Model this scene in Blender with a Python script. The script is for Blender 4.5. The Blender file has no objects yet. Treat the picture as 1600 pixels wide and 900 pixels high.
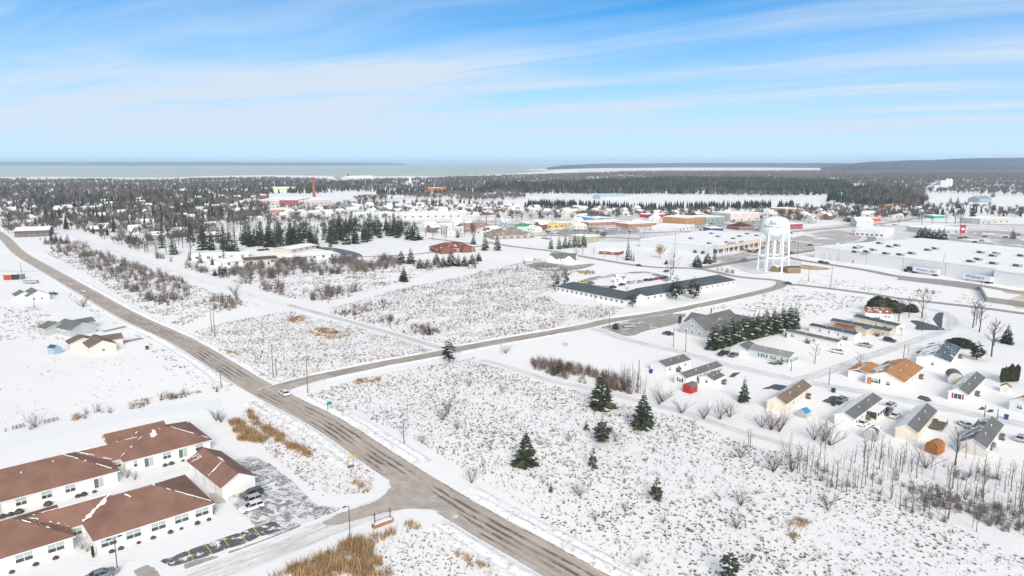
import bpy, bmesh, math, random, mathutils
import numpy as np
from mathutils import Vector, Matrix

# ------------------------------------------------------------------ camera, sky, sun, exposure
SC = bpy.context.scene
COL = SC.collection
CAM_H, FPX = 70.0, 1101.0                      # drone height (m), focal length in pixels of a 1600 px wide frame
PITCH = math.atan(196 / FPX)
cam = bpy.data.cameras.new('camera')
cam.sensor_width = 36.0
cam.lens = 36.0 * FPX / 1600
cam.clip_start, cam.clip_end = 0.5, 90000
camo = bpy.data.objects.new('camera', cam)
camo.location = (0, 0, CAM_H)
camo.rotation_euler = (math.pi / 2 - PITCH, 0, 0)
COL.objects.link(camo)
SC.camera = camo
SC.view_settings.view_transform = 'Standard'
SC.view_settings.look = 'None'
SC.view_settings.gamma = 1
SC.view_settings.use_curve_mapping = False
SC.view_settings.exposure = 0.75
SC.render.engine = 'CYCLES'
SC.cycles.use_denoising = True
SC.cycles.max_bounces = 6
SC.cycles.volume_bounces = 1
SC.cycles.volume_step_rate = 5

SUN_EL, SUN_AZ = math.radians(29), math.radians(171)     # azimuth from +Y (the view) towards +X
sd = Vector((math.sin(SUN_AZ) * math.cos(SUN_EL), math.cos(SUN_AZ) * math.cos(SUN_EL), math.sin(SUN_EL)))
sun = bpy.data.lights.new('sun', 'SUN')
sun.energy = 2.3
sun.angle = math.radians(28)
sun.color = (1.0, 0.90, 0.755)
suno = bpy.data.objects.new('sun', sun)
suno.rotation_euler = (-sd).to_track_quat('-Z', 'Y').to_euler()
suno.location = (0, 0, 300)
COL.objects.link(suno)


class NT:
    """small helper to write node trees"""
    def __init__(s, t):
        s.t = t

    def n(s, typ, **kw):
        o = s.t.nodes.new(typ)
        for k, v in kw.items():
            setattr(o, k, v)
        return o

    def put(s, sock, v):
        if isinstance(v, bpy.types.NodeSocket):
            s.t.links.new(v, sock)
        elif isinstance(v, (tuple, list)) and len(v) == 3 and len(getattr(sock, 'default_value', (0, 0, 0))) == 4:
            sock.default_value = (*v, 1)
        else:
            sock.default_value = v

    def m(s, op, a, b=None, c=None, clamp=False):
        o = s.n('ShaderNodeMath', operation=op, use_clamp=clamp)
        for i, v in enumerate((a, b, c)):
            if v is not None:
                s.put(o.inputs[i], v)
        return o.outputs[0]

    def mix(s, f, a, b):
        o = s.n('ShaderNodeMix', data_type='RGBA')
        s.put(o.inputs[0], f); s.put(o.inputs[6], a); s.put(o.inputs[7], b)
        return o.outputs[2]

    def step(s, x, lo, hi, a=0.0, b=1.0):
        o = s.n('ShaderNodeMapRange', interpolation_type='SMOOTHSTEP')
        s.put(o.inputs[0], x); s.put(o.inputs[1], lo); s.put(o.inputs[2], hi)
        s.put(o.inputs[3], a); s.put(o.inputs[4], b)
        return o.outputs[0]

    def noise(s, vec, scale, detail=3.0, rough=0.55, dist=0.0):
        o = s.n('ShaderNodeTexNoise')
        s.put(o.inputs['Vector'], vec); s.put(o.inputs['Scale'], scale); s.put(o.inputs['Detail'], detail)
        s.put(o.inputs['Roughness'], rough); s.put(o.inputs['Distortion'], dist)
        return o.outputs[0]

    def vmul(s, vec, xyz):
        o = s.n('ShaderNodeVectorMath', operation='MULTIPLY')
        s.put(o.inputs[0], vec); o.inputs[1].default_value = xyz
        return o.outputs[0]

    def sep(s, vec):
        o = s.n('ShaderNodeSeparateXYZ'); s.put(o.inputs[0], vec)
        return o.outputs

    def comb(s, x, y, z):
        o = s.n('ShaderNodeCombineXYZ')
        for i, v in enumerate((x, y, z)):
            s.put(o.inputs[i], v)
        return o.outputs[0]


# world: Nishita sky (deepened towards the zenith) under a thin veil of wind-drawn cirrus
W = bpy.data.worlds.new('World')
SC.world = W
W.use_nodes = True
W.node_tree.nodes.clear()
w = NT(W.node_tree)
dirv = w.n('ShaderNodeTexCoord').outputs['Generated']
dx, dy, dz = w.sep(dirv)
dzc = w.m('MAXIMUM', dz, 0.0)
sky = w.n('ShaderNodeTexSky', sky_type='NISHITA', sun_disc=False)
sky.sun_elevation, sky.sun_rotation = SUN_EL, SUN_AZ
sky.altitude, sky.air_density, sky.dust_density, sky.ozone_density = 200, 1.0, 0.3, 2.5
lift = w.comb(dx, dy, w.m('ADD', w.m('MULTIPLY', dzc, 2.2), 0.20))   # the clear winter blue sets in low over the horizon
w.put(sky.inputs[0], lift)
hs = w.n('ShaderNodeHueSaturation'); hs.inputs['Hue'].default_value = 0.488; hs.inputs['Saturation'].default_value = 1.38; hs.inputs['Value'].default_value = 2.75
w.put(hs.inputs['Color'], sky.outputs[0])
den = w.m('MAXIMUM', dz, 0.02)
cx, cy = w.m('DIVIDE', dx, den), w.m('DIVIDE', dy, den)              # plane of the cloud layer
cs = w.m('SUBTRACT', w.m('MULTIPLY', cx, 0.8), w.m('MULTIPLY', cy, 0.61))
cn = w.m('ADD', w.m('MULTIPLY', cx, 0.61), w.m('MULTIPLY', cy, 0.8))
warp = w.noise(w.comb(w.m('MULTIPLY', cs, 0.16), w.m('MULTIPLY', cn, 0.25), 3.0), 1.0, 3)
cn2 = w.m('ADD', cn, w.m('MULTIPLY', w.m('SUBTRACT', warp, 0.5), 3.4))
fib = w.noise(w.comb(w.m('MULTIPLY', cs, 0.22), w.m('MULTIPLY', cn2, 1.9), 0.0), 1.0, 8, 0.68, 0.5)
big = w.noise(w.comb(w.m('MULTIPLY', cs, 0.10), w.m('MULTIPLY', cn2, 0.42), 7.0), 1.0, 4, 0.5, 0.2)
def band(c, wd, k):
    return w.m('MULTIPLY', w.step(w.m('ABSOLUTE', w.m('SUBTRACT', cn2, c)), 0.0, wd, 1.0, 0.0), k)
bands = band(6.0, 1.3, 0.42)
for a in ((7.7, 1.0, 0.40), (3.7, 0.9, 0.20), (11.5, 2.6, 0.34), (15.5, 2.2, 0.25), (4.9, 0.5, 0.16), (-2.0, 2.0, 0.25), (22, 4, 0.25)):
    bands = w.m('ADD', bands, band(*a))
brk = w.noise(w.comb(w.m('MULTIPLY', cs, 0.33), w.m('MULTIPLY', cn, 0.22), 11.0), 1.0, 3, 0.55)
bands = w.m('MULTIPLY', bands, w.step(brk, 0.34, 0.62, 0.25, 1.05))
side = w.step(dx, 0.15, -0.65, 0.0, 0.22)                            # the veil thickens to the left
low = w.step(dz, 0.23, 0.0, 0.0, 0.78)
calm = w.step(dz, 0.012, 0.05)
cl = w.m('ADD', w.m('MULTIPLY', w.m('MULTIPLY', bands, calm), w.step(fib, 0.28, 0.72, 0.30, 1.15)), w.m('MULTIPLY', w.m('MULTIPLY', w.step(big, 0.42, 0.72), calm), 0.42))
cl = w.m('ADD', cl, w.m('ADD', w.m('MULTIPLY', w.m('MULTIPLY', side, calm), w.step(fib, 0.25, 0.65, 0.35, 1.2)), low))
cl = w.m('MULTIPLY', w.m('MINIMUM', cl, 0.97), 1.0)
high = w.step(dz, 0.24, 0.6, 0.0, 0.80)                              # overhead the veil is even

skyc = w.mix(high, w.mix(cl, hs.outputs[0], (5.5, 6.35, 7.25)), (5.3, 5.1, 4.85))
bg = w.n('ShaderNodeBackground'); bg.inputs[1].default_value = 0.075
w.put(bg.inputs[0], skyc)
w.put(w.n('ShaderNodeOutputWorld').inputs[0], bg.outputs[0])

# ------------------------------------------------------------------ helpers
R = random.Random(11)
NR = np.random.RandomState(5)
CP, SP = math.cos(PITCH), math.sin(PITCH)


def G(px, py, z=0.0):
    """ground point (height z) under a point of the photograph"""
    x, y = (px - 800) / FPX, -(py - 450) / FPX
    d = Vector((x, CP + y * SP, -SP + y * CP))
    t = (z - CAM_H) / d.z
    return Vector((d.x * t, d.y * t, z))


def scale_at(py):                               # photo pixels per metre at a ground row
    p = G(800, py)
    return FPX / (p.y * CP + CAM_H * SP)


def hgt(py, hpx):
    return hpx / scale_at(py) / 0.97


class MB:
    """mesh builder: collects faces, then links them as one object"""
    def __init__(s):
        s.v, s.f, s.mi = [], [], []

    def poly(s, pts, mi=0):
        b = len(s.v)
        s.v.extend([tuple(p) for p in pts])
        s.f.append(tuple(range(b, b + len(pts)))); s.mi.append(mi)

    def box(s, x0, x1, y0, y1, z0, z1, mi=0, top=None):
        b = len(s.v)
        s.v.extend([(x0, y0, z0), (x1, y0, z0), (x1, y1, z0), (x0, y1, z0), (x0, y0, z1), (x1, y0, z1), (x1, y1, z1), (x0, y1, z1)])
        for q in ((0, 3, 2, 1), (4, 5, 6, 7), (0, 1, 5, 4), (1, 2, 6, 5), (2, 3, 7, 6), (3, 0, 4, 7)):
            s.f.append(tuple(b + i for i in q)); s.mi.append(mi)
        if top is not None:
            s.mi[-5] = top

    def prism(s, bottom, top, mi=0, mtop=None, mbot=None):
        """closed solid between two rings of the same length"""
        n = len(bottom); b = len(s.v)
        s.v.extend([tuple(p) for p in bottom]); s.v.extend([tuple(p) for p in top])
        s.f.append(tuple(b + i for i in reversed(range(n)))); s.mi.append(mi if mbot is None else mbot)
        s.f.append(tuple(b + n + i for i in range(n))); s.mi.append(mi if mtop is None else mtop)
        for i in range(n):
            j = (i + 1) % n
            s.f.append((b + i, b + j, b + n + j, b + n + i)); s.mi.append(mi)

    def slab(s, quad, th, mtop=0, mside=1):
        s.prism([(p[0], p[1], p[2] - th) for p in quad], quad, mside, mtop)

    def tube(s, p0, p1, r0, r1, n=6, mi=0, cap=True):
        p0, p1 = Vector(p0), Vector(p1)
        d = (p1 - p0)
        if d.length < 1e-6:
            return
        q = d.to_track_quat('Z', 'Y')
        b = len(s.v)
        for p, r in ((p0, r0), (p1, r1)):
            for i in range(n):
                a = 2 * math.pi * i / n
                s.v.append(tuple(p + q @ Vector((math.cos(a) * r, math.sin(a) * r, 0))))
        for i in range(n):
            j = (i + 1) % n
            s.f.append((b + i, b + j, b + n + j, b + n + i)); s.mi.append(mi)
        if cap:
            s.f.append(tuple(b + i for i in reversed(range(n)))); s.mi.append(mi)
            s.f.append(tuple(b + n + i for i in range(n))); s.mi.append(mi)

    def lathe(s, prof, n=24, mi=0):
        b = len(s.v)
        for r, z in prof:
            for i in range(n):
                a = 2 * math.pi * i / n
                s.v.append((r * math.cos(a), r * math.sin(a), z))
        for k in range(len(prof) - 1):
            for i in range(n):
                j = (i + 1) % n
                s.f.append((b + k * n + i, b + k * n + j, b + (k + 1) * n + j, b + (k + 1) * n + i)); s.mi.append(mi)

    def mesh(s, name, mats, smooth=False):
        me = bpy.data.meshes.new(name)
        me.from_pydata(s.v, [], s.f)
        for m in (mats if isinstance(mats, (list, tuple)) else [mats]):
            me.materials.append(m)
        me.polygons.foreach_set('material_index', s.mi)
        if smooth:
            me.polygons.foreach_set('use_smooth', [True] * len(s.f))
        me.update()
        return me

    def build(s, name, mats, parent=None, smooth=False, loc=None, rotz=0.0):
        return link(name, s.mesh(name, mats, smooth), parent, loc, rotz)


def link(name, me, parent=None, loc=None, rotz=0.0, scale=None):
    o = bpy.data.objects.new(name, me)
    COL.objects.link(o)
    o.parent = parent
    if loc is not None:
        o.location = loc
    o.rotation_euler = (0, 0, rotz)
    if scale is not None:
        o.scale = scale
    return o


def tag(o, label=None, cat=None, group=None, kind=None):
    for k, v in (('label', label), ('category', cat), ('group', group), ('kind', kind)):
        if v:
            o[k] = v
    return o


def empty(name, loc, rotz=0.0, label=None, cat=None, group=None):
    o = bpy.data.objects.new(name, None)
    o.empty_display_size = 0.5
    COL.objects.link(o)
    o.location = loc; o.rotation_euler = (0, 0, rotz)
    return tag(o, label, cat, group)


def dup(src, loc, rotz=0.0, scale=1.0, label=None, group=None):
    """copy of a thing with copies of its parts and their parts"""
    def cp(o, par):
        c = o.copy(); COL.objects.link(c)
        if par is not None:
            c.parent = par
        for ch in o.children:
            cp(ch, c)
        return c
    r = cp(src, None)
    r.location = loc; r.rotation_euler = (0, 0, rotz)
    r.scale = (scale,) * 3 if not isinstance(scale, (tuple, list)) else scale
    if label: r['label'] = label
    if group: r['group'] = group
    return r


# ------------------------------------------------------------------ materials
MC = {}


def surf(name):
    m = bpy.data.materials.new(name)
    m.use_nodes = True
    b = m.node_tree.nodes['Principled BSDF']
    return m, NT(m.node_tree), b


def M(name, col, rough=0.75, var=0.12, scale=0.6, metal=0.0, spec=0.3, coat=0.0):
    """plain procedural material with a little noise in its colour"""
    if name in MC:
        return MC[name]
    m, t, b = surf(name)
    pos = t.n('ShaderNodeTexCoord').outputs['Object']
    n = t.noise(pos, scale, 4, 0.6)
    k = t.step(n, 0.25, 0.75)
    lo = tuple(c * (1 - var) for c in col); hi = tuple(min(1, c * (1 + var)) for c in col)
    t.put(b.inputs['Base Color'], t.mix(k, lo, hi))
    b.inputs['Roughness'].default_value = rough
    b.inputs['Metallic'].default_value = metal
    b.inputs['Specular IOR Level'].default_value = spec
    b.inputs['Coat Weight'].default_value = coat
    MC[name] = m
    return m


SNOWC = (0.865, 0.865, 0.87)


def roofmat(name, col, amount, scale=0.30):
    """shingles with old snow lying on them; amount 0..1"""
    if name in MC:
        return MC[name]
    m, t, b = surf(name)
    pos = t.n('ShaderNodeTexCoord').outputs['Object']
    n1 = t.noise(t.vmul(pos, (1, 1, 1)), scale, 5, 0.62, 0.4)
    n2 = t.noise(pos, 3.5, 3, 0.6)
    lum = t.noise(pos, 14.0, 2, 0.7)
    big = t.noise(pos, 0.22, 4, 0.6)
    k = t.m('ADD', t.m('MULTIPLY', lum, 0.5), t.m('MULTIPLY', big, 0.5))
    shin = t.mix(t.step(k, 0.35, 0.65), tuple(c * 0.80 for c in col), tuple(c * 1.22 for c in col))
    thr = 0.80 - 0.62 * amount
    f = t.step(t.m('ADD', n1, t.m('MULTIPLY', t.m('SUBTRACT', n2, 0.5), 0.16)), thr - 0.025, thr + 0.03)
    dust = t.m('MULTIPLY', t.step(lum, 0.62, 0.75), 0.18 + 0.3 * amount)
    f = t.m('MAXIMUM', f, dust)
    t.put(b.inputs['Base Color'], t.mix(f, shin, SNOWC))
    b.inputs['Roughness'].default_value = 0.85
    b.inputs['Specular IOR Level'].default_value = 0.15
    bp = t.n('ShaderNodeBump'); bp.inputs['Strength'].default_value = 0.35; bp.inputs['Distance'].default_value = 0.1
    t.put(bp.inputs['Height'], t.m('ADD', f, t.m('MULTIPLY', lum, 0.4)))
    t.put(b.inputs['Normal'], bp.outputs[0])
    MC[name] = m
    return m


def siding(name, col):
    """painted lap siding: fine horizontal relief"""
    if name in MC:
        return MC[name]
    m, t, b = surf(name)
    pos = t.n('ShaderNodeTexCoord').outputs['Object']
    z = t.sep(pos)[2]
    lap = t.m('FRACT', t.m('MULTIPLY', z, 5.0))
    n = t.noise(pos, 0.5, 4, 0.6)
    t.put(b.inputs['Base Color'], t.mix(t.step(n, 0.3, 0.7), tuple(c * 0.93 for c in col), tuple(min(1, c * 1.04) for c in col)))
    b.inputs['Roughness'].default_value = 0.6
    bp = t.n('ShaderNodeBump'); bp.inputs['Strength'].default_value = 0.25; bp.inputs['Distance'].default_value = 0.03
    t.put(bp.inputs['Height'], lap); t.put(b.inputs['Normal'], bp.outputs[0])
    MC[name] = m
    return m


def ground_snow():
    m, t, b = surf('field_snow')
    pos = t.n('ShaderNodeNewGeometry').outputs['Position']
    big = t.noise(pos, 0.012, 4, 0.55)
    mid = t.noise(pos, 0.16, 4, 0.6)
    fine = t.noise(pos, 1.3, 4, 0.65)
    col = t.mix(t.step(big, 0.35, 0.65), (0.835, 0.835, 0.85), (0.885, 0.88, 0.872))
    thin = t.m('MULTIPLY', t.step(t.m('ADD', t.m('MULTIPLY', fine, 0.6), t.m('MULTIPLY', mid, 0.4)), 0.55, 0.68), 0.20)
    col = t.mix(thin, col, (0.55, 0.51, 0.47))                        # straw and litter under thin snow
    t.put(b.inputs['Base Color'], col)
    b.inputs['Roughness'].default_value = 0.7
    b.inputs['Specular IOR Level'].default_value = 0.25
    bp = t.n('ShaderNodeBump'); bp.inputs['Strength'].default_value = 0.55; bp.inputs['Distance'].default_value = 0.5
    t.put(bp.inputs['Height'], t.m('ADD', t.m('MULTIPLY', mid, 0.7), t.m('MULTIPLY', fine, 0.35)))
    t.put(b.inputs['Normal'], bp.outputs[0])
    return m


def road_mat(name, slush, wet, tracks, snowy, edge_w=0.2, wetlev=0.5, ragged=0.5, wet_from=None):
    """ploughed road: sanded slush, wet wheel tracks, ragged snow along the edges.  UV = (across -1..1, metres along)"""
    m, t, b = surf(name)
    uv = t.n('ShaderNodeUVMap', uv_map='UVMap').outputs[0]
    u, v, _ = t.sep(uv)
    pos = t.n('ShaderNodeNewGeometry').outputs['Position']
    st = t.noise(t.comb(t.m('MULTIPLY', u, 5.0), t.m('MULTIPLY', v, 0.16), 0.0), 1.0, 4, 0.6)
    st2 = t.noise(t.comb(t.m('MULTIPLY', u, 3.5), t.m('MULTIPLY', v, 0.09), 5.0), 1.0, 4, 0.65)
    gr = t.noise(pos, 0.9, 4, 0.65)
    pat = t.noise(pos, 0.05, 3, 0.5)
    c = t.mix(t.step(st2, 0.3, 0.7), tuple(x * 0.82 for x in slush), tuple(min(1, x * 1.18) for x in slush))
    c = t.mix(t.m('MULTIPLY', t.step(gr, 0.45, 0.75), 0.30), c, (0.62, 0.59, 0.56))
    tr = None
    for u0, wd in tracks:
        g = t.step(t.m('ABSOLUTE', t.m('SUBTRACT', u, u0)), wd * 0.35, wd, 1.0, 0.0)
        tr = g if tr is None else t.m('MAXIMUM', tr, g)
    if tr is not None:
        brk = t.m('ADD', t.m('MULTIPLY', st, 0.72), t.m('MULTIPLY', gr, 0.28))
        k = t.m('MULTIPLY', tr, t.step(brk, 0.62 - 0.28 * wetlev, 0.70 - 0.22 * wetlev))
        k = t.m('MULTIPLY', k, t.step(pat, 0.40, 0.58, 0.15, 0.9))
        if wet_from: k = t.m('MULTIPLY', k, t.step(v, wet_from[0], wet_from[1], 0.3, 1.0))
        c = t.mix(k, c, wet)
    e = t.m('SUBTRACT', 1.0, t.m('ABSOLUTE', u))
    en = t.m('ADD', e, t.m('MULTIPLY', t.m('SUBTRACT', t.m('ADD', t.m('MULTIPLY', st2, 0.5), t.m('MULTIPLY', gr, 0.5)), 0.5), ragged))
    edge = t.step(en, 0.02, edge_w, 1.0, 0.0)
    sn = t.m('MULTIPLY', t.step(st, 0.72 - 0.5 * snowy, 0.86 - 0.5 * snowy), 0.85)
    c = t.mix(t.m('MAXIMUM', edge, sn), c, (0.85, 0.855, 0.875))
    t.put(b.inputs['Base Color'], c)
    b.inputs['Roughness'].default_value = 0.7
    b.inputs['Specular IOR Level'].default_value = 0.3
    bp = t.n('ShaderNodeBump'); bp.inputs['Strength'].default_value = 0.3; bp.inputs['Distance'].default_value = 0.12
    t.put(bp.inputs['Height'], t.m('ADD', gr, edge)); t.put(b.inputs['Normal'], bp.outputs[0])
    return m


def lot_mat(name, base, cover, swirl=0.0, scale=0.25, sharp=0.05, con=0.28):
    """parking lot: asphalt with patchy trampled snow.  UV.x = distance from the border (m)"""
    m, t, b = surf(name)
    uv = t.n('ShaderNodeUVMap', uv_map='UVMap').outputs[0]
    e = t.sep(uv)[0]
    pos = t.n('ShaderNodeNewGeometry').outputs['Position']
    n1 = t.noise(pos, scale, 5, 0.68, 1.2 if swirl else 0.3)
    gr = t.noise(pos, 2.2, 4, 0.65)
    c = t.mix(t.step(t.m('ADD', t.m('MULTIPLY', gr, 0.5), t.m('MULTIPLY', t.noise(pos, 0.35, 4, 0.6), 0.5)), 0.35, 0.65), tuple(x * (1 - con) for x in base), tuple(x * (1 + con) for x in base))
    thr = 0.72 - 0.45 * cover
    f = t.step(t.m('ADD', n1, t.m('MULTIPLY', t.m('SUBTRACT', gr, 0.5), 0.18)), thr - sharp, thr + sharp)
    if swirl:
        wv = t.n('ShaderNodeTexWave', wave_type='RINGS', rings_direction='Z')
        p2 = t.n('ShaderNodeVectorMath', operation='SUBTRACT')
        t.put(p2.inputs[0], pos); p2.inputs[1].default_value = swirl
        t.put(wv.inputs['Vector'], p2.outputs[0])
        wv.inputs['Scale'].default_value = 0.30; wv.inputs['Distortion'].default_value = 16.0
        wv.inputs['Detail'].default_value = 2.0; wv.inputs['Detail Scale'].default_value = 0.22
        pm = t.step(t.noise(pos, 0.12, 3, 0.5), 0.42, 0.58)
        ln = t.m('MULTIPLY', t.step(wv.outputs['Fac'], 0.66, 0.9), t.step(gr, 0.35, 0.6))
        f = t.m('MAXIMUM', t.m('MULTIPLY', f, 0.9), t.m('MULTIPLY', ln, pm))
    edge = t.step(t.m('ADD', e, t.m('MULTIPLY', t.m('SUBTRACT', n1, 0.5), 1.6)), 0.05, 0.5, 1.0, 0.0)
    t.put(b.inputs['Base Color'], t.mix(t.m('MAXIMUM', f, edge), c, (0.85, 0.855, 0.875)))
    b.inputs['Roughness'].default_value = 0.7
    return m


def glassmat(name, col):
    if name in MC:
        return MC[name]
    m, t, b = surf(name)
    pos = t.n('ShaderNodeTexCoord').outputs['Object']
    t.put(b.inputs['Base Color'], t.mix(t.noise(pos, 1.5, 2), tuple(c * 0.6 for c in col), tuple(c * 1.4 for c in col)))
    b.inputs['Roughness'].default_value = 0.12
    b.inputs['Specular IOR Level'].default_value = 0.6
    MC[name] = m
    return m


WHITE = siding('white_siding', (0.80, 0.80, 0.79))
CREAM = siding('cream_siding', (0.74, 0.68, 0.57))
TRIM = M('white_trim', (0.80, 0.80, 0.80), 0.5, 0.04)
GLASS = glassmat('window_glass', (0.06, 0.075, 0.08))
BLIND = M('drawn_blind', (0.42, 0.46, 0.45), 0.6, 0.1)
SNOW = M('lying_snow', SNOWC, 0.75, 0.03, 1.2)
DARK = M('dark_metal', (0.05, 0.05, 0.055), 0.5, 0.2)
WOOD = M('weathered_wood', (0.16, 0.135, 0.115), 0.9, 0.25, 2.0)
CONC = M('concrete', (0.42, 0.40, 0.38), 0.85, 0.12)
RUBBER = M('tyre_rubber', (0.025, 0.025, 0.027), 0.8, 0.2)
ALU = M('grey_metal', (0.45, 0.46, 0.47), 0.4, 0.08, 1.0, 0.6)
BARK = M('grey_bark', (0.095, 0.080, 0.072), 0.95, 0.3, 3.0)
TWIG = M('bare_twigs', (0.125, 0.105, 0.100), 0.95, 0.2, 1.0)
TWIG_RED = M('reddish_twigs', (0.19, 0.105, 0.09), 0.95, 0.2, 1.0)
NEEDLE_D = M('dark_needles', (0.050, 0.068, 0.042), 0.85, 0.35, 1.5)
NEEDLE_L = M('green_needles', (0.105, 0.122, 0.072), 0.85, 0.3, 1.5)
NEEDLE_O = M('olive_needles', (0.125, 0.120, 0.066), 0.85, 0.3, 1.5)
TAWNY = M('dry_reed', (0.46, 0.31, 0.17), 0.9, 0.3, 0.5)
TAWNY_D = M('brown_reed', (0.31, 0.19, 0.095), 0.9, 0.3, 0.5)
WEED = M('dead_weed', (0.155, 0.135, 0.125), 0.95, 0.3, 0.4)
WEED_R = M('red_brown_weed', (0.21, 0.12, 0.09), 0.95, 0.3, 0.4)
WEED_T = M('straw_weed', (0.33, 0.25, 0.17), 0.95, 0.3, 0.4)
# ------------------------------------------------------------------ setting: ground, roads, lots
def spline(pts, step):
    """Catmull-Rom through 2D points, resampled"""
    P = [Vector(p[:2]) for p in pts]
    P = [2 * P[0] - P[1]] + P + [2 * P[-1] - P[-2]]
    out = []
    for i in range(1, len(P) - 2):
        p0, p1, p2, p3 = P[i - 1:i + 3]
        n = max(2, int((p2 - p1).length / step))
        for k in range(n):
            s = k / n
            out.append(0.5 * ((2 * p1) + (p2 - p0) * s + (2 * p0 - 5 * p1 + 4 * p2 - p3) * s * s + (3 * p1 - p0 - 3 * p2 + p3) * s ** 3))
    out.append(P[-2])
    return out


ROADS = []                                       # (Nx2 array, half width) for keeping plants off


def strip(name, px, width, mat, z, step=4.0, world=False, kind='structure', track=True):
    pts = px if world else [G(*p) for p in px]
    c = spline(pts, step)
    n = len(c)
    v, f, uv, d = [], [], [], 0.0
    us = (-1, -0.5, 0, 0.5, 1)
    for i in range(n):
        t = (c[min(i + 1, n - 1)] - c[max(i - 1, 0)]).normalized()
        nn = Vector((t.y, -t.x))                   # right of travel
        if i: d += (c[i] - c[i - 1]).length
        wd = width[0] + (width[1] - width[0]) * i / (n - 1) if isinstance(width, tuple) else width
        for u in us:
            p = c[i] + nn * (u * wd / 2)
            v.append((p.x, p.y, z)); uv.append((u, d))
    k = len(us)
    for i in range(n - 1):
        for j in range(k - 1):
            f.append((i * k + j, i * k + j + 1, (i + 1) * k + j + 1, (i + 1) * k + j))
    me = bpy.data.meshes.new(name)
    me.from_pydata(v, [], f)
    me.materials.append(mat)
    lay = me.uv_layers.new(name='UVMap')
    li = np.empty(len(me.loops), dtype=np.int32); me.loops.foreach_get('vertex_index', li)
    lay.data.foreach_set('uv', np.array(uv, dtype=np.float32)[li].ravel())
    o = link(name, me); o['kind'] = kind
    if track:
        ROADS.append((np.array([(p.x, p.y) for p in c]), (max(width) if isinstance(width, tuple) else width) / 2))
    return o


def patch(name, px, mat, z, inset=1.0, smooth=True, kind='structure', step=3.0, world=False):
    """flat sheet inside a closed outline; UV.x = distance from the border, up to inset"""
    P = [Vector(p[:2]) for p in (px if world else [G(*q[:2]) for q in px])]
    opn = [P[i] for i in range(len(P)) if len(px[i]) > 2]
    cls = [P[i] for i in range(len(P)) if len(px[i]) < 3]
    if smooth:
        C = spline(P + [P[0]], step)[:-1]
    else:
        C = []
        for a, b in zip(P, P[1:] + P[:1]):
            n = max(1, int((b - a).length / step))
            C += [a.lerp(b, k / n) for k in range(n)]
    n = len(C)
    area = sum(C[i].x * C[(i + 1) % n].y - C[(i + 1) % n].x * C[i].y for i in range(n))
    if area < 0: area = -area
    gs = max(inset * .7, math.sqrt(area / 900))
    x0, x1 = min(p.x for p in C), max(p.x for p in C); y0, y1 = min(p.y for p in C), max(p.y for p in C)
    pts = list(C)
    B = np.array([(p.x, p.y) for p in C])
    gx, gy = np.meshgrid(np.arange(x0, x1, gs), np.arange(y0, y1, gs)); gx, gy = gx.ravel(), gy.ravel()
    ok = np.zeros(len(gx), bool)
    for i in range(n):
        (ax, ay), (bx, by) = B[i], B[(i + 1) % n]
        ok ^= ((ay > gy) != (by > gy)) & (gx < (bx - ax) * (gy - ay) / (by - ay + 1e-12) + ax)
    for x, y in zip(gx[ok], gy[ok]):
        if np.hypot(B[:, 0] - x, B[:, 1] - y).min() > gs * .45: pts.append(Vector((x, y)))
    vo, eo, fo, *_ = mathutils.geometry.delaunay_2d_cdt(pts, [(i, (i + 1) % n) for i in range(n)], [], 1, 1e-4)
    shut = B if not opn else np.array([(p.x, p.y) for p in C if all(np.hypot(r_[:, 0] - p.x, r_[:, 1] - p.y).min() > hw_ * .93 for r_, hw_ in ROADS[:2])])
    bm = bmesh.new()
    uvl = bm.loops.layers.uv.new('UVMap')
    bv = [bm.verts.new((p.x, p.y, z)) for p in vo]
    for f in fo:
        fc = bm.faces.new([bv[i] for i in f])
        if fc.normal.z < 0: fc.normal_flip()
        for lp in fc.loops:
            q = lp.vert.co
            lp[uvl].uv = (min(inset, np.hypot(shut[:, 0] - q.x, shut[:, 1] - q.y).min()), 0)
    me = bpy.data.meshes.new(name); bm.to_mesh(me); bm.free()
    me.materials.append(mat)
    o = link(name, me); o['kind'] = kind
    return o


# ground sheet: fine near the camera, coarse to the shore and beyond
g = MB()
xs = [-60000, -20000, -6000, -3000, -1500, -800, -400, -200, -100, -50, 0, 50, 100, 200, 400, 800, 1500, 3000, 6000, 20000, 60000]
ys = [-3000, -800, -200, 0, 60, 120, 180, 240, 320, 420, 600, 900, 1400, 2200, 3600, 6000, 12000, 25000, 60000]
for y in ys:
    for x in xs: g.v.append((x, y, 0))
for j in range(len(ys) - 1):
    for i in range(len(xs) - 1):
        k = j * len(xs) + i
        g.f.append((k, k + 1, k + len(xs) + 1, k + len(xs))); g.mi.append(0)
tag(g.build('ground', ground_snow()), kind='structure')

ROADC = (0.45, 0.385, 0.33)
main_m = road_mat('main_road_slush', ROADC, (0.105, 0.09, 0.08), [(-0.90, 0.07), (-0.40, 0.12), (-0.04, 0.13), (0.28, 0.13), (0.62, 0.10), (0.88, 0.05)], 0.16, 0.14, 0.80, 0.34, (420, 820))
side_m = road_mat('side_road_slush', (0.40, 0.345, 0.30), (0.16, 0.135, 0.12), [(-0.55, 0.15), (-0.1, 0.14), (0.3, 0.16), (0.7, 0.12)], 0.18, 0.22, 0.65, 0.4)
back_m = road_mat('back_road_asphalt', (0.31, 0.285, 0.265), (0.15, 0.14, 0.13), [(-0.45, 0.25), (0.4, 0.25)], 0.2, 0.3, 0.6, 0.4)
lane_m = road_mat('snowy_lane', (0.66, 0.65, 0.65), (0.40, 0.385, 0.375), [(-0.55, 0.12), (-0.28, 0.10), (0.2, 0.12), (0.45, 0.10)], 0.50, 0.40, 0.6, 0.6)
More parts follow.
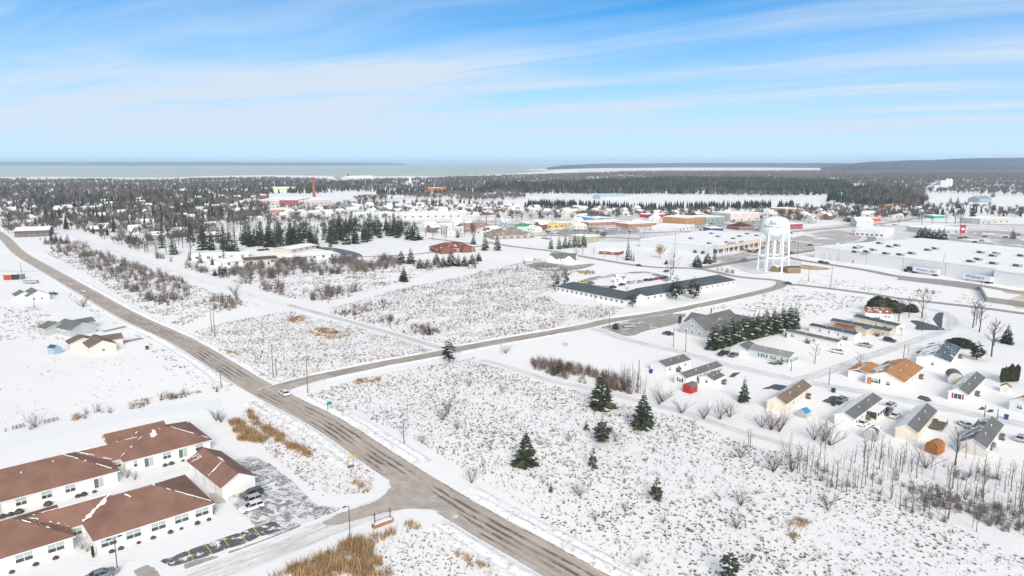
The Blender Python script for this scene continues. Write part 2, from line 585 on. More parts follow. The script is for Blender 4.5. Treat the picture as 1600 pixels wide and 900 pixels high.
trail_m = road_mat('trail_snow', (0.60, 0.59, 0.585), (0.42, 0.41, 0.41), [(-0.4, 0.2), (0.4, 0.2)], 0.3, 0.5, 0.3, 0.5)

MAIN = [(-40, 345), (0, 366), (29, 394), (72, 420), (130, 453), (202, 494), (289, 535), (400, 603), (510, 660), (592, 715), (720, 797), (902, 900), (1120, 1030)]
mp = [G(*p) for p in MAIN]
strip('main_road', MAIN, (9.0, 9.4), main_m, 0.020)
strip('side_road', [(415, 612), (430, 607), (486, 592), (581, 572), (682, 553), (750, 539), (909, 511), (952, 501), (1039, 488), (1150, 465), (1208, 451), (1221, 444), (1212, 438), (1150, 432), (1091, 420), (1010, 416.5), (917, 402), (868, 393), (800, 385), (760, 378)], 7.4, side_m, 0.024)
strip('back_road', [(1218, 446), (1245, 445), (1352, 458), (1410, 467), (1525, 480), (1600, 490), (1700, 502)], 7, back_m, 0.016)
strip('store_road', [(1091, 420), (1130, 413), (1184, 404), (1270, 391), (1300, 386), (1340, 380), (1362, 374), (1353, 366), (1335, 360)], 10, back_m, 0.028, step=8)
strip('service_drive', [(1215, 398), (1248, 406), (1294, 413), (1352, 422), (1404, 432), (1470, 438), (1530, 446), (1620, 462)], 9, back_m, 0.032)
strip('trail', [(445, 475), (552, 504), (639, 529), (692, 544)], 5.0, trail_m, 0.012)
strip('snow_path', [(105, 364), (147, 380), (240, 413), (346, 447), (450, 476.5)], 8.0, road_mat('packed_snow_path', (.82, .82, .835), (.66, .65, .65), [(-0.3, 0.12), (0.3, 0.12)], .3, .3, .4, .4), 0.016)
ROADS[-1] = (ROADS[-1][0], 9.5)
strip('trail_track', [(752, 562), (800, 575), (857, 594), (923, 607), (1000, 627), (1070, 645), (1150, 672), (1250, 700)], 4.0, lane_m, 0.012)
strip('park_lane', [(928, 513), (960, 524), (995, 535), (1060, 549), (1120, 566), (1190, 582), (1250, 595), (1310, 606), (1380, 618), (1480, 639), (1600, 664), (1700, 684)], 6.5, lane_m, 0.016)
strip('park_lane', [(1246, 594), (1302, 577), (1371, 552), (1434, 531), (1478, 514), (1488, 500), (1470, 487), (1430, 478), (1405, 470)], 6.0, lane_m, 0.020)
strip('apartment_lane', [(-60, 705), (60, 680), (150, 660), (250, 641), (345, 630)], 8.5, M('smooth_snow', (0.82, 0.835, 0.865), 0.7, 0.02), 0.012)
strip('driveway', [(640, 770), (600, 790), (540, 812), (470, 842), (380, 876), (300, 905), (200, 945)], (9.0, 7.5), road_mat('driveway_slush', (0.70, 0.685, 0.67), (0.20, 0.19, 0.19), [(-0.62, 0.09), (-0.42, 0.07), (0.05, 0.09), (0.38, 0.07)], 0.46, 0.3, 0.5, 0.4), 0.012)
slush_lot = lot_mat('slush_apron', (0.44, 0.385, 0.34), 0.10, 0, 0.22, 0.05, 0.22)
patch('junction', [(378, 587, 1), (402, 600), (418, 606), (436, 603), (462, 597), (500, 587, 1), (520, 588, 1), (478, 601), (455, 609), (447, 616), (458, 626), (478, 640, 1), (462, 634, 1), (430, 617, 1), (405, 603, 1)], slush_lot, 0.034, 0.8, step=1.0)
patch('driveway_mouth', [(578, 718, 1), (596, 735), (606, 750), (604, 766), (590, 780), (560, 792), (530, 801), (500, 818), (525, 822), (565, 811), (615, 800), (655, 796), (690, 803), (735, 826, 1), (752, 832, 1), (690, 780, 1), (640, 746, 1)], slush_lot, 0.034, 0.8, step=1.0)
gc = G(470, 775)
lot = lot_mat('parking_lot_snow', (0.17, 0.16, 0.158), 0.50, (gc.x - 3, gc.y - 5, 0), 0.40, 0.11)
patch('parking_lot', [(360, 722), (392, 712), (418, 722), (452, 746), (478, 772), (500, 790), (545, 793), (530, 803), (480, 815), (420, 838), (375, 800), (352, 776), (345, 755)], lot, 0.006, 0.6)
dryasp = lot_mat('bare_asphalt', (0.115, 0.105, 0.105), 0.34, 0, 0.5)
patch('parking_bays', [(248, 876), (270, 868), (293, 860), (321, 850), (348, 840), (374, 832), (396, 823.5), (428, 813), (444, 827), (406, 839), (385, 849), (358, 857), (331, 867), (302, 876), (268, 886)], dryasp, 0.010, 0.8, False)
dpv = lot_mat('dry_pavement', (0.36, 0.32, 0.30), 0.02, 0, 0.5)
patch('bare_pavement', [(287, 881), (312, 873), (334, 868), (347, 872), (330, 882), (293, 893)], dpv, 0.008, 0.7)
patch('bare_pavement', [(356, 862), (400, 847), (442, 830), (472, 817), (457, 834), (405, 854), (364, 869)], dpv, 0.008, 0.7)
patch('bare_pavement', [(208, 892), (230, 882), (245, 890), (252, 905), (215, 905)], dpv, 0.008, 0.7)
patch('bare_walk', [(326, 771), (342, 769), (354, 785), (333, 789)], M('bare_walk', (0.52, 0.49, 0.45), 0.8, 0.08), 0.010, 0.1, False)
patch('bare_walk', [(288, 735), (296, 733), (334, 765), (326, 769)], lot_mat('walk_snow', (0.50, 0.49, 0.45), 0.42, 0, 0.6), 0.010, 0.15, False)
patch('bare_walk', [(224, 746), (240, 740), (293, 728), (296, 733), (240, 750), (226, 752)], bpy.data.materials['walk_snow'], 0.009, 0.15, False)
ylw = M('yellow_paint', (0.62, 0.42, 0.05), 0.7, 0.15)
for (a, b) in (((293, 861), (302, 873)), ((321, 851), (331, 864)), ((348, 841), (358, 853)), ((374, 833), (385, 846)), ((396, 824.5), (406, 836)), ((396, 824.5), (420, 817))):
    A, B = G(*a), G(*b); d = (B - A).normalized(); nn = Vector((d.y, -d.x, 0)) * 0.09; up = Vector((0, 0, 0.016))
    q = MB(); q.poly([A - nn + up, A + nn + up, B + nn + up, B - nn + up])
    tag(q.build('parking_line', ylw), kind='structure')
c = spline(mp, 2.0)                               # faded yellow centre dashes on the near half of the main road
q = MB()
for i in range(len(c) - 1):
    if c[i].y < 230 and (i // 2) % 4 == 0:
        d = (c[i + 1] - c[i]).normalized(); nn = Vector((d.y, -d.x)) * 0.09; off = Vector((d.y, -d.x)) * -0.4
        a, b = c[i] + off, c[i + 1] + off
        q.poly([(*(a - nn), 0.03), (*(a + nn), 0.03), (*(b + nn), 0.03), (*(b - nn), 0.03)])
tag(q.build('centre_line', M('worn_yellow_paint', (0.55, 0.40, 0.13), 0.7, 0.2)), kind='structure')

# church lot, motel yard, small house lot, store lots, school lot, park driveways
agg = lot_mat('sanded_lot', (0.33, 0.30, 0.28), 0.25, 0, 0.12)
dk = lot_mat('dark_drive', (0.085, 0.085, 0.105), 0.04, 0, 0.5)
gy = lot_mat('grey_lot', (0.31, 0.29, 0.275), 0.34, 0, 0.06)
patch('church_lot', [(930, 513), (985, 500), (1010, 493), (1070, 490), (1062, 502), (1050, 508), (1010, 517), (985, 525), (950, 522)], agg, 0.010, 1.0)
patch('motel_drive', [(893, 443), (925, 433), (965, 427), (1005, 424), (1030, 428), (1048, 434), (1040, 441), (1022, 431), (1003, 427), (970, 430), (930, 438), (928, 445), (960, 447), (960, 451), (905, 450)], gy, 0.010, 0.8)
patch('house_lot', [(818, 413), (850, 410), (890, 414), (930, 412), (905, 421), (850, 424)], gy, 0.008, 0.8)
patch('plaza_lot', [(1112, 402), (1160, 394), (1200, 383), (1235, 372), (1300, 360), (1340, 366), (1345, 374), (1290, 386), (1230, 396), (1190, 403), (1130, 412)], lot_mat('plaza_slush', (0.46, 0.415, 0.38), 0.30, 0, 0.04), 0.012, 2.0)
patch('shop_lot', [(1080, 348), (1140, 344), (1215, 342), (1230, 352), (1195, 362), (1140, 358), (1090, 355)], gy, 0.012, 2.0)
patch('store_lot', [(1380, 378), (1450, 366), (1530, 360), (1610, 366), (1640, 390), (1560, 390), (1480, 384)], lot_mat('store_lot_slush', (0.42, 0.39, 0.365), 0.38, 0, 0.03), 0.012, 2.0)
patch('market_lot', [(850, 361), (900, 355), (980, 354), (1000, 362), (940, 368), (880, 368)], gy, 0.012, 2.0)
patch('mill_lot', [(470, 325), (540, 318), (600, 318), (570, 326), (500, 330)], gy, 0.010, 2.0)
patch('school_lot', [(482, 386), (520, 387), (556, 394), (566, 401), (540, 402), (528, 395)], lot_mat('dark_school_lot', (0.12, 0.12, 0.135), 0.2, 0, 0.1), 0.010, 1.0)
strip('school_road', [(540, 402), (600, 400), (650, 397), (690, 392), (740, 386), (765, 382)], 5, back_m, 0.012)
strip('school_road', [(668, 372), (700, 376), (745, 382)], 6, back_m, 0.008)
for pts in ([(1189, 608), (1211, 600), (1230, 603), (1222, 611), (1205, 608)], [(1283, 627), (1300, 618), (1325, 622), (1312, 634)], [(1432, 622), (1438, 617.5), (1450, 620), (1457, 627), (1448, 628)], [(1528, 640), (1534, 635), (1541, 638), (1537, 641)], [(1540, 644), (1546, 639), (1553, 640), (1551, 645)],
            [(1036, 520), (1046, 518), (1054, 523), (1044, 525)], [(1138, 589), (1146, 582), (1158, 582), (1146, 590)], [(1556, 532), (1566, 529), (1582, 533), (1570, 536)], [(1430, 551), (1436, 548), (1444, 550), (1437, 553)]):
    patch('bare_drive', pts, dk, 0.026, 0.7, False)
patch('cul_de_sac', [(1457, 499), (1463, 490), (1474, 488), (1473, 499), (1471, 515), (1463, 507)], dk, 0.024, 0.7)
patch('cul_de_sac', [(1421, 502), (1432, 500.5), (1472, 512), (1474, 516), (1430, 515), (1432, 509)], dk, 0.022, 0.7)
strip('house_drive', [(160, 518), (176, 515), (205, 508)], 4, road_mat('drive_grey', (0.34, 0.33, 0.345), (0.2, 0.2, 0.21), [(0, 0.5)], 0.3, 0.3, 0.5, 0.5), 0.014)
strip('house_drive', [(184, 536), (205, 532), (238, 525)], 4.5, bpy.data.materials['drive_grey'], 0.014)
strip('house_drive', [(100, 506), (130, 501), (158, 493)], 4, lane_m, 0.010)
for i, pts in enumerate(([(700, 352), (770, 351), (850, 350), (1000, 347.5), (1080, 350), (1140, 352)], [(420, 347), (500, 337), (570, 330), (700, 326), (820, 322)], [(640, 349), (760, 346), (1000, 343), (1240, 341), (1420, 346), (1600, 352)],
                         [(186, 296), (196, 312), (206, 330), (226, 362), (240, 384)], [(75, 298), (92, 312), (120, 322), (170, 326)], [(395, 329), (470, 326), (560, 315), (640, 309)], [(870, 363), (980, 364.5), (1080, 361)], [(1240, 362), (1380, 349), (1440, 340)], [(800, 370), (880, 368), (1010, 374)])):
    strip('town_street', pts, 9 if i not in (3, 4) else 5, back_m if i not in (3, 4) else lane_m, 0.05 + .006 * i, step=12, track=i not in (3, 4))
tram = lot_mat('trampled_snow', (0.60, 0.575, 0.555), 0.40, 0, 0.05, 0.16)
for i, pts in enumerate(([(810, 362), (900, 352), (1010, 350), (1110, 366), (1060, 374), (960, 378), (880, 372)], [(1050, 345), (1140, 341), (1240, 343), (1240, 364), (1150, 368), (1090, 362)], [(1245, 358), (1330, 350), (1450, 352), (1600, 350), (1630, 372), (1480, 372), (1400, 378), (1310, 384)],
                         [(590, 347), (700, 344), (800, 345), (810, 356), (720, 366), (640, 360)], [(420, 330), (500, 316), (600, 316), (640, 332), (560, 344), (430, 345)], [(1285, 330), (1420, 326), (1440, 344), (1320, 348)], [(1130, 412), (1200, 402), (1250, 408), (1240, 418), (1180, 428)], [(800, 330), (1000, 334), (1230, 336), (1230, 342), (1000, 343), (800, 342)])):
    patch('trampled_snow', pts, tram, 0.004 + .0007 * i, 6.0)
strip('yard_lane', [(-20, 422), (40, 424), (75, 421)], 5, lane_m, 0.010)
patch('bare_soil', [(1222, 413), (1245, 412.5), (1290, 418), (1296, 421), (1270, 422), (1240, 418)], M('tan_soil', (0.50, 0.34, 0.20), 0.9, 0.25, 0.1), 0.008, 0.5)
patch('bare_soil', [(1560, 452), (1610, 455), (1610, 461), (1575, 458)], bpy.data.materials['tan_soil'], 0.008, 0.5)
patch('bare_soil', [(1575, 468), (1610, 458), (1620, 478), (1590, 482)], M('pale_soil', (0.62, 0.54, 0.44), 0.9, 0.15, 0.1), 0.008, 0.5)

# ploughed banks beside the main roads
def bank(path, off, h, wd, y0, y1, gaps=(), seed=1):
    rr = np.random.RandomState(seed); mb = MB(); prev = None
    C_ = spline(path, 1.6)
    w1 = w2 = 0.0
    for i in range(1, len(C_) - 1):
        p = C_[i]; t_ = (C_[i + 1] - C_[i - 1]).normalized(); nn = Vector((t_.y, -t_.x))
        w1 = w1 * .85 + rr.randn() * .25; w2 = w2 * .7 + rr.randn() * .3
        c_ = p + nn * (off + .35 * w1)
        skip = not (y0 < p.y < y1) or any((c_ - G(gx, gy).xy).length < gr_ for gx, gy, gr_ in gaps)
        hh = max(.06, h * (1 + .55 * w2)); ww = wd * (1 + .25 * w1)
        ring = None if skip else [(c_.x + nn.x * ww * u, c_.y + nn.y * ww * u, hh * z + (rr.rand() - .5) * .1 * (z > 0)) for u, z in ((-1, -.05), (-.55, .6), (-.1, 1), (.4, .7), (1, -.05))]
        if ring and prev:
            for k in range(4): mb.poly([prev[k], ring[k], ring[k + 1], prev[k + 1]])
        prev = ring
    o = mb.build('snow_bank', BANKM, smooth=True); o['kind'] = 'structure'


m, t, b = surf('dirty_bank_snow')
pos = t.n('ShaderNodeNewGeometry').outputs['Position']
nb = t.noise(pos, 0.8, 5, 0.7)
t.put(b.inputs['Base Color'], t.mix(t.step(nb, 0.50, 0.68), (0.85, 0.855, 0.875), (0.50, 0.45, 0.40)))
b.inputs['Roughness'].default_value = 0.85
BANKM = m
jx = [(435, 605, 15), (612, 772, 17)]
bank(mp, -6.0, .42, 1.3, 100, 420, jx, 1); bank(mp, 6.0, .42, 1.3, 100, 420, jx, 2); bank(mp, 8.4, .25, 1.2, 100, 300, jx, 3); bank(mp, -8.2, .25, 1.1, 100, 300, jx, 4)
sdp = [G(*q) for q in ((455, 601), (486, 592), (581, 572), (682, 553), (750, 539), (909, 511), (952, 501), (1039, 488), (1150, 465))]
bank(sdp, -4.6, .3, .9, 224, 370, [(690, 548, 8), (930, 508, 14), (750, 560, 6)], 5); bank(sdp, 4.6, .3, .9, 224, 370, [(690, 548, 8), (955, 510, 22), (752, 556, 8), (1000, 495, 16)], 6)
# sea with its shore ice, far shore, peninsula and hills
def sheet(name, pts, mat, z):
    bm = bmesh.new()
    vs = [bm.verts.new((p[0], p[1], z)) for p in pts]
    es = [bm.edges.new((vs[i], vs[(i + 1) % len(vs)])) for i in range(len(vs))]
    bmesh.ops.triangle_fill(bm, use_beauty=True, edges=es)
    for f in bm.faces:
        if f.normal.z < 0: f.normal_flip()
    me = bpy.data.meshes.new(name); bm.to_mesh(me); bm.free(); me.materials.append(mat)
    return tag(link(name, me), kind='structure')


m, t, b = surf('lake_water')
pos = t.n('ShaderNodeNewGeometry').outputs['Position']
n = t.noise(t.vmul(pos, (0.0004, 0.0025, 1)), 1.0, 4, 0.6)
t.put(b.inputs['Base Color'], t.mix(t.step(n, 0.3, 0.7), (0.37, 0.44, 0.39), (0.45, 0.50, 0.445)))
b.inputs['Roughness'].default_value = 0.6
b.inputs['Specular IOR Level'].default_value = 0.1
shore = [(-400, 276), (0, 277), (80, 276), (160, 277.5), (240, 278), (330, 275), (420, 273.5), (520, 275), (528, 283), (545, 284), (560, 276), (640, 275), (700, 276), (760, 273.5), (800, 271.5), (850, 268), (885, 264.5)]
sp = [G(*p) for p in shore]
sheet('lake', [(-45000, sp[0].y)] + [(p.x, p.y) for p in sp] + [(900, 9000), (4000, 14000), (60000, 26000), (60000, 42000), (-45000, 42000)], m, 0.3)
ice = M('shore_ice', (0.80, 0.81, 0.83), 0.7, 0.08, 0.002)
for a in ([(0, 278.6), (240, 279.2), (430, 276), (430, 274.6), (240, 277.4), (0, 276.6)], [(640, 276.6), (700, 277.6), (790, 274.2), (850, 271), (850, 269.6), (780, 272.4), (700, 275.6)],
          [(815, 265.6), (850, 266.6), (890, 265.3), (880, 264.2), (840, 264.3)], [(893, 268), (1000, 266.8), (1150, 266.2), (1280, 265.4), (1275, 263.2), (1150, 262.4), (980, 263.6), (905, 265.4)]):
    sheet('shore_ice', [G(*p) for p in a], ice, 0.6)


def landmass(name, line, depth, mat, seed, step=120):
    """low wooded land with a rough crest; line = (px, py of shore, top height m)"""
    rr = np.random.RandomState(seed)
    P = []
    for (a, b) in zip(line, line[1:]):
        A, B = G(a[0], a[1]), G(b[0], b[1])
        k = max(2, int((B - A).length / step))
        P += [(A.lerp(B, i / k), a[2] + (b[2] - a[2]) * i / k) for i in range(k)]
    mb = MB()
    rows = ((0, 0.0), (depth * .03, 0.22), (depth * .35, 0.62), (depth * .8, 1.0), (depth * 1.6, 0.95), (depth * 2.2, 0))
    for i, (p, h) in enumerate(P):
        for dd, hh in rows:
            j = 1 + (rr.rand() - .5) * (0.10 if hh else 0)
            mb.v.append((p.x * (1 + dd / max(p.y, 1)), p.y + dd, h * hh * j - (0.5 if hh == 0 else 0)))
    k = len(rows)
    for i in range(len(P) - 1):
        for j in range(k - 1):
            mb.f.append((i * k + j, (i + 1) * k + j, (i + 1) * k + j + 1, i * k + j + 1)); mb.mi.append(0)
    return tag(mb.build(name, mat), kind='structure')


m, t, b = surf('far_woods')
pos = t.n('ShaderNodeNewGeometry').outputs['Position']
n = t.noise(t.vmul(pos, (0.004, 0.0012, 0.02)), 1.0, 5, 0.65)
n2 = t.noise(t.vmul(pos, (0.03, 0.006, 0.1)), 1.0, 4, 0.65)
c = t.mix(t.step(n, 0.35, 0.65), (0.028, 0.042, 0.042), (0.075, 0.075, 0.078))
c = t.mix(t.m('MULTIPLY', t.step(n2, 0.66, 0.75), 0.25), c, (0.5, 0.5, 0.52))
t.put(b.inputs['Base Color'], c)
b.inputs['Roughness'].default_value = 0.95; b.inputs['Specular IOR Level'].default_value = 0.05
FARW = m
landmass('far_shore', [(-500, 259, 84), (0, 259, 84), (300, 259, 80), (500, 259, 72), (600, 258.5, 62), (640, 258, 40)], 1500, FARW, 1, 250)
landmass('peninsula', [(855, 265.5, 6), (880, 264.2, 34), (940, 262.8, 56), (1050, 261.8, 62), (1180, 261.8, 66), (1285, 262.6, 62), (1420, 263, 50), (1460, 263, 12)], 1400, FARW, 2, 150)
landmass('hills', [(1282, 266.5, 4), (1300, 267, 34), (1340, 267.5, 70), (1390, 267.5, 86), (1450, 267.5, 100), (1530, 267.5, 118), (1620, 267.5, 132), (1750, 267, 145), (2000, 267, 150)], 2600, FARW, 3, 200)
# ------------------------------------------------------------------ buildings
WIN = {}


def window_meshes(w, h, panes, gl, style='hung'):
    k = (round(w, 2), round(h, 2), panes, gl.name, style)
    if k in WIN: return WIN[k]
    f, p = MB(), MB()
    t = 0.09
    f.box(-w / 2 - t, w / 2 + t, -0.10, 0.02, -t, 0); f.box(-w / 2 - t, w / 2 + t, -0.08, 0.02, h, h + t)
    pw = w / panes
    for i in range(panes + 1):
        x = -w / 2 + i * pw
        f.box(x - t / 2 - (t / 2 if i == 0 else 0), x + t / 2 + (t / 2 if i == panes else 0), -0.08, 0.02, 0, h)
    for i in range(panes):
        x0, x1 = -w / 2 + i * pw + t / 2, -w / 2 + (i + 1) * pw - t / 2
        if style == 'hung':
            f.box(x0, x1, -0.06, 0.02, h * 0.5 - .04, h * 0.5 + .04)
            p.box(x0, x1, -0.035, 0.01, 0, h * .5 - .04, 0); p.box(x0, x1, -0.035, 0.01, h * .5 + .04, h, 1)
        else:
            p.box(x0, x1, -0.035, 0.01, 0, h, i % 2 if style == 'door' else 0)
    WIN[k] = (f.mesh('window_frame', TRIM), p.mesh('window_pane', [gl, BLIND if style != 'plain' else gl]))
    return WIN[k]


def place_on(root, L, Wd, side, t, z, off=0.0):
    """spot and turn for a piece on a wall of a building whose own axes are x (long) and y"""
    if side == 'front': return (-L / 2 + t * L, -Wd / 2 - off, z), 0
    if side == 'right': return (L / 2 + off, -Wd / 2 + t * Wd, z), math.pi / 2
    if side == 'left': return (-L / 2 - off, Wd / 2 - t * Wd, z), -math.pi / 2
    return (L / 2 - t * L, Wd / 2 + off, z), math.pi


def window(root, side, t, z=0.9, w=1.1, h=1.3, panes=1, gl=None, style='hung', shutters=None, dims=None):
    L, Wd = dims or (root['L'], root['W'])
    f, p = window_meshes(w, h, panes, gl or GLASS, style)
    loc, rz = place_on(root, L, Wd, side, t, z)
    o = link('door' if style == 'door' else 'window', f, root, loc, rz)
    link('pane', p, o)
    if shutters is not None:
        for s in (-1, 1):
            q = MB(); q.box(s * (w / 2 + .32) - .2, s * (w / 2 + .32) + .2, -.06, .02, -.05, h + .05)
            q.build('shutter', shutters, o)
    return o


DOORM = M('painted_door', (0.62, 0.62, 0.60), 0.5, 0.05)


def door(root, side, t, mat=None, w=0.95, h=2.05, z=0.25):
    loc, rz = place_on(root, root['L'], root['W'], side, t, z)
    q = MB(); q.box(-w / 2 - .08, w / 2 + .08, -.04, .02, 0, h + .08, 1); q.box(-w / 2, w / 2, -.07, .0, 0, h, 0)
    o = q.build('door', [mat or DOORM, TRIM], root, loc=loc, rotz=rz)
    k = MB(); k.box(w / 2 - .16, w / 2 - .09, -.13, -.07, h * .47, h * .47 + .07)
    k.build('handle', DARK, o)
    return o


def gable_roof(root, L, Wd, h, rise, over, mats, axis='x', name='roof', at=(0, 0), th=0.18):
    """two slope slabs; mats = (slope towards -y or -x, other slope, trim)"""
    q = MB()
    a, b = (L, Wd) if axis == 'x' else (Wd, L)
    ha = a / 2 + over; hb = b / 2 + over
    ze = h - over * rise / (b / 2)
    def T(x, y, z):
        return (at[0] + x, at[1] + y, z) if axis == 'x' else (at[0] - y, at[1] + x, z)
    f1 = [T(-ha, -hb, ze + th), T(ha, -hb, ze + th), T(ha, 0, h + rise + th), T(-ha, 0, h + rise + th)]
    f2 = [T(ha, hb, ze + th), T(-ha, hb, ze + th), T(-ha, 0, h + rise + th), T(ha, 0, h + rise + th)]
    q.slab(f1, th, 0, 2); q.slab(f2, th, 1, 2)
    return q.build(name, list(mats), root)


def gable_walls(root, L, Wd, h, rise, mat, axis='x', name='wall', at=(0, 0), z0=-0.3):
    q = MB()
    x0, x1, y0, y1 = at[0] - L / 2, at[0] + L / 2, at[1] - Wd / 2, at[1] + Wd / 2
    q.box(x0, x1, y0, y1, z0, h)
    if rise > 0.05:
        e = 0.0
        if axis == 'x':
            for x, s in ((x0, 1), (x1, -1)):
                q.prism([(x, y0, h), (x, y1, h), (x, (y0 + y1) / 2, h + rise)][::s], [(x + s * .15, y0, h), (x + s * .15, y1, h), (x + s * .15, (y0 + y1) / 2, h + rise)][::s])
        else:
            for y, s in ((y0, -1), (y1, 1)):
                q.prism([(x0, y, h), (x1, y, h), ((x0 + x1) / 2, y, h + rise)][::s], [(x0, y - s * .15, h), (x1, y - s * .15, h), ((x0 + x1) / 2, y - s * .15, h + rise)][::s])
    return q.build(name, mat, root)


def hip_roof(root, L, Wd, h, rise, over, mats, name='roof', at=(0, 0), hips=(1, 1), th=0.2):
    """mats = (front slope, back slope, hip ends, trim); hips: left / right end hipped or gabled"""
    q = MB()
    x0, x1, y0, y1 = at[0] - L / 2 - over, at[0] + L / 2 + over, at[1] - Wd / 2 - over, at[1] + Wd / 2 + over
    run = (Wd / 2 + over)
    ra, rb = (x0 + run * hips[0], at[1]), (x1 - run * hips[1], at[1])
    ze = h; zr = h + rise
    E = [(x0, y0, ze), (x1, y0, ze), (x1, y1, ze), (x0, y1, ze)]
    A, B = (*ra, zr), (*rb, zr)
    q.poly([E[0], E[1], B, A], 0); q.poly([E[2], E[3], A, B], 1)
    q.poly([E[1], E[2], B], 2); q.poly([E[3], E[0], A], 2)
    Lw = [(p[0], p[1], ze - th) for p in E]
    for i in range(4):
        j = (i + 1) % 4
        q.poly([Lw[i], Lw[j], E[j], E[i]], 3)
    q.poly(Lw[::-1], 3)
    return q.build(name, list(mats), root)


def frame_of(pa, pb, Wd, world=False):
    A, B = (Vector(pa), Vector(pb)) if world else (G(*pa), G(*pb))
    d = B - A; L = d.length; d.normalize()
    n = Vector((-d.y, d.x, 0))
    c = (A + B) / 2 + n * (Wd / 2)
    return (c.x, c.y, 0), math.atan2(d.y, d.x), L


FOOT = []                                          # circles kept free of plants and other houses


def building(name, label, cat, pa, pb, Wd, h=2.6, rise=1.1, wall=None, roofs=None, axis='x', over=0.35, group=None, world=False, L=None, kind='gable'):
    loc, rz, LL = frame_of(pa, pb, Wd, world)
    L = L or LL
    root = empty(name, loc, rz, label, cat, group)
    root['L'], root['W'] = L, Wd
    FOOT.append((loc[0], loc[1], max(L, Wd) * 0.56))
    r = roofs or (SNOWROOF, SNOWROOF)
    if kind == 'gable':
        gable_walls(root, L, Wd, h, rise, wall or WHITE, axis)
        gable_roof(root, L, Wd, h, rise, over, (r[0], r[1], TRIM), axis)
    elif kind == 'hip':
        gable_walls(root, L, Wd, h - .02, 0, wall or WHITE)
        hip_roof(root, L, Wd, h, rise, over, (r[0], r[1], r[0], TRIM))
    else:                                          # flat roof behind a low parapet
        gable_walls(root, L, Wd, h, 0, wall or WHITE)
        q = MB(); t = 0.3
        q.box(-L / 2 - .05, L / 2 + .05, -Wd / 2 - .05, -Wd / 2 + t, h, h + .5, 1); q.box(-L / 2 - .05, L / 2 + .05, Wd / 2 - t, Wd / 2 + .05, h, h + .5, 1)
        q.box(-L / 2 - .05, -L / 2 + t, -Wd / 2 + t, Wd / 2 - t, h, h + .5, 1); q.box(L / 2 - t, L / 2 + .05, -Wd / 2 + t, Wd / 2 - t, h, h + .5, 1)
        q.box(-L / 2 + t, L / 2 - t, -Wd / 2 + t, Wd / 2 - t, h + .003, h + .12, 0)
        q.build('roof', [r[0], TRIM], root)
    return root


SNOWROOF = roofmat('roof_deep_snow', (0.25, 0.24, 0.24), 1.0)
BROWN = (0.245, 0.138, 0.104)
BR_F = roofmat('brown_shingles', BROWN, 0.0); BR_S = roofmat('brown_shingles_snowed', BROWN, 0.9)
GREYC = (0.155, 0.155, 0.16)
GR_F = roofmat('grey_shingles', GREYC, 0.10); GR_M = roofmat('grey_shingles_drifted', GREYC, 0.52, 0.45); GR_S = roofmat('grey_shingles_snowed', GREYC, 0.93)
DUSK = roofmat('slate_shingles', (0.085, 0.10, 0.115), 0.13); DUSK_S = roofmat('slate_shingles_snowed', (0.085, 0.10, 0.115), 0.75)
TAUPE = roofmat('taupe_shingles', (0.20, 0.155, 0.115), 0.12); TAUPE_S = roofmat('taupe_shingles_snowed', (0.20, 0.155, 0.115), 0.6, 0.5)
ORNG = roofmat('orange_shingles', (0.39, 0.20, 0.09), 0.18); ORNG_S = roofmat('orange_shingles_snowed', (0.39, 0.20, 0.09), 0.45)
MAROON = roofmat('maroon_shingles', (0.20, 0.085, 0.07), 0.28)
BLUER = roofmat('blue_grey_shingles', (0.10, 0.125, 0.155), 0.30, 0.4)
GREENG = roofmat('green_grey_shingles', (0.155, 0.175, 0.17), 0.12); GREENG_S = roofmat('green_grey_shingles_snowed', (0.155, 0.175, 0.17), 0.8)
GREYW = siding('grey_siding', (0.46, 0.47, 0.475)); TEAL = siding('pale_teal_siding', (0.55, 0.66, 0.66)); TAN = siding('tan_siding', (0.58, 0.50, 0.41)); YEL = siding('pale_yellow_siding', (0.72, 0.69, 0.55)); BLUEW = siding('blue_siding', (0.33, 0.45, 0.54))
REDP = M('red_paint', (0.42, 0.035, 0.035), 0.6, 0.1); BLK = M('black_paint', (0.03, 0.03, 0.03), 0.5, 0.1)
BRICK = M('red_brick', (0.22, 0.095, 0.075), 0.9, 0.2, 1.5)

# --- the two brown-roofed apartment houses and their garage (grid of the main road)
U = Vector((0.737, 0.676, 0)); Nn = Vector((-0.676, 0.737, 0)); ANG = math.atan2(U.y, U.x)


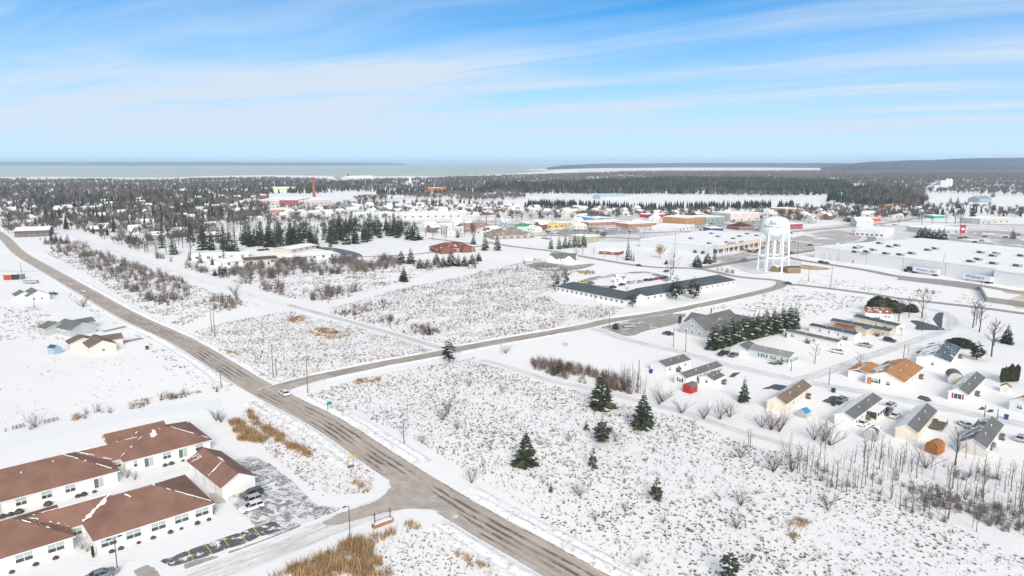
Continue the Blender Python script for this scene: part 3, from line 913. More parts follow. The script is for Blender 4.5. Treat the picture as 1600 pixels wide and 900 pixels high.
def drift(root, pts, wd, lift=0.05):
    """a tongue of snow lying along a line on a roof: a low closed ridge of uneven width"""
    q = MB()
    P = [Vector(p) for p in pts]
    L = (P[-1] - P[0]).length
    n = max(6, int(L / .45))
    d = (P[-1] - P[0]).normalized(); s = Vector((d.y, -d.x, 0))
    if s.length < .1: s = Vector((1, 0, 0))
    s.normalize()
    prev, w1 = None, 0.0
    for i in range(n + 1):
        w1 = w1 * .6 + R.gauss(0, .45)
        p = P[0].lerp(P[-1], i / n)
        ww = wd * (0.2 + 0.8 * math.sin(math.pi * (i + .5) / (n + 1)) ** .5) * max(.0, .8 + w1)
        if ww < wd * .22:
            prev = None; continue
        o = s * wd * R.uniform(-.35, .35)
        r = (p - s * ww * R.uniform(.5, 1) + o + Vector((0, 0, lift)), p + s * ww * R.uniform(.4, 1) + o + Vector((0, 0, lift)), p + o + Vector((0, 0, lift + .09)))
        if prev:
            q.poly([prev[0], r[0], r[2], prev[2]]); q.poly([prev[2], r[2], r[1], prev[1]])
        prev = r
    for k in range(int(L * 2.2)):                  # crumbs of snow about it
        c = P[0].lerp(P[-1], R.random()) + s * R.gauss(0, wd * 1.3) + Vector((0, 0, lift * .6)); r_ = R.uniform(.05, .16)
        q.poly([c + Vector((r_ * math.cos(t * 1.57 + k), r_ * .7 * math.sin(t * 1.57 + k), 0)) for t in range(4)])
    o = q.build('snow_drift', SNOW, root); o['kind'] = 'stuff'
    return o


def apartment(name, label, origin):
    return empty(name, (origin.x, origin.y, 0), ANG, label, 'building', 'brown roofed apartment blocks')


def wing(root, u0, n0, L, Wd, hips=(1, 1), rise=3.5, back=None):
    """one wing; (u0, n0) = its front left eave corner in the block's own axes"""
    ov = 0.45
    at = (u0 + L / 2, n0 + Wd / 2)
    gable_walls(root, L - 2 * ov, Wd - 2 * ov, 2.7, 0, WHITE, at=at)
    hip_roof(root, L - 2 * ov, Wd - 2 * ov, 2.75, rise, ov, (BR_F, back or BR_S, BR_F, TRIM), at=at, hips=hips)
    return at, (L - 2 * ov, Wd - 2 * ov)


def wall_piece(root, at, dims, side, t, **kw):
    loc, rz = place_on(root, dims[0], dims[1], side, t, kw.get('z', .85))
    f, p = window_meshes(kw.get('w', 2.6), kw.get('h', 1.5), kw.get('panes', 2), kw.get('gl', GLASS), kw.get('style', 'hung'))
    o = link('door' if kw.get('style') == 'door' else 'window', f, root, (loc[0] + at[0], loc[1] + at[1], loc[2]), rz)
    link('pane', p, o)
    return o


def vent(root, x, y, z):
    q = MB(); q.tube((0, 0, -.25), (0, 0, .35), .12, .12, 8, 0); q.tube((0, 0, .35), (0, 0, .42), .2, .12, 8, 0)
    q.build('roof_vent', TRIM, root, loc=(x, y, z))


PATIO = glassmat('patio_glass', (0.10, 0.14, 0.13))
oD = Vector((-79.8, 118.9, 0))                     # front block: front right eave corner of its near wing
front = apartment('apartment_block', 'white apartment block with brown hip roofs beside the yellow lined parking bays', oD)
a, d = wing(front, -32, 0, 32, 16.5, hips=(0, 1), rise=3.3)
for t in (0.97 - .055, .76, .555, .36, .17): wall_piece(front, a, d, 'front', t)
aC, dC = wing(front, 1.9, -4.4, 21.6, 18, rise=3.7)
for t in (.10, .30, .51, .715, .90): wall_piece(front, aC, dC, 'front', t)
wall_piece(front, aC, dC, 'right', .3); wall_piece(front, aC, dC, 'right', .7)
gable_walls(front, 12, 7.4, 2.7, 0, WHITE, at=(1, 8.2), name='link_wall')
gable_roof(front, 13, 7.4, 2.75, 2.4, .45, (BR_F, BR_S, TRIM), at=(1, 8.2), name='link_roof')
wall_piece(front, (1, 8.2), (12, 7.4), 'front', .5, w=1.6, h=1.2)
drift(front, [(-5.9, 8.2, 5.35), (.1, 4.3, 2.98)], .42); drift(front, [(7.8, 8.3, 5.4), (2.1, 4.3, 3.05)], .6); drift(front, [(-6, 8.4, 5.36), (7.6, 8.4, 5.36)], .1)
drift(front, [(-7.5, 7.6, 5.9), (-3.2, 3.2, 4.2)], .16); drift(front, [(15.4, 3.9, 6.1), (23.0, -3.6, 3.1)], .14); drift(front, [(9.5, 4.2, 6.2), (10.3, 3.0, 5.8)], .25); drift(front, [(15.0, 4.9, 6.4), (14.6, 3.4, 5.9)], .4)
for x, y in ((8, 1.5), (17, 0), (-14, 5)): vent(front, x, y, 2.75 + 3.4 * .4 + (y) * .28)

oB = Vector((-86.9, 146.6, 0))
rear = apartment('apartment_block', 'white apartment block with brown hip roofs behind the snowy courtyard, next to the garage', oB)
aB, dB = wing(rear, -38, 0, 38, 18, hips=(0, 1), rise=3.6)
for t, st in ((.90, 'door'), (.755, 'w'), (.64, 'w'), (.52, 'w'), (.405, 'door'), (.29, 'door'), (.17, 'w')):
    if st == 'w': wall_piece(rear, aB, dB, 'front', t, w=1.9)
    else: wall_piece(rear, aB, dB, 'front', t, w=1.9, h=2.05, z=.1, style='door', gl=PATIO)
aA, dA = wing(rear, 1.8, 4.3, 19.9, 17.4, rise=3.6)
for t, st in ((.86, 'w'), (.66, 'door'), (.47, 'w'), (.26, 'door'), (.11, 'w')):
    if st == 'w': wall_piece(rear, aA, dA, 'front', t, w=1.8 if t > .2 else .8, panes=2 if t > .2 else 1)
    else: wall_piece(rear, aA, dA, 'front', t, w=2.0, h=2.05, z=.1, style='door', gl=PATIO)
gable_walls(rear, 12, 7.4, 2.7, 0, WHITE, at=(1.2, 11.2), name='link_wall')
gable_roof(rear, 13, 7.4, 2.75, 2.4, .45, (BR_F, BR_S, TRIM), at=(1.2, 11.2), name='link_roof')
wall_piece(rear, (1.2, 11.2), (12, 7.4), 'front', .5, w=1.6, h=1.2)
gable_walls(rear, 13, 8, 2.7, 0, WHITE, at=(8.5, 20.5), name='rear_wing_wall')
gable_roof(rear, 13, 8, 2.75, 1.9, .45, (BR_F, BR_S, TRIM), at=(8.5, 20.5), name='rear_wing_roof')
drift(rear, [(2.0, 7.4, 3.0), (7.8, 11.2, 5.4)], .3); drift(rear, [(-5.8, 11.2, 5.35), (.2, 7.4, 3.0)], .3); drift(rear, [(5.4, 11.4, 5.3), (7.4, 13.6, 6.0)], .2); drift(rear, [(-6, 11.4, 5.36), (6.8, 11.4, 5.36)], .1); drift(rear, [(9.6, 9.2, 4.85), (10.6, 12.2, 5.95)], .85); drift(rear, [(14.2, 11.8, 6.0), (21.0, 5.0, 3.2)], .13)
drift(rear, [(-9.6, 9.8, 6.4), (-9.0, 12.0, 6.0)], .6); drift(rear, [(-8.8, 9.0, 6.3), (-0.6, .6, 3.05)], .26)
for x, y in ((-17, 6.5), (-11, 7.5), (12, 12.0), (19, 13.2)): vent(rear, x, y, 2.75 + y * .38 if y < 9 else 5.6)
FOOT += [(-70, 132, 14), (-95, 120, 18), (-95, 150, 20), (-82, 165, 13), (-66, 148, 9)]
gA, gB = Vector((-74.4, 152.1, 0)), Vector((-60.8, 138.2, 0))
gar = empty('garage', ((-74.4 - 55.9) / 2, (152.1 + 144.3) / 2, 0), math.atan2(gB.y - gA.y, gB.x - gA.x), 'low brown roofed garage building beside the parked vehicles', 'garage')
gar['L'], gar['W'] = 18.6, 7.2
gable_walls(gar, 18.6, 7.2, 2.55, 1.9, WHITE)
gable_roof(gar, 18.6, 7.2, 2.6, 1.9, .45, (BR_F, BR_F, TRIM))
door(gar, 'front', .22); door(gar, 'front', .5); door(gar, 'front', .82)
drift(gar, [(1.2, -.2, 4.6), (2.4, -3.7, 2.85)], .15); drift(gar, [(-1.5, .15, 4.75), (2.0, .15, 4.75)], .25)
for x in (-8.2, -7.2, -6.3): drift(gar, [(x, -1.6, 3.95), (x - 1.2, -3.6, 2.9)], .35)

# --- church / hall with the grey gable, motel, houses by the far road
ch = building('hall', 'grey gabled hall with two rows of gable windows next to the spruce row', 'building', (1062, 519.5), (1102, 528), 27, 3.0, 4.0, GREYW, (GR_F, GR_F), axis='y', over=.5)
for t, z in ((.25, 1.0), (.5, 1.0), (.78, 1.0), (.5, 3.6)): window(ch, 'front', t, z, 1.1, 1.4)
gable_walls(ch, 13, 11, 3.0, 3.0, GREYW, 'x', 'cross_wing_wall', (-3, 0)); gable_roof(ch, 13, 11, 3.05, 3.0, .5, (GR_F, GR_F, TRIM), 'x', 'cross_wing_roof', (-3, 0))
gable_walls(ch, 9, 8, 3.0, 3.2, GREYW, 'x', 'rear_wing_wall', (8, 10)); gable_roof(ch, 9, 8, 3.05, 3.2, .4, (GR_F, GR_M, TRIM), 'x', 'rear_wing_roof', (8, 10))

mo = empty('motel', (G(981, 468).x, G(981, 468).y, 0), 0, 'long white motel with slate grey roof bent round a snowy yard of parked cars', 'motel')


def seg(root, pa, pb, Wd, h, rise, mats, wall, nwin, hips, wside='front', skip=()):
    loc, rz, L = frame_of(pa, pb, Wd)
    q0 = Vector(loc) - root.location
    sub = MB(); x0, x1, y0, y1 = -L / 2, L / 2, -Wd / 2, Wd / 2
    sub.box(x0, x1, y0, y1, -.3, h)
    sub.build('wall', wall, root, loc=q0, rotz=rz)
    rf = hip_roof(root, L, Wd, h + .05, rise, .5, mats, hips=hips)
    rf.location = q0; rf.rotation_euler = (0, 0, rz)
    f, p = window_meshes(1.5, 1.2, 2, GLASS, 'plain')
    rot = Matrix.Rotation(rz, 4, 'Z')
    for i in range(nwin):
        t = (i + .5) / nwin
        l2 = rot @ Vector((-L / 2 + t * L, -Wd / 2, .95)) + q0
        o = link('window', f, root, l2, rz); link('pane', p, o)
    FOOT.append((loc[0], loc[1], L * .5))


seg(mo, (869, 455.5), (976, 477.5), 13, 2.7, 3.0, (DUSK, DUSK_S, DUSK, TRIM), WHITE, 14, (1, .4))
seg(mo, (1008, 471.5), (1149, 445.2), 14, 2.8, 3.1, (DUSK, DUSK_S, DUSK, TRIM), WHITE, 16, (.2, 1))
loc, rz, L = frame_of((988, 478), (1010, 472.5), 9)
ew = gable_walls(mo, L, 9, 2.8, 2.2, WHITE, 'y', 'entrance_wall'); er = gable_roof(mo, L, 9, 2.85, 2.2, .4, (DUSK, DUSK, TRIM), 'y', 'entrance_roof')
for o in (ew, er): o.location = Vector(loc) - mo.location; o.rotation_euler = (0, 0, rz)
b = building('laundry_house', 'small grey roofed white house inside the motel yard', 'house', (960, 443), (976, 443.5), 8, 2.5, 2.2, WHITE, (GR_M, GR_S)); window(b, 'front', .3); door(b, 'front', .7)
b = building('house', 'white house with green grey roof and paved lot beyond the weedy field', 'house', (858, 409.5), (898, 411), 13, 2.7, 3.2, WHITE, (GREENG, GREENG_S))
gable_walls(b, 8, 6, 2.7, 2.8, WHITE, 'y', 'porch_wall', (6, -8)); gable_roof(b, 8, 6, 2.75, 2.8, .4, (GREENG, GREENG_S, TRIM), 'y', 'porch_roof', (6, -8))
gable_walls(b, 7, 5, 2.7, 2.6, WHITE, 'y', 'porch_wall', (-7, -7.5)); gable_roof(b, 7, 5, 2.75, 2.6, .4, (GREENG, GREENG_S, TRIM), 'y', 'porch_roof', (-7, -7.5))
for t in (.15, .45, .9): window(b, 'front', t)
b = building('brick_house', 'low brick ranch house with snowy roof among bare trees past the back road', 'house', (936, 397), (966, 399), 12, 2.7, 2.2, BRICK, (DUSK_S, SNOWROOF), kind='hip'); window(b, 'front', .3, panes=2, w=2); window(b, 'front', .7, panes=2, w=2)
b = building('lodge', 'maroon roofed brick lodge behind a clump of pines', 'building', (682, 396), (742, 393), 20, 3.2, 4.2, BRICK, (MAROON, MAROON), kind='hip', over=.8)
gable_walls(b, 10, 8, 3.2, 3.4, BRICK, 'y', 'gable_wing_wall', (-9, -12)); gable_roof(b, 10, 8, 3.25, 3.4, .6, (MAROON, MAROON, M('maroon_trim', (.3, .1, .08))), 'y', 'gable_wing_roof', (-9, -12))
gable_walls(b, 8, 6, 3.2, 3.0, BRICK, 'y', 'gable_wing_wall', (8, -11)); gable_roof(b, 8, 6, 3.25, 3.0, .6, (MAROON, MAROON, MC['maroon_trim']), 'y', 'gable_wing_roof', (8, -11))
for t in (.1, .4, .55, .92): window(b, 'front', t, w=1.6, panes=2)

# --- low white-roofed school, wings one behind the other
for lab, pa, pb, wd, rf, wl in (
        ('long low school wing with a dark trimmed snowy roof behind four narrow spruces', (299, 407), (388, 404), 18, (SNOWROOF, SNOWROOF), WHITE),
        ('low white school wing with broad snowy eaves near the trail pines', (352, 417), (388, 412.5), 22, (SNOWROOF, SNOWROOF), WHITE),
        ('low school wing with a bare brown front roof slope', (384, 414.5), (434, 411), 20, (roofmat('brown_grey_roof', (.13, .095, .085), .05), SNOWROOF), CREAM),
        ('white school wing with a row of small windows under snow', (433, 410), (470, 407), 16, (SNOWROOF, SNOWROOF), WHITE),
        ('white school wing ending at the school car park', (470, 408), (526, 402), 20, (SNOWROOF, SNOWROOF), WHITE),
        ('rear school wing with dark window piers facing the curved school road', (455, 396), (494, 388.5), 16, (SNOWROOF, SNOWROOF), TAN)):
    b = building('school_wing', lab, 'school', pa, pb, wd, 3.2, .9, wl, rf, over=1.0, group='school wings')
    n = max(3, int(b['L'] / 7))
    for i in range(n): window(b, 'front', (i + .5) / n, .8, 2.2, 1.7, 2, style='plain')

# --- mobile homes and sheds in the park
def home(label, pa, pb, Wd, wall, roofs, wins, h=2.75, rise=1.1, axis='x', shutters=None, doors=(), rear=()):
    b = building('mobile_home', label, 'house', pa, pb, Wd, h, rise, wall, roofs, axis, .3, 'homes in the trailer park')
    q = MB(); q.box(-b['L'] / 2 - .03, b['L'] / 2 + .03, -Wd / 2 - .03, Wd / 2 + .03, -.2, .35)
    q.build('skirting', M('vinyl_skirting', (.70, .70, .69), .7, .06), b)
    for side, t, w, pn in wins:
        window(b, side, t, 1.15, w, 1.15, pn, shutters=shutters)
    for side, t in doors: door(b, side, t)
    if axis == 'x':
        sx = b['L'] * (.32 if len(label) % 2 else -.05)
        q = MB()
        for k in range(3): q.box(sx - .7, sx + .7, -Wd / 2 - 1.3 + k * .4, -Wd / 2 - .04, -.1 if k == 0 else .2 * k + .003, .2 + .2 * k)
        q.box(sx - .72, sx - .66, -Wd / 2 - 1.2, -Wd / 2 - .1, .6, 1.5); q.box(sx + .66, sx + .72, -Wd / 2 - 1.2, -Wd / 2 - .1, .6, 1.5)
        q.build('steps', WOOD, b)
        vent(b, b['L'] * .2, -Wd * .2, h + rise * .6 + .2); vent(b, -b['L'] * .15, -Wd * .22, h + rise * .55 + .2)
    return b


home('wide white mobile home with grey roof nearest the hall', (1040.5, 585.5), (1078.5, 574), 6.5, WHITE, (GR_F, GR_S), [('front', .15, 1.4, 2), ('front', .5, 1.0, 1), ('front', .78, 1.1, 1)], doors=[('front', .9)])
home('white single mobile home with grey roof right behind the red shed', (1071.4, 604), (1127.3, 584.3), 4.4, WHITE, (GR_F, GR_M), [('left', .5, 1.2, 1), ('front', .35, .9, 2), ('front', .55, 1.2, 1), ('front', .75, 1.3, 2), ('front', .93, 1.3, 1)], shutters=BLK)
b = home('small white garage with a grey roof at the end of the single home', (1115, 606), (1131, 598), 5, WHITE, (GR_F, GR_M), [('left', .5, .9, 1)], h=2.4, rise=1.0)
b['category'] = 'garage'
b = home('cream mobile home with a taupe brown roof next to the blue tarp', (1226.4, 646), (1266, 617), 5.2, CREAM, (TAUPE, TAUPE_S), [('front', .3, 1.2, 1), ('front', .6, 1.0, 1), ('front', .8, 1.2, 1)], rise=1.5, doors=[('front', .45)])
b = home('white mobile home with grey roof and a sun porch on its right side', (1332.7, 670), (1375.7, 637.4), 4.9, WHITE, (GR_F, roofmat('grey_blown', GREYC, .85, .5)), [('front', .1, 1.2, 1), ('front', .3, 1.0, 1), ('front', .93, 1.3, 1)], rise=1.1)
q = MB(); q.box(-1, 5.6, -5.3, -2.47, -.2, .35, 0); q.box(-1.15, 5.75, -5.5, -2.46, 2.5, 2.75, 1)
for x in (-.95, 1.2, 3.4, 5.4): q.box(x, x + .22, -5.25, -5.05, .35, 2.5, 0)
q.box(-1, 5.6, -5.2, -5.15, .35, 1.1, 0); q.build('sun_porch', [WHITE, SNOW], b)
q = MB()
for x in (-.7, 1.45, 3.65): q.box(x, x + 1.72, -5.18, -5.14, 1.12, 2.48)
q.box(-.98, -.94, -5.0, -2.6, 1.1, 2.48); q.build('porch_glass', GLASS, b)
b = home('cream mobile home with dark grey roof beside the brown shed', (1431.3, 692), (1461.4, 656.6), 4.9, CREAM, (GR_F, roofmat('grey_blown2', GREYC, .7, .55)), [('front', .25, 1.0, 1), ('front', .5, 1.2, 1), ('front', .8, 1.2, 1)], rise=1.4)
q = MB(); q.box(2, 9, -5.75, -2.5, .5, .62)
for x in (2.1, 4.4, 6.7, 8.9): q.box(x - .06, x + .06, -5.75, -5.63, -.2, 1.5)
q.box(2, 9, -5.73, -5.67, 1.4, 1.5); q.box(2, 9, -5.73, -5.67, .95, 1.02); q.build('deck', WOOD, b)
b = home('white mobile home with red shutters on an arched end porch', (1510.4, 631), (1537.4, 603), 4.9, WHITE, (GR_F, roofmat('grey_blown3', GREYC, .62, .5)), [('front', .4, 1.0, 1), ('front', .75, 1.2, 1)], rise=1.3)
window(b, 'left', .5, 1.0, 2.0, 1.5, 2, shutters=REDP, style='plain')
b = home('white house with a bright orange roof at the park lane bend', (1410.7, 611), (1440.7, 587.3), 11, WHITE, (ORNG, ORNG_S), [('front', .2, 1.0, 1), ('front', .45, 1.1, 1), ('front', .6, 1.1, 1), ('front', .85, 1.2, 1)], rise=2.2)
window(b, 'left', .22, .9, 2.8, 1.4, 2, shutters=BLK); window(b, 'left', .6, .9, 1.2, 1.3, 1)
gable_walls(b, 12, 6, 2.5, 0, WHITE, 'x', 'side_wing_wall', (-2, 8.8)); gable_roof(b, 12, 7, 2.5, .9, .3, (ORNG, ORNG_S, TRIM), 'x', 'side_wing_roof', (-2.2, 8.6))
q = MB(); q.box(-.6, .6, -.06, .02, 0, 2.2); q.build('porch_door', M('orange_door', (.5, .2, .06), .6), b, loc=(-b['L'] / 2 - .04, 4.4, .2), rotz=-math.pi / 2)
b = home('large house with a drifted blue grey roof behind the gambrel shed', (1482.7, 579.5), (1499.7, 555.3), 10, WHITE, (BLUER, roofmat('blue_grey_drifted', (0.10, 0.125, 0.155), .6, .4)), [('front', .3, 1.0, 1), ('front', .6, 1.0, 1), ('left', .5, 1.0, 1)], h=3.0, rise=1.5)
b = home('long pale teal house with grey roof on the park lane corner', (1169, 557.5), (1232, 571.5), 7, TEAL, (roofmat('pale_grey_shingles', (.27, .275, .27), .12), GR_S), [('front', .3, .5, 1), ('front', .43, .5, 1), ('front', .63, 1.1, 1), ('front', .9, 1.6, 2), ('right', .3, 1.1, 1), ('right', .75, 1.1, 1)], doors=[('front', .72)], shutters=BLK, rise=1.3)
q = MB(); q.box(1.5, 4.5, -6.3, -4.3, .1, .25)
for x in (1.5, 2.5, 3.5, 4.5): q.box(x - .05, x + .05, -6.3, -6.2, -.2, 1.2)
q.box(1.5, 4.5, -6.28, -6.22, 1.1, 1.2); q.build('porch_steps', WOOD, b)
b = home('teal garage with low snowy roof attached behind two dark vehicles', (1140, 553.5), (1168, 558.5), 9, TEAL, (GR_F, GR_S), [], h=2.5, rise=1.5, axis='y')
b['category'] = 'garage'
q = MB(); q.box(-3, -.3, -4.56, -4.5, -.1, 2.1); q.box(.3, 3, -4.56, -4.5, -.1, 2.1); q.build('garage_door', TRIM, b)
home('long white single home with grey roof nearest the parked pickups', (1229, 528.5), (1308, 546), 4.6, WHITE, (GR_F, GR_F), [('front', .12, 1.5, 2), ('front', .42, .9, 2), ('front', .55, 1.4, 2), ('right', .5, 1.2, 1)], rise=.6)
home('long white single home second from the spruce row', (1264, 518.5), (1335, 534), 4.6, WHITE, (DUSK, GR_F), [('front', .25, .9, 1), ('front', .45, .9, 1), ('front', .65, .9, 1)], rise=.6)
b = home('long tan single home with red brown porch roofs', (1297, 511), (1389, 528.5), 5, TAN, (DUSK, GR_F), [('front', .22, 1.2, 1), ('front', .4, 1.3, 2), ('front', .62, 1.3, 2), ('front', .9, .9, 1)], rise=.7)
for x, w2 in ((-b['L'] * .30, 4), (-b['L'] * .13, 4)):
    q = MB(); q.slab([(x - w2 / 2, -4.6, 2.0), (x + w2 / 2, -4.6, 2.0), (x + w2 / 2, -2.52, 2.6), (x - w2 / 2, -2.52, 2.6)], .12, 0, 0)
    for s in (-1, 1): q.box(x + s * (w2 / 2 - .2) - .07, x + s * (w2 / 2 - .2) + .07, -4.5, -4.36, -.1, 1.95, 0)
    q.build('porch_roof', M('rust_roof', (.28, .09, .06), .8), b)
gable_walls(b, 4, 5, 2.6, .9, TAN, 'y', 'entry_wall', (b['L'] * .12, -4.4)); gable_roof(b, 4, 5, 2.65, .9, .3, (DUSK, DUSK, TRIM), 'y', 'entry_roof', (b['L'] * .12, -4.4))
home('pale yellow single home beneath the round dark evergreens', (1333, 504), (1400, 520), 5, YEL, (DUSK, GR_F), [('front', .55, .9, 1), ('front', .75, 1.2, 1), ('right', .5, 1.3, 2)], rise=.7)
home('white house with a rusty red roof below the round evergreens', (1352, 498), (1394, 500.5), 10, WHITE, (roofmat('rusty_red_roof', (.27, .10, .08), .35, .5), MAROON), [('front', .75, 1.4, 2), ('front', .88, 1.0, 1)], rise=1.8)
home('white house with an orange roof corner at the picture edge', (1576, 640.5), (1612, 650), 9, WHITE, (ORNG, ORNG), [('front', .45, 1.4, 2)], rise=1.8, axis='y')
home('grey white mobile home with streaky snow on its roof behind bare saplings', (1538, 717), (1565, 679.5), 5.2, siding('pale_grey_siding', (.62, .61, .58)), (GR_F, roofmat('grey_blown4', GREYC, .45, .5)), [('front', .3, 1.0, 1), ('front', .7, 1.0, 1)], rise=1.4)


def shed(label, px, py, w, L, h, wall, roofm, style='gable', rot=0.75, doorm=None, rise=.9):
    p = G(px, py)
    root = empty('shed', (p.x, p.y, 0), rot, label, 'shed', 'garden sheds')
    root['L'], root['W'] = L, w
    FOOT.append((p.x, p.y, 3))
    if style == 'gable':
        gable_walls(root, L, w, h, rise, wall); gable_roof(root, L, w, h, rise, .15, (roofm, roofm, TRIM), th=.1)
    else:                                          # gambrel / rounded barn roof
        prof = [(-w / 2, h)] + [(-w / 2 * math.cos(a), h + (rise + .3) * math.sin(a)) for a in (0.6, 1.05, 1.57, 2.09, 2.54)] + [(w / 2, h)]
        q = MB(); q.prism([(-L / 2, y, z) for y, z in [(-w / 2, -.2)] + prof + [(w / 2, -.2)]], [(L / 2, y, z) for y, z in [(-w / 2, -.2)] + prof + [(w / 2, -.2)]])
        q.build('wall', wall, root)
        q = MB()
        for (y0, z0), (y1, z1) in zip(prof, prof[1:]):
            q.slab([(-L / 2 - .12, y0, z0 + .12), (L / 2 + .12, y0, z0 + .12), (L / 2 + .12, y1, z1 + .12), (-L / 2 - .12, y1, z1 + .12)], .1, 0, 0)
        q.build('roof', roofm, root)
    q = MB(); q.box(-.6, -.02, -.05, .02, 0, 1.8); q.box(.02, .6, -.05, .02, 0, 1.8)
    q.build('door', doorm or wall, root, loc=(-L / 2, 0, 0), rotz=-math.pi / 2)
    return root


shed('red barn style shed with a rounded grey roof', 1078, 612, 3.0, 3.6, 1.7, REDP, GR_F, 'barn', .75, M('red_door', (.42, .03, .03)))
shed('light grey barn shed with rounded dusty roof', 1363, 685, 3.0, 3.8, 1.7, M('grey_panel', (.50, .50, .51), .7), GR_M, 'barn', .78)
shed('orange brown wooden barn shed in front of the saplings', 1460, 706, 3.0, 3.6, 1.7, M('orange_wood', (.36, .15, .05), .8, .25), M('orange_brown_roof', (.40, .17, .07), .85, .2), 'barn', .6)
shed('gambrel shed with a yellow door and white trim', 1490, 597, 4.2, 5.0, 2.2, M('mauve_grey_wall', (.55, .53, .55)), GR_F, 'barn', 1.2, M('yellow_door', (.72, .58, .30)), 1.3)
shed('tiny white shed with an orange roof', 1571, 612, 2.6, 2.6, 1.7, WHITE, ORNG, 'gable', .9, DOORM)
shed('low shed half covered by a bright blue tarp', 1255, 650, 2.8, 3.2, 1.3, M('grey_board', (.45, .43, .40)), M('blue_tarp', (.05, .28, .55), .5), 'gable', .75)
shed('pale blue shed standing alone in the snowy field', 86, 552, 3.0, 3.6, 2.3, BLUEW, roofmat('blue_dark_roof', (.07, .10, .16), .2), 'gable', -.4)
shed('small brown hut under the water tower legs', 1212, 424, 5, 5, 3.2, M('brown_hut', (.25, .18, .10), .8), SNOWROOF, 'gable', .7)
shed('wide brown pump hut beside the water tower', 1237, 426, 6, 9, 3.4, MC['brown_hut'], M('dark_brown_roof', (.10, .08, .07), .8), 'gable', .1)

# --- duplex houses at the left road
def gable_end_house(label, pa, pb, depth, h, rise, wall, rf, wings):
    """house whose gable end pa-pb faces the camera, ridge running away; wings = (x, y, L, W, axis)"""
    b = building('house', label, 'house', pa, pb, depth, h, rise, wall, rf, axis='y', over=.4)
    for x, y, l, wd, ax, rs in wings:
        gable_walls(b, l, wd, h, rs, wall, ax, 'wing_wall', (x, y)); gable_roof(b, l, wd, h + .04, rs, .4, (rf[0], rf[1], TRIM), ax, 'wing_roof', (x, y))
    return b


TAU2 = roofmat('brown_grey_shingles', (.185, .145, .125), .08)
b = gable_end_house('beige duplex house with brown roof, nearest the blue shed', (141.5, 555), (182.5, 548.5), 13, 2.7, 2.0, CREAM, (TAU2, TAU2), [(-4.2, 8, 9, 7, 'y', 1.7), (4, 4.5, 9, 6, 'x', 1.5)])
window(b, 'left', .3, .8, 1.6, 1.6, 2); window(b, 'left', .65, .8, 1.2, 1.4); window(b, 'front', .5, .9, 1.1, 1.2)
b = gable_end_house('pale grey duplex house with green grey roof, by the beige one', (112, 527), (150, 519.5), 14, 2.7, 2.4, GREYW, (GREENG, GREENG), [(-4.4, 8, 9, 7, 'y', 1.7), (4.5, 5, 10, 6, 'x', 1.6)])
window(b, 'left', .3, .8, 1.6, 1.6, 2); window(b, 'left', .6, .8, 1.2, 1.4)
b = gable_end_house('white house with dark drifted roof in the far left field', (43.5, 472.5), (78, 468.5), 14, 2.8, 2.4, WHITE, (DUSK_S, GREENG), [(-5, 3, 7, 9, 'y', 1.8)])
window(b, 'front', .3); window(b, 'front', .65)

# --- the big store, the plaza, the town's larger buildings
PANEL = M('store_panel', (0.74, 0.745, 0.74), 0.7, 0.05); PANEL2 = M('store_panel_dark_joint', (0.30, 0.30, 0.30), .8)  # wall panels, and the plain dark grey of their joints
st = empty('big_store', (260, 470, 0), 0, 'huge flat white roofed store with long panelled grey back wall', 'store')
A, B = G(1272, 402.7), G(1560, 443.5)
dv = (B - A).normalized(); nv = Vector((-dv.y, dv.x, 0)); SL = (B - A).length; SD = 125.0
so = st.location
rz = math.atan2(dv.y, dv.x)
q = MB(); q.box(0.3, SL + 60, .6, SD, -.3, 8.4); q.build('wall', PANEL, st, loc=A - so, rotz=rz)
q = MB(); q.box(-.2, SL + 60.5, -.1, SD + .5, 8.4, 8.75); q.build('roof', M('store_roof_snow', (.84, .845, .86), .8, .03, .02), st, loc=A - so, rotz=rz)
xs = [0, 21, 43, 70, 98, 126, 142, 160, SL + 1]
pan = MB(); pan.box(0, 1, -.12, .58, -.2, 8.3)
pm = pan.mesh('wall_panel', PANEL)
for x0, x1 in zip(xs, xs[1:]):
    o = link('wall_panel', pm, st, A - so + dv * (x0 + .2), rz, (x1 - x0 - .4, 1, 1))
dm = MB(); dm.box(-.6, .6, -.08, .0, 0, 2.3); dme = dm.mesh('service_door', M('grey_door', (.33, .33, .34), .6))
for x in (33, 76, 84, 120): link('door', dme, st, A - so + dv * x - nv * .13, rz)
dm = MB(); dm.box(-1.9, 1.9, -.3, .0, .6, 4.2); dme = dm.mesh('loading_bay', M('bay_white', (.66, .67, .67), .6))
for x in (9, 15, 21.5): link('loading_bay', dme, st, A - so + dv * x - nv * .13, rz)
DS = (G(1551, 443.5) - A).dot(dv)
DP = max(2.0, (A - G(1551, 443.5)).dot(nv))
q = MB(); q.box(0, 70, -DP, .3, -.3, 8.0); q.build('dock_block_wall', PANEL, st, loc=A - so + dv * DS, rotz=rz)
q = MB(); q.box(-.3, 70, -DP - .4, .3, 8.0, 8.35); q.build('dock_block_roof', bpy.data.materials['store_roof_snow'], st, loc=A - so + dv * DS, rotz=rz)
ru = MB(); ru.box(-1.6, 1.6, -1.2, 1.2, 0, 1.5, 0); ru.box(-1.65, 1.65, -1.25, 1.25, 1.5, 1.62, 1); ru.box(1.7, 2.2, -.8, .8, .2, .9, 0); ru.box(-1.2, 1.2, -1.26, -1.2, .3, 1.2, 2)
rum = ru.mesh('rooftop_unit', [M('unit_grey', (.36, .36, .36), .6), SNOW, DARK])
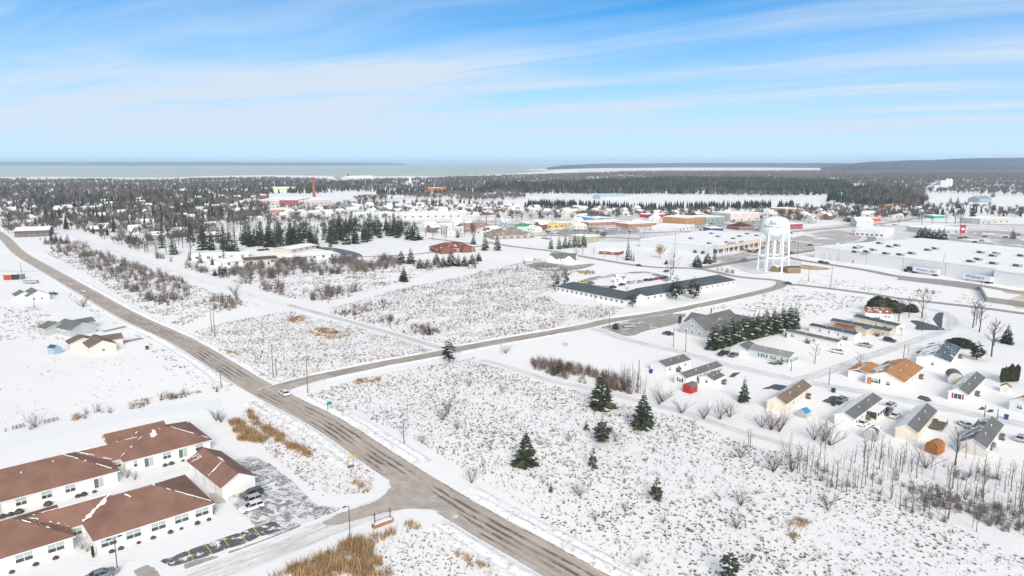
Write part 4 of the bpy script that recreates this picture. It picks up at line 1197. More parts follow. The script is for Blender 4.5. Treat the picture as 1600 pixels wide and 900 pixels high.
for x, y in [(352, 715), (427, 740), (480, 732), (173, 780), (258, 778), (303, 765), (400, 792), (505, 800), (590, 790), (710, 765), (762, 755), (1100, 783), (1190, 808), (1213, 792), (1080, 835), (1025, 850), (1195, 865), (1370, 882), (1400, 808), (205, 742), (178, 750)]:
    p = G(1300 + x / 4.737, 230 + y / 4.737, 8.9); p.z = 8.72
    link('rooftop_unit', rum, st, p - so, rz, (1.25, 1.25, 1.2))
FOOT.append((320, 480, 130))

A, B = G(1000, 386), G(1112, 397.5)
dv2 = (B - A).normalized(); nv2 = Vector((-dv2.y, dv2.x, 0))
pl = empty('plaza', (A.x, A.y, 0), math.atan2(dv2.y, dv2.x), 'long flat white shopping plaza with a storefront sign beside the tower', 'store')
PL, PW = (B - A).length, 112.0
PLW = M('plaza_panel', (0.62, 0.66, 0.68), .7, .05)
q = MB(); q.box(0, PL, 0, PW, -.3, 6.5); q.build('wall', PLW, pl)
q = MB(); q.box(-.3, PL + .3, -.3, PW + .3, 6.5, 6.9); q.build('roof', bpy.data.materials['store_roof_snow'], pl)
q = MB(); q.box(PL + .3, PL + 4, 1, PW - 1, 4.0, 7.4); q.build('canopy', M('canopy_pink_tan', (.62, .54, .48), .7, .06), pl)
q = MB(); q.box(PL + .31, PL + 4.05, .8, PW - .8, 7.4, 7.55); q.build('canopy_snow', SNOW, pl)
for k in range(14):
    q = MB(); q.box(-.25, .25, -.25, .25, -.2, 4); q.build('pillar', TRIM, pl, loc=(PL + 3.6, 3 + k * (PW - 6) / 13, 0))
q = MB(); q.box(PL + .02, PL + .12, -1.7, 1.7, .4, 3.4); sm_ = q.mesh('shop_window', GLASS)
for k in range(26):
    if k % 5 != 4: link('shop_window', sm_, pl, (0, 3.7 + k * 4.2, 0))
q = MB(); q.box(PL + .13, PL + .2, 62, 98, .3, 3.2); q.build('tan_shopfront', M('ochre_front', (.40, .26, .12), .7), pl)
for x, y in [(60, 8), (66, 25), (38, 60), (55, 55), (50, 75), (30, 30), (57, 92), (20, 80), (44, 100)]:
    link('rooftop_unit', rum, pl, (x, y, 6.9), 0)
FOOT.append((150, 610, 75))


def text_mesh(s, size, mat, depth=0.06):
    cu = bpy.data.curves.new('lettering', 'FONT')
    cu.body = s; cu.size = size; cu.align_x = 'CENTER'; cu.extrude = depth / 2
    o = bpy.data.objects.new('lettering', cu); COL.objects.link(o)
    dg = bpy.context.evaluated_depsgraph_get()
    me = bpy.data.meshes.new_from_object(o.evaluated_get(dg))
    bpy.data.objects.remove(o); bpy.data.curves.remove(cu)
    me.materials.clear(); me.materials.append(mat)
    return me


def sign_on(parent, s, size, mat, loc, rotz, name='lettering'):
    o = link(name, text_mesh(s, size, mat), parent, loc)
    o.rotation_euler = (math.pi / 2, 0, rotz)
    return o


sign_on(pl, "Dunham's", 3.6, M('sign_maroon', (.30, .03, .09), .5), (PL + 4.1, 22, 6.4), math.pi / 2)
sign_on(pl, 'SPORTS', 2.2, BLK, (PL + 4.1, 38, 6.6), math.pi / 2)

BG = 'larger buildings of the town'
tx = {}
def tb(label, pa, pb, wd, h, wallc, roofm=None, kind='flat', rise=2.0, wins=0, name='town_building', cat='building', axis='x'):
    k = 'paint_%d_%d_%d' % tuple(int(c * 100) for c in wallc)
    b = building(name, label, cat, pa, pb, wd, h, rise, M(k, wallc, .75, .1, .3), (roofm or SNOWROOF, roofm or SNOWROOF), axis, .5, BG, kind=kind)
    for i in range(wins): window(b, 'front', (i + .5) / wins, .9, min(3, b['L'] / wins * .55), 1.7, 2, style='plain')
    return b


HIPTAN = roofmat('tan_grey_roof', (.26, .22, .195), .3)
tb('tan hip roofed hall with a spread of low snow dusted roofs', (772, 375), (836, 372.5), 32, 3.4, (.42, .36, .32), HIPTAN, 'hip', 6.5, 6)
tb('pale yellow shop beside the blue topped one', (822, 356.5), (838, 356), 22, 5, (.62, .46, .25), None, 'flat', 2, 2)
tb('light blue fronted shop in the yellow row', (839, 355.5), (852, 355), 20, 5.5, (.35, .55, .66), None, 'flat', 2, 1)
tb('long mustard yellow shop with a gable end', (854, 357), (874, 356.5), 26, 5, (.60, .42, .16), None, 'gable', 2.5, 2, axis='y')
tb('yellow shop with white doors by the market lot', (875, 356), (893, 354.5), 24, 5, (.60, .44, .20), None, 'flat', 2, 3)
tb('low building under a green metal roof', (808, 358.5), (831, 358), 14, 3, (.5, .52, .46), M('green_metal_roof', (.03, .30, .17), .5), 'gable', 2.0)
tb('olive green box shed behind the spruces', (917, 380), (936, 378), 18, 5.5, (.36, .38, .26), roofmat('mint_roof', (.4, .5, .45), .7), 'flat', 2)
tb('long low brick strip of shops nearer the plaza', (982, 356), (1026, 353.5), 22, 4, (.40, .21, .14), None, 'flat', 2, 6)
tb('long low brick strip of shops behind the market', (920, 353.5), (978, 351), 22, 4, (.38, .19, .14), None, 'flat', 2, 7)
tb('low shop with a bright red roof front', (1017, 341), (1046, 339.5), 22, 4, (.55, .04, .05), None, 'flat', 2)
tb('small building with a vivid blue wall', (916, 346), (926, 345.5), 20, 5, (.09, .30, .46), None, 'flat', 2)
tb('blue grey low sheds in a row by the blue wall', (928, 346.5), (955, 345), 20, 4, (.24, .33, .45), None, 'flat', 2)
tb('orange brown fronted store across from the plaza', (1072, 350.5), (1101, 348), 34, 7, (.44, .26, .13), None, 'flat', 2, 3)
tb('teal trimmed store next to the orange one', (1103, 348), (1132, 346), 30, 6, (.27, .36, .36), None, 'flat', 2, 4)
tb('white and red striped department store with dark arched windows', (1141, 346), (1188, 344), 36, 9, (.66, .58, .56), None, 'flat', 2, 4)
tb('dark maroon roofed restaurant on the plaza lot', (1155, 360), (1178, 359), 20, 3.5, (.33, .12, .10), roofmat('dark_maroon_roof', (.10, .045, .04), .1), 'hip', 4.0, 3)
tb('brick building right behind the water tank', (1229, 359), (1254, 357.5), 22, 5.5, (.33, .08, .09), None, 'flat', 2, 4)
tb('pinkish brick block farther up the road', (1228, 336), (1254, 335), 30, 8, (.50, .28, .22), None, 'flat', 2, 4)
tb('white car showroom with a wide glazed front', (1336, 368), (1381, 371), 30, 6, (.70, .72, .75), None, 'flat', 2, 6)
tb('grey white workshop behind the showroom', (1338, 354), (1364, 354.5), 30, 6, (.58, .62, .62), None, 'gable', 3)
tb('low restaurant with a bright red roof band', (1351, 347), (1376, 346), 20, 4, (.60, .10, .05), None, 'flat', 2)
tb('orange roofed bungalow among the far evergreens', (1391, 327), (1414, 325.5), 18, 4, (.48, .24, .08), roofmat('tan_orange_roof', (.52, .28, .10), .3), 'gable', 3)
tb('grey market behind the dark spruce clump', (1452, 366), (1511, 364.5), 30, 5, (.46, .50, .52), None, 'flat', 2, 5)
tb('white drive-in with a red stripe along its parapet', (1531, 350.5), (1578, 348), 24, 6, (.50, .50, .48), None, 'flat', 2, 5)
tb('store front with a green roof panel', (1458, 341.5), (1476, 341), 14, 3.5, (.05, .38, .24), None, 'flat', 2)
tb('slate blue barn house alone in the snowy field', (1530, 316.5), (1549, 316), 22, 6, (.32, .38, .46), roofmat('slate_blue_roof', (.24, .29, .36), .3), 'gable', 5, 3)
tb('long white roofed mill with grey walls', (397, 321), (436.5, 321), 90, 8, (.48, .45, .43), None, 'flat', 2, 6)
tb('dark red brick mill front', (437, 320.8), (465.5, 320.8), 70, 8.6, (.30, .08, .08), None, 'flat', 2, 5)
tb('long grey mill wing with tall windows', (466, 320.6), (519, 319), 60, 7.5, (.50, .47, .45), None, 'flat', 2, 8)
tb('small red brick end block of the mill', (408, 313.5), (418, 313.3), 40, 10, (.40, .10, .09), None, 'flat', 2, 2)
tb('pale yellow hall behind the mill', (426, 300), (461, 299.5), 60, 10, (.55, .56, .42), None, 'flat', 2)
tb('rose brick school with snowy roof among town trees', (423, 333), (448, 332.5), 30, 5, (.48, .22, .18), None, 'flat', 2, 3)
tb('long store with a green trim line', (551, 342), (613, 341), 36, 6, (.50, .60, .55), None, 'flat', 2, 6)
tb('long low white roofed warehouse behind the tree row', (615, 341.5), (722, 339.5), 46, 5, (.56, .54, .52), None, 'flat', 2, 9)
tb('orange brick block near the shore woods', (684, 301.5), (698, 301), 40, 11, (.50, .22, .08), None, 'flat', 2, 3)
tb('rusty brick roofed building by the tree row', (726, 363), (766, 361.5), 28, 4, (.40, .24, .20), roofmat('rose_roof', (.36, .22, .19), .25), 'gable', 4, 5)
tb('tan brick school on the left town edge', (121, 330.5), (152, 330), 30, 6, (.56, .36, .20), None, 'flat', 2, 4)
tb('long dark brown building under a white roof', (23, 371), (77, 369), 30, 6, (.13, .10, .095), None, 'gable', 2.5, 6)
tb('pale blue greenhouse range in the far snow field', (938, 311.5), (981, 310.5), 30, 5, (.45, .58, .62), roofmat('greenhouse_roof', (.42, .55, .60), .3), 'gable', 4)
tb('white hotel on the shore with a long snowy roof', (547, 283.5), (588, 282.5), 60, 12, (.66, .64, .63), None, 'gable', 8, 5)
tb('pale shed with a greenish roof beside the paved lot', (821, 413), (832, 412.6), 5, 2.5, (.36, .50, .50), None, 'gable', 1)
tb('long white motor court along the far road', (1060, 362), (1082, 358), 30, 4, (.66, .66, .65), None, 'flat', 2, 4)
tb('dark blue topped canopy over fuel pumps', (1109, 364.5), (1130, 364), 14, 5, (.05, .08, .22), None, 'flat', 2)

# church steeple, mill chimney, harbour light, cement silos
p = G(639, 292)
r = empty('church', (p.x, p.y, 0), .4, 'white church spire rising over the shore woods', 'church')
q = MB(); q.box(-9, 9, -14, 14, -.3, 9); q.build('wall', WHITE, r); gable_roof(r, 18, 28, 9, 8, .5, (SNOWROOF, SNOWROOF, TRIM), 'y')
q = MB(); q.box(-4, 4, -18, -10, -.3, 16); q.build('tower', WHITE, r)
q = MB(); q.prism([(-4.2, -18.2, 16), (4.2, -18.2, 16), (4.2, -9.8, 16), (-4.2, -9.8, 16)], [(-.1, -14.1, 30), (.1, -14.1, 30), (.1, -13.9, 30), (-.1, -13.9, 30)]); q.build('spire', SNOW, r)
p = G(491, 307.5)
r = empty('chimney', (p.x, p.y, 0), 0, 'tall red brick mill chimney', 'chimney')
q = MB(); q.lathe([(3.2, -.3), (2.9, 10), (2.3, 38), (2.6, 38.2), (2.6, 40), (1.9, 40), (1.9, 36)], 14); q.build('shaft', M('chimney_brick', (.36, .09, .07), .9, .15), r)
q = MB(); q.lathe([(2.65, 37.6), (2.75, 37.6), (2.75, 38.2), (2.65, 38.2)], 14); q.build('iron_band', DARK, r)
p = G(544, 283)
r = empty('harbour_light', (p.x, p.y, 0), 0, 'red topped tower standing at the water', 'tower')
q = MB(); q.lathe([(8, -.3), (7.4, 18), (6, 18), (6, 0)], 12); q.build('shaft', REDP, r)
q = MB(); q.lathe([(8, 18), (3, 26), (.6, 27), (.5, 36), (0, 36)], 12); q.build('cap', MAROON, r)
p = G(1470, 298)
r = empty('cement_works', (p.x, p.y, 0), .2, 'pale cement works with tall silos and a conveyor in the far woods', 'factory')
q = MB(); q.box(-30, 4, -12, 12, -.3, 14); q.build('wall', M('pale_sheet', (.55, .58, .62), .6), r)
q = MB(); q.box(-12, 6, -10, 10, 14, 26); q.build('tower_house', MC['pale_sheet'], r)
for x in (16, 26): q = MB(); q.lathe([(4.5, -.3), (4.5, 27), (1, 31), (0, 31)], 12); q.build('silo', M('silo_white', (.7, .72, .75), .5), r, loc=(x, 0, 0))
q = MB(); q.tube((-62, -5, 1), (-14, 0, 22), 1.6, 1.6, 6); q.build('conveyor', MC['pale_sheet'], r)
for x, y, h in ((-80, -30, 9), (-55, -50, 7), (60, -25, 8), (90, -10, 9)):
    q = MB(); q.lathe([(30, -.2), (17, h * .55), (2, h), (0, h)], 12); tag(q.build('stone_pile', M('snowy_pile', (.66, .66, .68), .9, .15, .05), loc=(p.x + x, p.y + y, 0)), 'snow covered stone pile beside the cement works', 'pile', 'stone piles at the works')
# ------------------------------------------------------------------ water tower
p = G(1207.5, 422)
tw = empty('water_tower', (p.x, p.y, 0), 0.25, 'white water tower on round legs with a blue hill emblem and lettering', 'water tower')
TWM = M('tower_white', (0.80, 0.815, 0.82), 0.35, 0.03, 0.15)
TR, TB = 8.7, 21.6
q = MB()
prof = [(1.1, TB - .4), (3.6, TB), (5.9, TB + .9), (7.4, TB + 2.4), (8.3, TB + 4.2), (TR, TB + 6.2), (TR, TB + 8.4), (8.45, TB + 10.2), (7.7, TB + 11.6), (6.2, TB + 12.8), (3.8, TB + 13.6), (1.2, TB + 13.9), (0, TB + 13.9)]
q.lathe(prof, 40); q.build('tank', TWM, tw, smooth=True)
q = MB(); q.lathe([(1.4, -.3), (1.15, 2), (1.1, TB)], 20); q.build('riser', TWM, tw, smooth=True)
lp = []
for k in range(6):
    a = math.radians(30 + 60 * k)
    b0 = Vector((math.cos(a) * 9.6, math.sin(a) * 9.6, -.3)); b1 = Vector((math.cos(a) * 8.35, math.sin(a) * 8.35, TB + 6.5))
    q = MB(); q.tube(b0, b1, .66, .62, 14); q.tube((b0.x, b0.y, -.3), (b0.x, b0.y, .4), 1.2, 1.2, 10)
    q.build('leg', TWM, tw, smooth=False)
    lp.append((b0, b1))
for hz in (8.5,):
    for k in range(6):
        a, b = lp[k], lp[(k + 1) % 6]
        q = MB(); q.tube(a[0].lerp(a[1], .33), b[0].lerp(b[1], .33), .58, .58, 10); q.build('strut', TWM, tw)
q = MB()
for k in range(6):
    a, b = lp[k], lp[(k + 1) % 6]
    q.tube(a[0].lerp(a[1], .03), b[0].lerp(b[1], .31), .035, .035, 4); q.tube(b[0].lerp(b[1], .03), a[0].lerp(a[1], .31), .035, .035, 4)
    q.tube(a[0].lerp(a[1], .36), b[0].lerp(b[1], .72), .035, .035, 4); q.tube(b[0].lerp(b[1], .36), a[0].lerp(a[1], .72), .035, .035, 4)
q.build('tie_rods', TWM, tw)
q = MB(); q.tube((0, 0, TB + 13.7), (0, 0, TB + 15.2), .5, .4, 8); q.tube((2, 0, TB + 13.6), (2, 0, TB + 15.6), .06, .06, 4)
q.tube((-2.4, 1, TB + 13.4), (-2.4, 1, TB + 15.2), .08, .08, 4); q.build('antenna', ALU, tw)
# emblem and words wrapped on the tank
toc = math.atan2(-p.y, -p.x) - 0.25 - 0.30           # direction of the camera in tower axes, turned a little left


def wrap(me, r=TR + .05, z0=TB + 7.2):
    for v in me.vertices:
        a = toc + v.co.x / r
        rr = r + v.co.z
        zz = v.co.y + z0
        if zz > TB + 9: rr -= (zz - TB - 9) ** 2 * .075
        v.co = (math.cos(a) * rr, math.sin(a) * rr, zz)
    me.update()
    return me


me = text_mesh('The Dunn Lake', 1.75, M('emblem_navy', (.04, .09, .14), .5), .08)
link('lettering', wrap(me), tw)
q = MB()
def arc(x0, x1, hgt_, th, base, k=14, pw=1.0):
    for i in range(k):
        a, b = i / k, (i + 1) / k
        f = lambda s: base + hgt_ * math.sin(math.pi * s) ** pw
        xa, xb = x0 + (x1 - x0) * a, x0 + (x1 - x0) * b
        q.poly([(xa, max(base, f(a) - th), 0), (xb, max(base, f(b) - th), 0), (xb, f(b), 0), (xa, f(a), 0)])
arc(-2.2, 3.6, .7, .7, 2.0); arc(-1.6, 1.0, 2.6, .9, 2.2, 14, 1.6); arc(.6, 3.4, 1.5, .5, 2.2, 12, 1.5)
link('emblem', wrap(q.mesh('emblem', M('emblem_blue', (.08, .28, .42), .5))), tw)
FOOT.append((p.x, p.y, 10))

# ------------------------------------------------------------------ vegetation: prototypes
def leaf(mb, p, d, ln, wd, mi, rr, roll=None):
    """a kite-shaped spray of needles or twigs"""
    d = d.normalized()
    s = d.cross(Vector((0, 0, 1)))
    if s.length < .05: s = Vector((1, 0, 0))
    s.normalize(); n = s.cross(d)
    a = rr.uniform(-.9, .9) if roll is None else roll
    s = s * math.cos(a) + n * math.sin(a)
    mb.poly([p, p + d * ln * .45 + s * wd, p + d * ln, p + d * ln * .45 - s * wd], mi)


def conifer_parts(seed, ratio, tiers, per, shape='spruce', sparse=0.0, snow=.03):
    """unit-height conifer: (trunk mesh, crown mesh)"""
    rr = random.Random(seed)
    t = MB(); t.tube((0, 0, -.02), (0, 0, .9), .022, .006, 6)
    c = MB()
    for k in range(tiers):
        f = k / (tiers - 1)
        z = .07 + .9 * f ** .9
        if shape == 'spruce': rad = ratio * (1 - f) ** .85 + .012
        elif shape == 'pine': rad = ratio * (0.45 + .55 * math.sin(math.pi * min(1, .25 + f * .75))) * (1 - f ** 4) + .02; z = .22 + .76 * f
        elif shape == 'column': rad = ratio * min(1, (1 - f) * 3) ** .6 * (1 if f > .08 else .8); z = .02 + .95 * f
        else: rad = ratio * math.sqrt(max(.02, 1 - (2 * f - .9) ** 2)); z = .04 + .92 * f
        n = max(3, int(per * (.35 + .65 * rad / ratio)))
        off = rr.uniform(0, 6.28)
        for i in range(n):
            if rr.random() < sparse: continue
            a = off + 6.283 * i / n + rr.uniform(-.25, .25)
            rl = rad * rr.uniform(.72, 1.18)
            zz = z + rr.uniform(-.018, .018)
            droop = -.22 + .5 * f + rr.uniform(-.15, .15) if shape != 'column' else 1.6
            d = Vector((math.cos(a), math.sin(a), droop))
            b = Vector((math.cos(a) * rl * .12, math.sin(a) * rl * .12, zz))
            mi = rr.choices((0, 1, 2), (.50, .47, snow))[0]
            leaf(c, b, d, rl * .95, rl * .20 + .012, mi, rr, rr.uniform(-.35, .35))
            side = Vector((-d.y, d.x, -.1))
            for s in (-1, 1):
                leaf(c, b + d.normalized() * rl * rr.uniform(.25, .5), d + side * s * rr.uniform(.5, .9), rl * rr.uniform(.4, .58), rl * .13 + .008, mi if rr.random() < .7 else 1 - min(mi, 1), rr)
            leaf(c, b + d.normalized() * rl * .35 - Vector((0, 0, .01)), d + Vector((0, 0, -.6)), rl * .42, rl * .13, 0, rr)
    leaf(c, Vector((0, 0, .93)), Vector((.02, 0, 1)), .09, .012, 1, rr); leaf(c, Vector((0, 0, .93)), Vector((0, .02, 1)), .09, .012, 0, rr, 1.5)
    return t, c


CONM = [NEEDLE_D, NEEDLE_L, SNOW]
CONO = [NEEDLE_D, NEEDLE_O, SNOW]


def tree_proto(name, tm, cm, tmat, cmats):
    r = empty(name, (0, -500, 0))
    tm.build('trunk', tmat, r); cm.build('crown', cmats, r)
    return r


PROT = []
def P_con(*a, mats=CONM, name='spruce_tree', **k):
    t, c = conifer_parts(*a, **k); r = tree_proto(name, t, c, BARK, mats); PROT.append(r); return r


SPR = [P_con(1, .30, 17, 13, sparse=.16, snow=.05), P_con(2, .34, 16, 13, sparse=.22, snow=.05), P_con(3, .24, 16, 11, sparse=.15)]
SPR_SNOW = [P_con(4, .27, 14, 11, snow=.14), P_con(5, .30, 14, 11, snow=.18)]
PINE = [P_con(6, .30, 11, 9, shape='pine', sparse=.25, mats=CONO, name='pine_tree'), P_con(7, .26, 10, 9, shape='pine', sparse=.3, name='pine_tree')]
THINSPR = [P_con(8, .26, 14, 9, sparse=.35, mats=CONO)]
COLUMN = [P_con(9, .17, 16, 11, shape='column', mats=[NEEDLE_L, NEEDLE_O, SNOW], name='columnar_evergreen', snow=.01)]
MID = [P_con(20 + i, (.18, .22, .26)[i], 13, 10, snow=.02) for i in range(3)]


def bare_parts(seed, spread=.32, limbs=9, sub=4, twigs=7, tr=.02, vase=False, twist=.25):
    """unit-height leafless tree: trunk with limbs, crown of twigs"""
    rr = random.Random(seed)
    t, c = MB(), MB()
    top = Vector((rr.uniform(-.03, .03), rr.uniform(-.03, .03), .80))
    mid = Vector((rr.uniform(-.02, .02), rr.uniform(-.02, .02), .4))
    if not vase:
        t.tube((0, 0, -.02), mid, tr, tr * .7, 5, 0, False); t.tube(mid, top, tr * .7, tr * .2, 4, 0, False)
    for i in range(limbs):
        f = (i + .5) / limbs
        if vase: b = Vector((0, 0, 0)); 
        else: b = mid.lerp(top, (f * 1.35 - .35)) if f > .26 else Vector((0, 0, -.02)).lerp(mid, .5 + f * 1.9)
        a = i * 2.4 + rr.uniform(-.4, .4)
        up = rr.uniform(.7, 1.5) if not vase else rr.uniform(.9, 3.2)
        d = Vector((math.cos(a), math.sin(a), up)).normalized()
        ln = spread * rr.uniform(.8, 1.25) * (1.15 - .55 * f) * (1.0 if not vase else 2.2)
        ln = min(ln, (1.0 - b.z) / max(d.z, .2))
        e = b + d * ln
        t.tube(b, e, tr * (.42 if not vase else .55), tr * .12, 3, 0, False)
        for j in range(sub):
            s = rr.uniform(.3, .95)
            b2 = b.lerp(e, s)
            d2 = (d + Vector((rr.uniform(-1, 1), rr.uniform(-1, 1), rr.uniform(-.1, .9))) * .75).normalized()
            l2 = ln * rr.uniform(.35, .6)
            e2 = b2 + d2 * l2
            c.tube(b2, e2, tr * .16, tr * .06, 3, 0, False)
            for k in range(twigs):
                b3 = b2.lerp(e2, rr.uniform(.15, 1))
                d3 = (d2 + Vector((rr.uniform(-1, 1), rr.uniform(-1, 1), rr.uniform(-.3, .8))) * .9).normalized()
                l3 = l2 * rr.uniform(.3, .65)
                s3 = d3.cross(Vector((rr.uniform(-1, 1), rr.uniform(-1, 1), .3))).normalized() * tr * .085
                c.poly([b3 - s3, b3 + s3, b3 + d3 * l3], 0)
    return t, c


SAPB = M('sapling_bark', (.17, .145, .125), .95, .35, 2.0)
def P_bare(seed, mat=TWIG, name='bare_tree', **k):
    t, c = bare_parts(seed, **k); r = tree_proto(name, t, c, SAPB if 'sap' in name else BARK, mat); PROT.append(r); return r


BARE = [P_bare(31), P_bare(32, spread=.38, limbs=11), P_bare(33, spread=.26, limbs=12), P_bare(34, spread=.30, limbs=10, tr=.016)]
SAP = [P_bare(41 + i, name='bare_sapling', spread=.14, limbs=9, sub=3, twigs=3, tr=.0125) for i in range(5)]
BUSH = [P_bare(51 + i, name='bare_shrub', spread=.42, limbs=14, sub=5, twigs=5, tr=.022, vase=True) for i in range(3)]
BUSH_R = [P_bare(55 + i, mat=TWIG_RED, name='bare_shrub', spread=.42, limbs=14, sub=5, twigs=6, tr=.02, vase=True) for i in range(2)]
ORLEAF = M('orange_leaves', (.50, .24, .05), .9, .3, .5)
t, c = bare_parts(60, spread=.42, limbs=12, sub=6, twigs=5, tr=.025)
rr = random.Random(9)
for i in range(420):
    v = Vector((rr.gauss(0, 1), rr.gauss(0, 1), rr.gauss(0, .8))); v = v.normalized() * rr.uniform(.2, 1)
    leaf(c, Vector((v.x * .42, v.y * .42, .62 + v.z * .34)), Vector((rr.uniform(-1, 1), rr.uniform(-1, 1), rr.uniform(-1, 1))), .07, .03, 1, rr)
ORANGE = tree_proto('maple_tree', t, c, BARK, [TWIG, ORLEAF]); PROT.append(ORANGE)


def dome_parts(seed, n, squash):
    rr = random.Random(seed); c = MB(); t = MB()
    t.tube((0, 0, -.05), (0, 0, .5), .05, .03, 5)
    for i in range(n):
        a = rr.uniform(0, 6.283); u = rr.uniform(-.15, 1)
        r = math.sqrt(max(0, 1 - u * u)) * rr.uniform(.82, 1.02)
        p = Vector((math.cos(a) * r * .5, math.sin(a) * r * .5, (.08 + .88 * max(0, u) * rr.uniform(.92, 1.03))))
        d = Vector((p.x, p.y, .35 * (p.z))).normalized() + Vector((rr.uniform(-.7, .7), rr.uniform(-.7, .7), rr.uniform(-.3, .9)))
        leaf(c, p * .93, d, .13, .06, rr.choices((0, 1), (.6, .4))[0], rr)
    b = len(c.v)
    q = MB(); q.lathe([(.40, .02), (.45, .3), (.40, .6), (.26, .82), (0, .92)], 10)
    for f in q.f: c.f.append(tuple(b + i for i in f)); c.mi.append(0)
    c.v.extend(q.v)
    return t, c


t, c = dome_parts(71, 620, 1); ROUND = tree_proto('round_evergreen', t, c, BARK, CONO[:2]); PROT.append(ROUND)
t, c = dome_parts(72, 260, 1); SHRUB = tree_proto('clipped_shrub', t, c, BARK, [M('dull_shrub', (.105, .095, .088), .95, .3, 1.0), M('dull_shrub_light', (.15, .135, .12), .95, .3, 1.0)]); PROT.append(SHRUB)


def plant(proto, px, py, hpx, label, cat='tree', group=None, wide=1.0, h=None, xy=None, rot=None):
    p = G(px, py) if xy is None else Vector((xy[0], xy[1], 0))
    hh = h or hgt(py, hpx)
    return dup(proto, p, R.uniform(0, 6.28) if rot is None else rot, (hh * wide, hh * wide, hh), label, group)


for q in PROT:
    q['category'] = 'tree'
SHRUB['category'] = 'shrub'
for q in BUSH + BUSH_R: q['category'] = 'shrub'

g1 = 'conifers standing in the snowy field'
for (pr, px, py, h, wd, lab) in (
        (SPR[1], 822, 726, 54, 1.15, 'full dark green spruce alone near the main road'),
        (SPR[1], 940, 637, 58, 1.15, 'tall broad dark spruce at the trail, tallest of the field conifers'),
        (SPR[0], 1005, 668, 58, 1.2, 'tall open spruce with a slim top and wide skirt below the red shed'),
        (PINE[0], 941, 692, 40, 1.2, 'bushy rounded pine just below the tallest spruce'),
        (THINSPR[0], 926, 730, 38, .9, 'slim thin conifer below the bushy pine'),
        (THINSPR[0], 1025, 778, 40, 1.2, 'sparse brownish conifer low in the open field'),
        (PINE[1], 1138, 908, 52, 1.1, 'dark pine cut off by the bottom edge of the view'),
        (THINSPR[0], 861, 769, 17, 1, 'tiny dark conifer by the roadside field'),
        (THINSPR[0], 916, 672, 19, 1, 'small thin conifer left of the bushy pine'),
        (PINE[1], 702, 566, 36, 1.2, 'windblown pine beside the side road and trail crossing'),
        (PINE[0], 874, 588, 27, .9, 'olive pine in the hedgerow by the snowy trail'),
        (THINSPR[0], 864, 586, 18, 1, 'small olive conifer leaning on the hedgerow pine'),
        (MID[1], 670, 523, 20, 1, 'small dark spruce by the brush near the side road'),
        (SPR[0], 631, 440, 24, 1.2, 'lone dark spruce at the edge of the cleared strip'),
        (SPR[2], 1162, 628, 41, 1.0, 'neat spruce on a bare trunk in front of the taupe roofed home'),
        (PINE[0], 1526, 562, 30, 1.2, 'green pine beside the clipped hedge'),
        (PINE[0], 1056, 468, 38, 1.0, 'tall green pine in front of the motel, nearer the entrance'),
        (PINE[0], 1084, 466, 34, 1.1, 'broad green pine in front of the motel, farther right'),
        (PINE[1], 988, 479, 24, 1.2, 'dark spreading pine at the motel corner'),
        (PINE[1], 868, 452, 30, .9, 'sparse pine left of the motel end'),
        (PINE[1], 883, 449, 32, .8, 'taller sparse pine at the motel end wall'),
        (PINE[0], 348, 433, 22, 1.2, 'olive pine by the trail in front of the school'),
        (SPR[0], 336, 431, 12, 1.2, 'small conifer left of the school pine'),
        (MID[1], 285, 442, 11, 1.3, 'little dark spruce between the trail and main road'),
        (MID[0], 1245, 497, 11, 1.2, 'small spruce behind the long single homes'),
        (SPR[0], 1573, 537, 32, 1.1, 'olive bushy conifer by the cul-de-sac lane'),
        (MID[2], 192, 416, 18, 1.2, 'dark pine rising from the roadside thicket'),
        (MID[2], 990, 476, 10, 1, 'little conifer under the motel pine')):
    plant(pr, px, py, h, lab, group=g1, wide=wd)
q = MB()                                            # bare lower trunk for the neat spruce is part of its trunk mesh already
for i, (px, py, h) in enumerate([(296, 407, 15), (313, 411, 18), (332, 414, 15), (350, 411, 20), (375, 403, 9)]):
    plant(MID[0], px, py, h, 'narrow dark spruce planted before the long school wing', group='school spruces', wide=1.5)
for i in range(17):                                  # the dense row by the hall
    f = i / 16
    plant(SPR_SNOW[i % 2], 1112 + 128 * f + R.uniform(-2, 2), 545 - 33 * f + R.uniform(-1.5, 1.5), 39 - 2 * f + R.uniform(-4, 4), 'dark snow flecked spruce in the dense row beside the hall', group='spruce row beside the hall', wide=1.05)
for i in range(9):
    f = i / 8
    plant(SPR_SNOW[i % 2], 1130 + 105 * f + R.uniform(-2, 2), 533 - 26 * f, 34 + R.uniform(-4, 4), 'dark snow flecked spruce in the dense row beside the hall', group='spruce row beside the hall', wide=1.1)
for px, py, h in ((627, 411, 20), (642, 412, 26), (656, 419, 16), (668, 417, 13), (682, 413, 19), (693, 416, 16), (705, 415, 23), (716, 416, 19), (726, 416, 17), (738, 412, 16), (748, 408, 15)):
    plant(R.choice(SPR), px, py, h, 'dark pine in the clump before the maroon roofed lodge', group='pines before the lodge', wide=1.3)
for px, py, h in ((758, 391, 26), (777, 391, 26), (740, 382, 18), (715, 371, 14)):
    plant(SPR[2], px, py, h, 'dark pointed spruce right of the maroon lodge', group='spruces right of the lodge', wide=1.1)
for px, py, h in ((861, 389, 20), (873.5, 389, 21), (883, 388, 22), (890, 387, 18), (898, 386.5, 22), (904, 386.5, 17), (912, 386, 24)):
    plant(SPR[2], px, py, h, 'pointed spruce in the line behind the green roofed house', group='spruce line behind the green roofed house', wide=1.0)
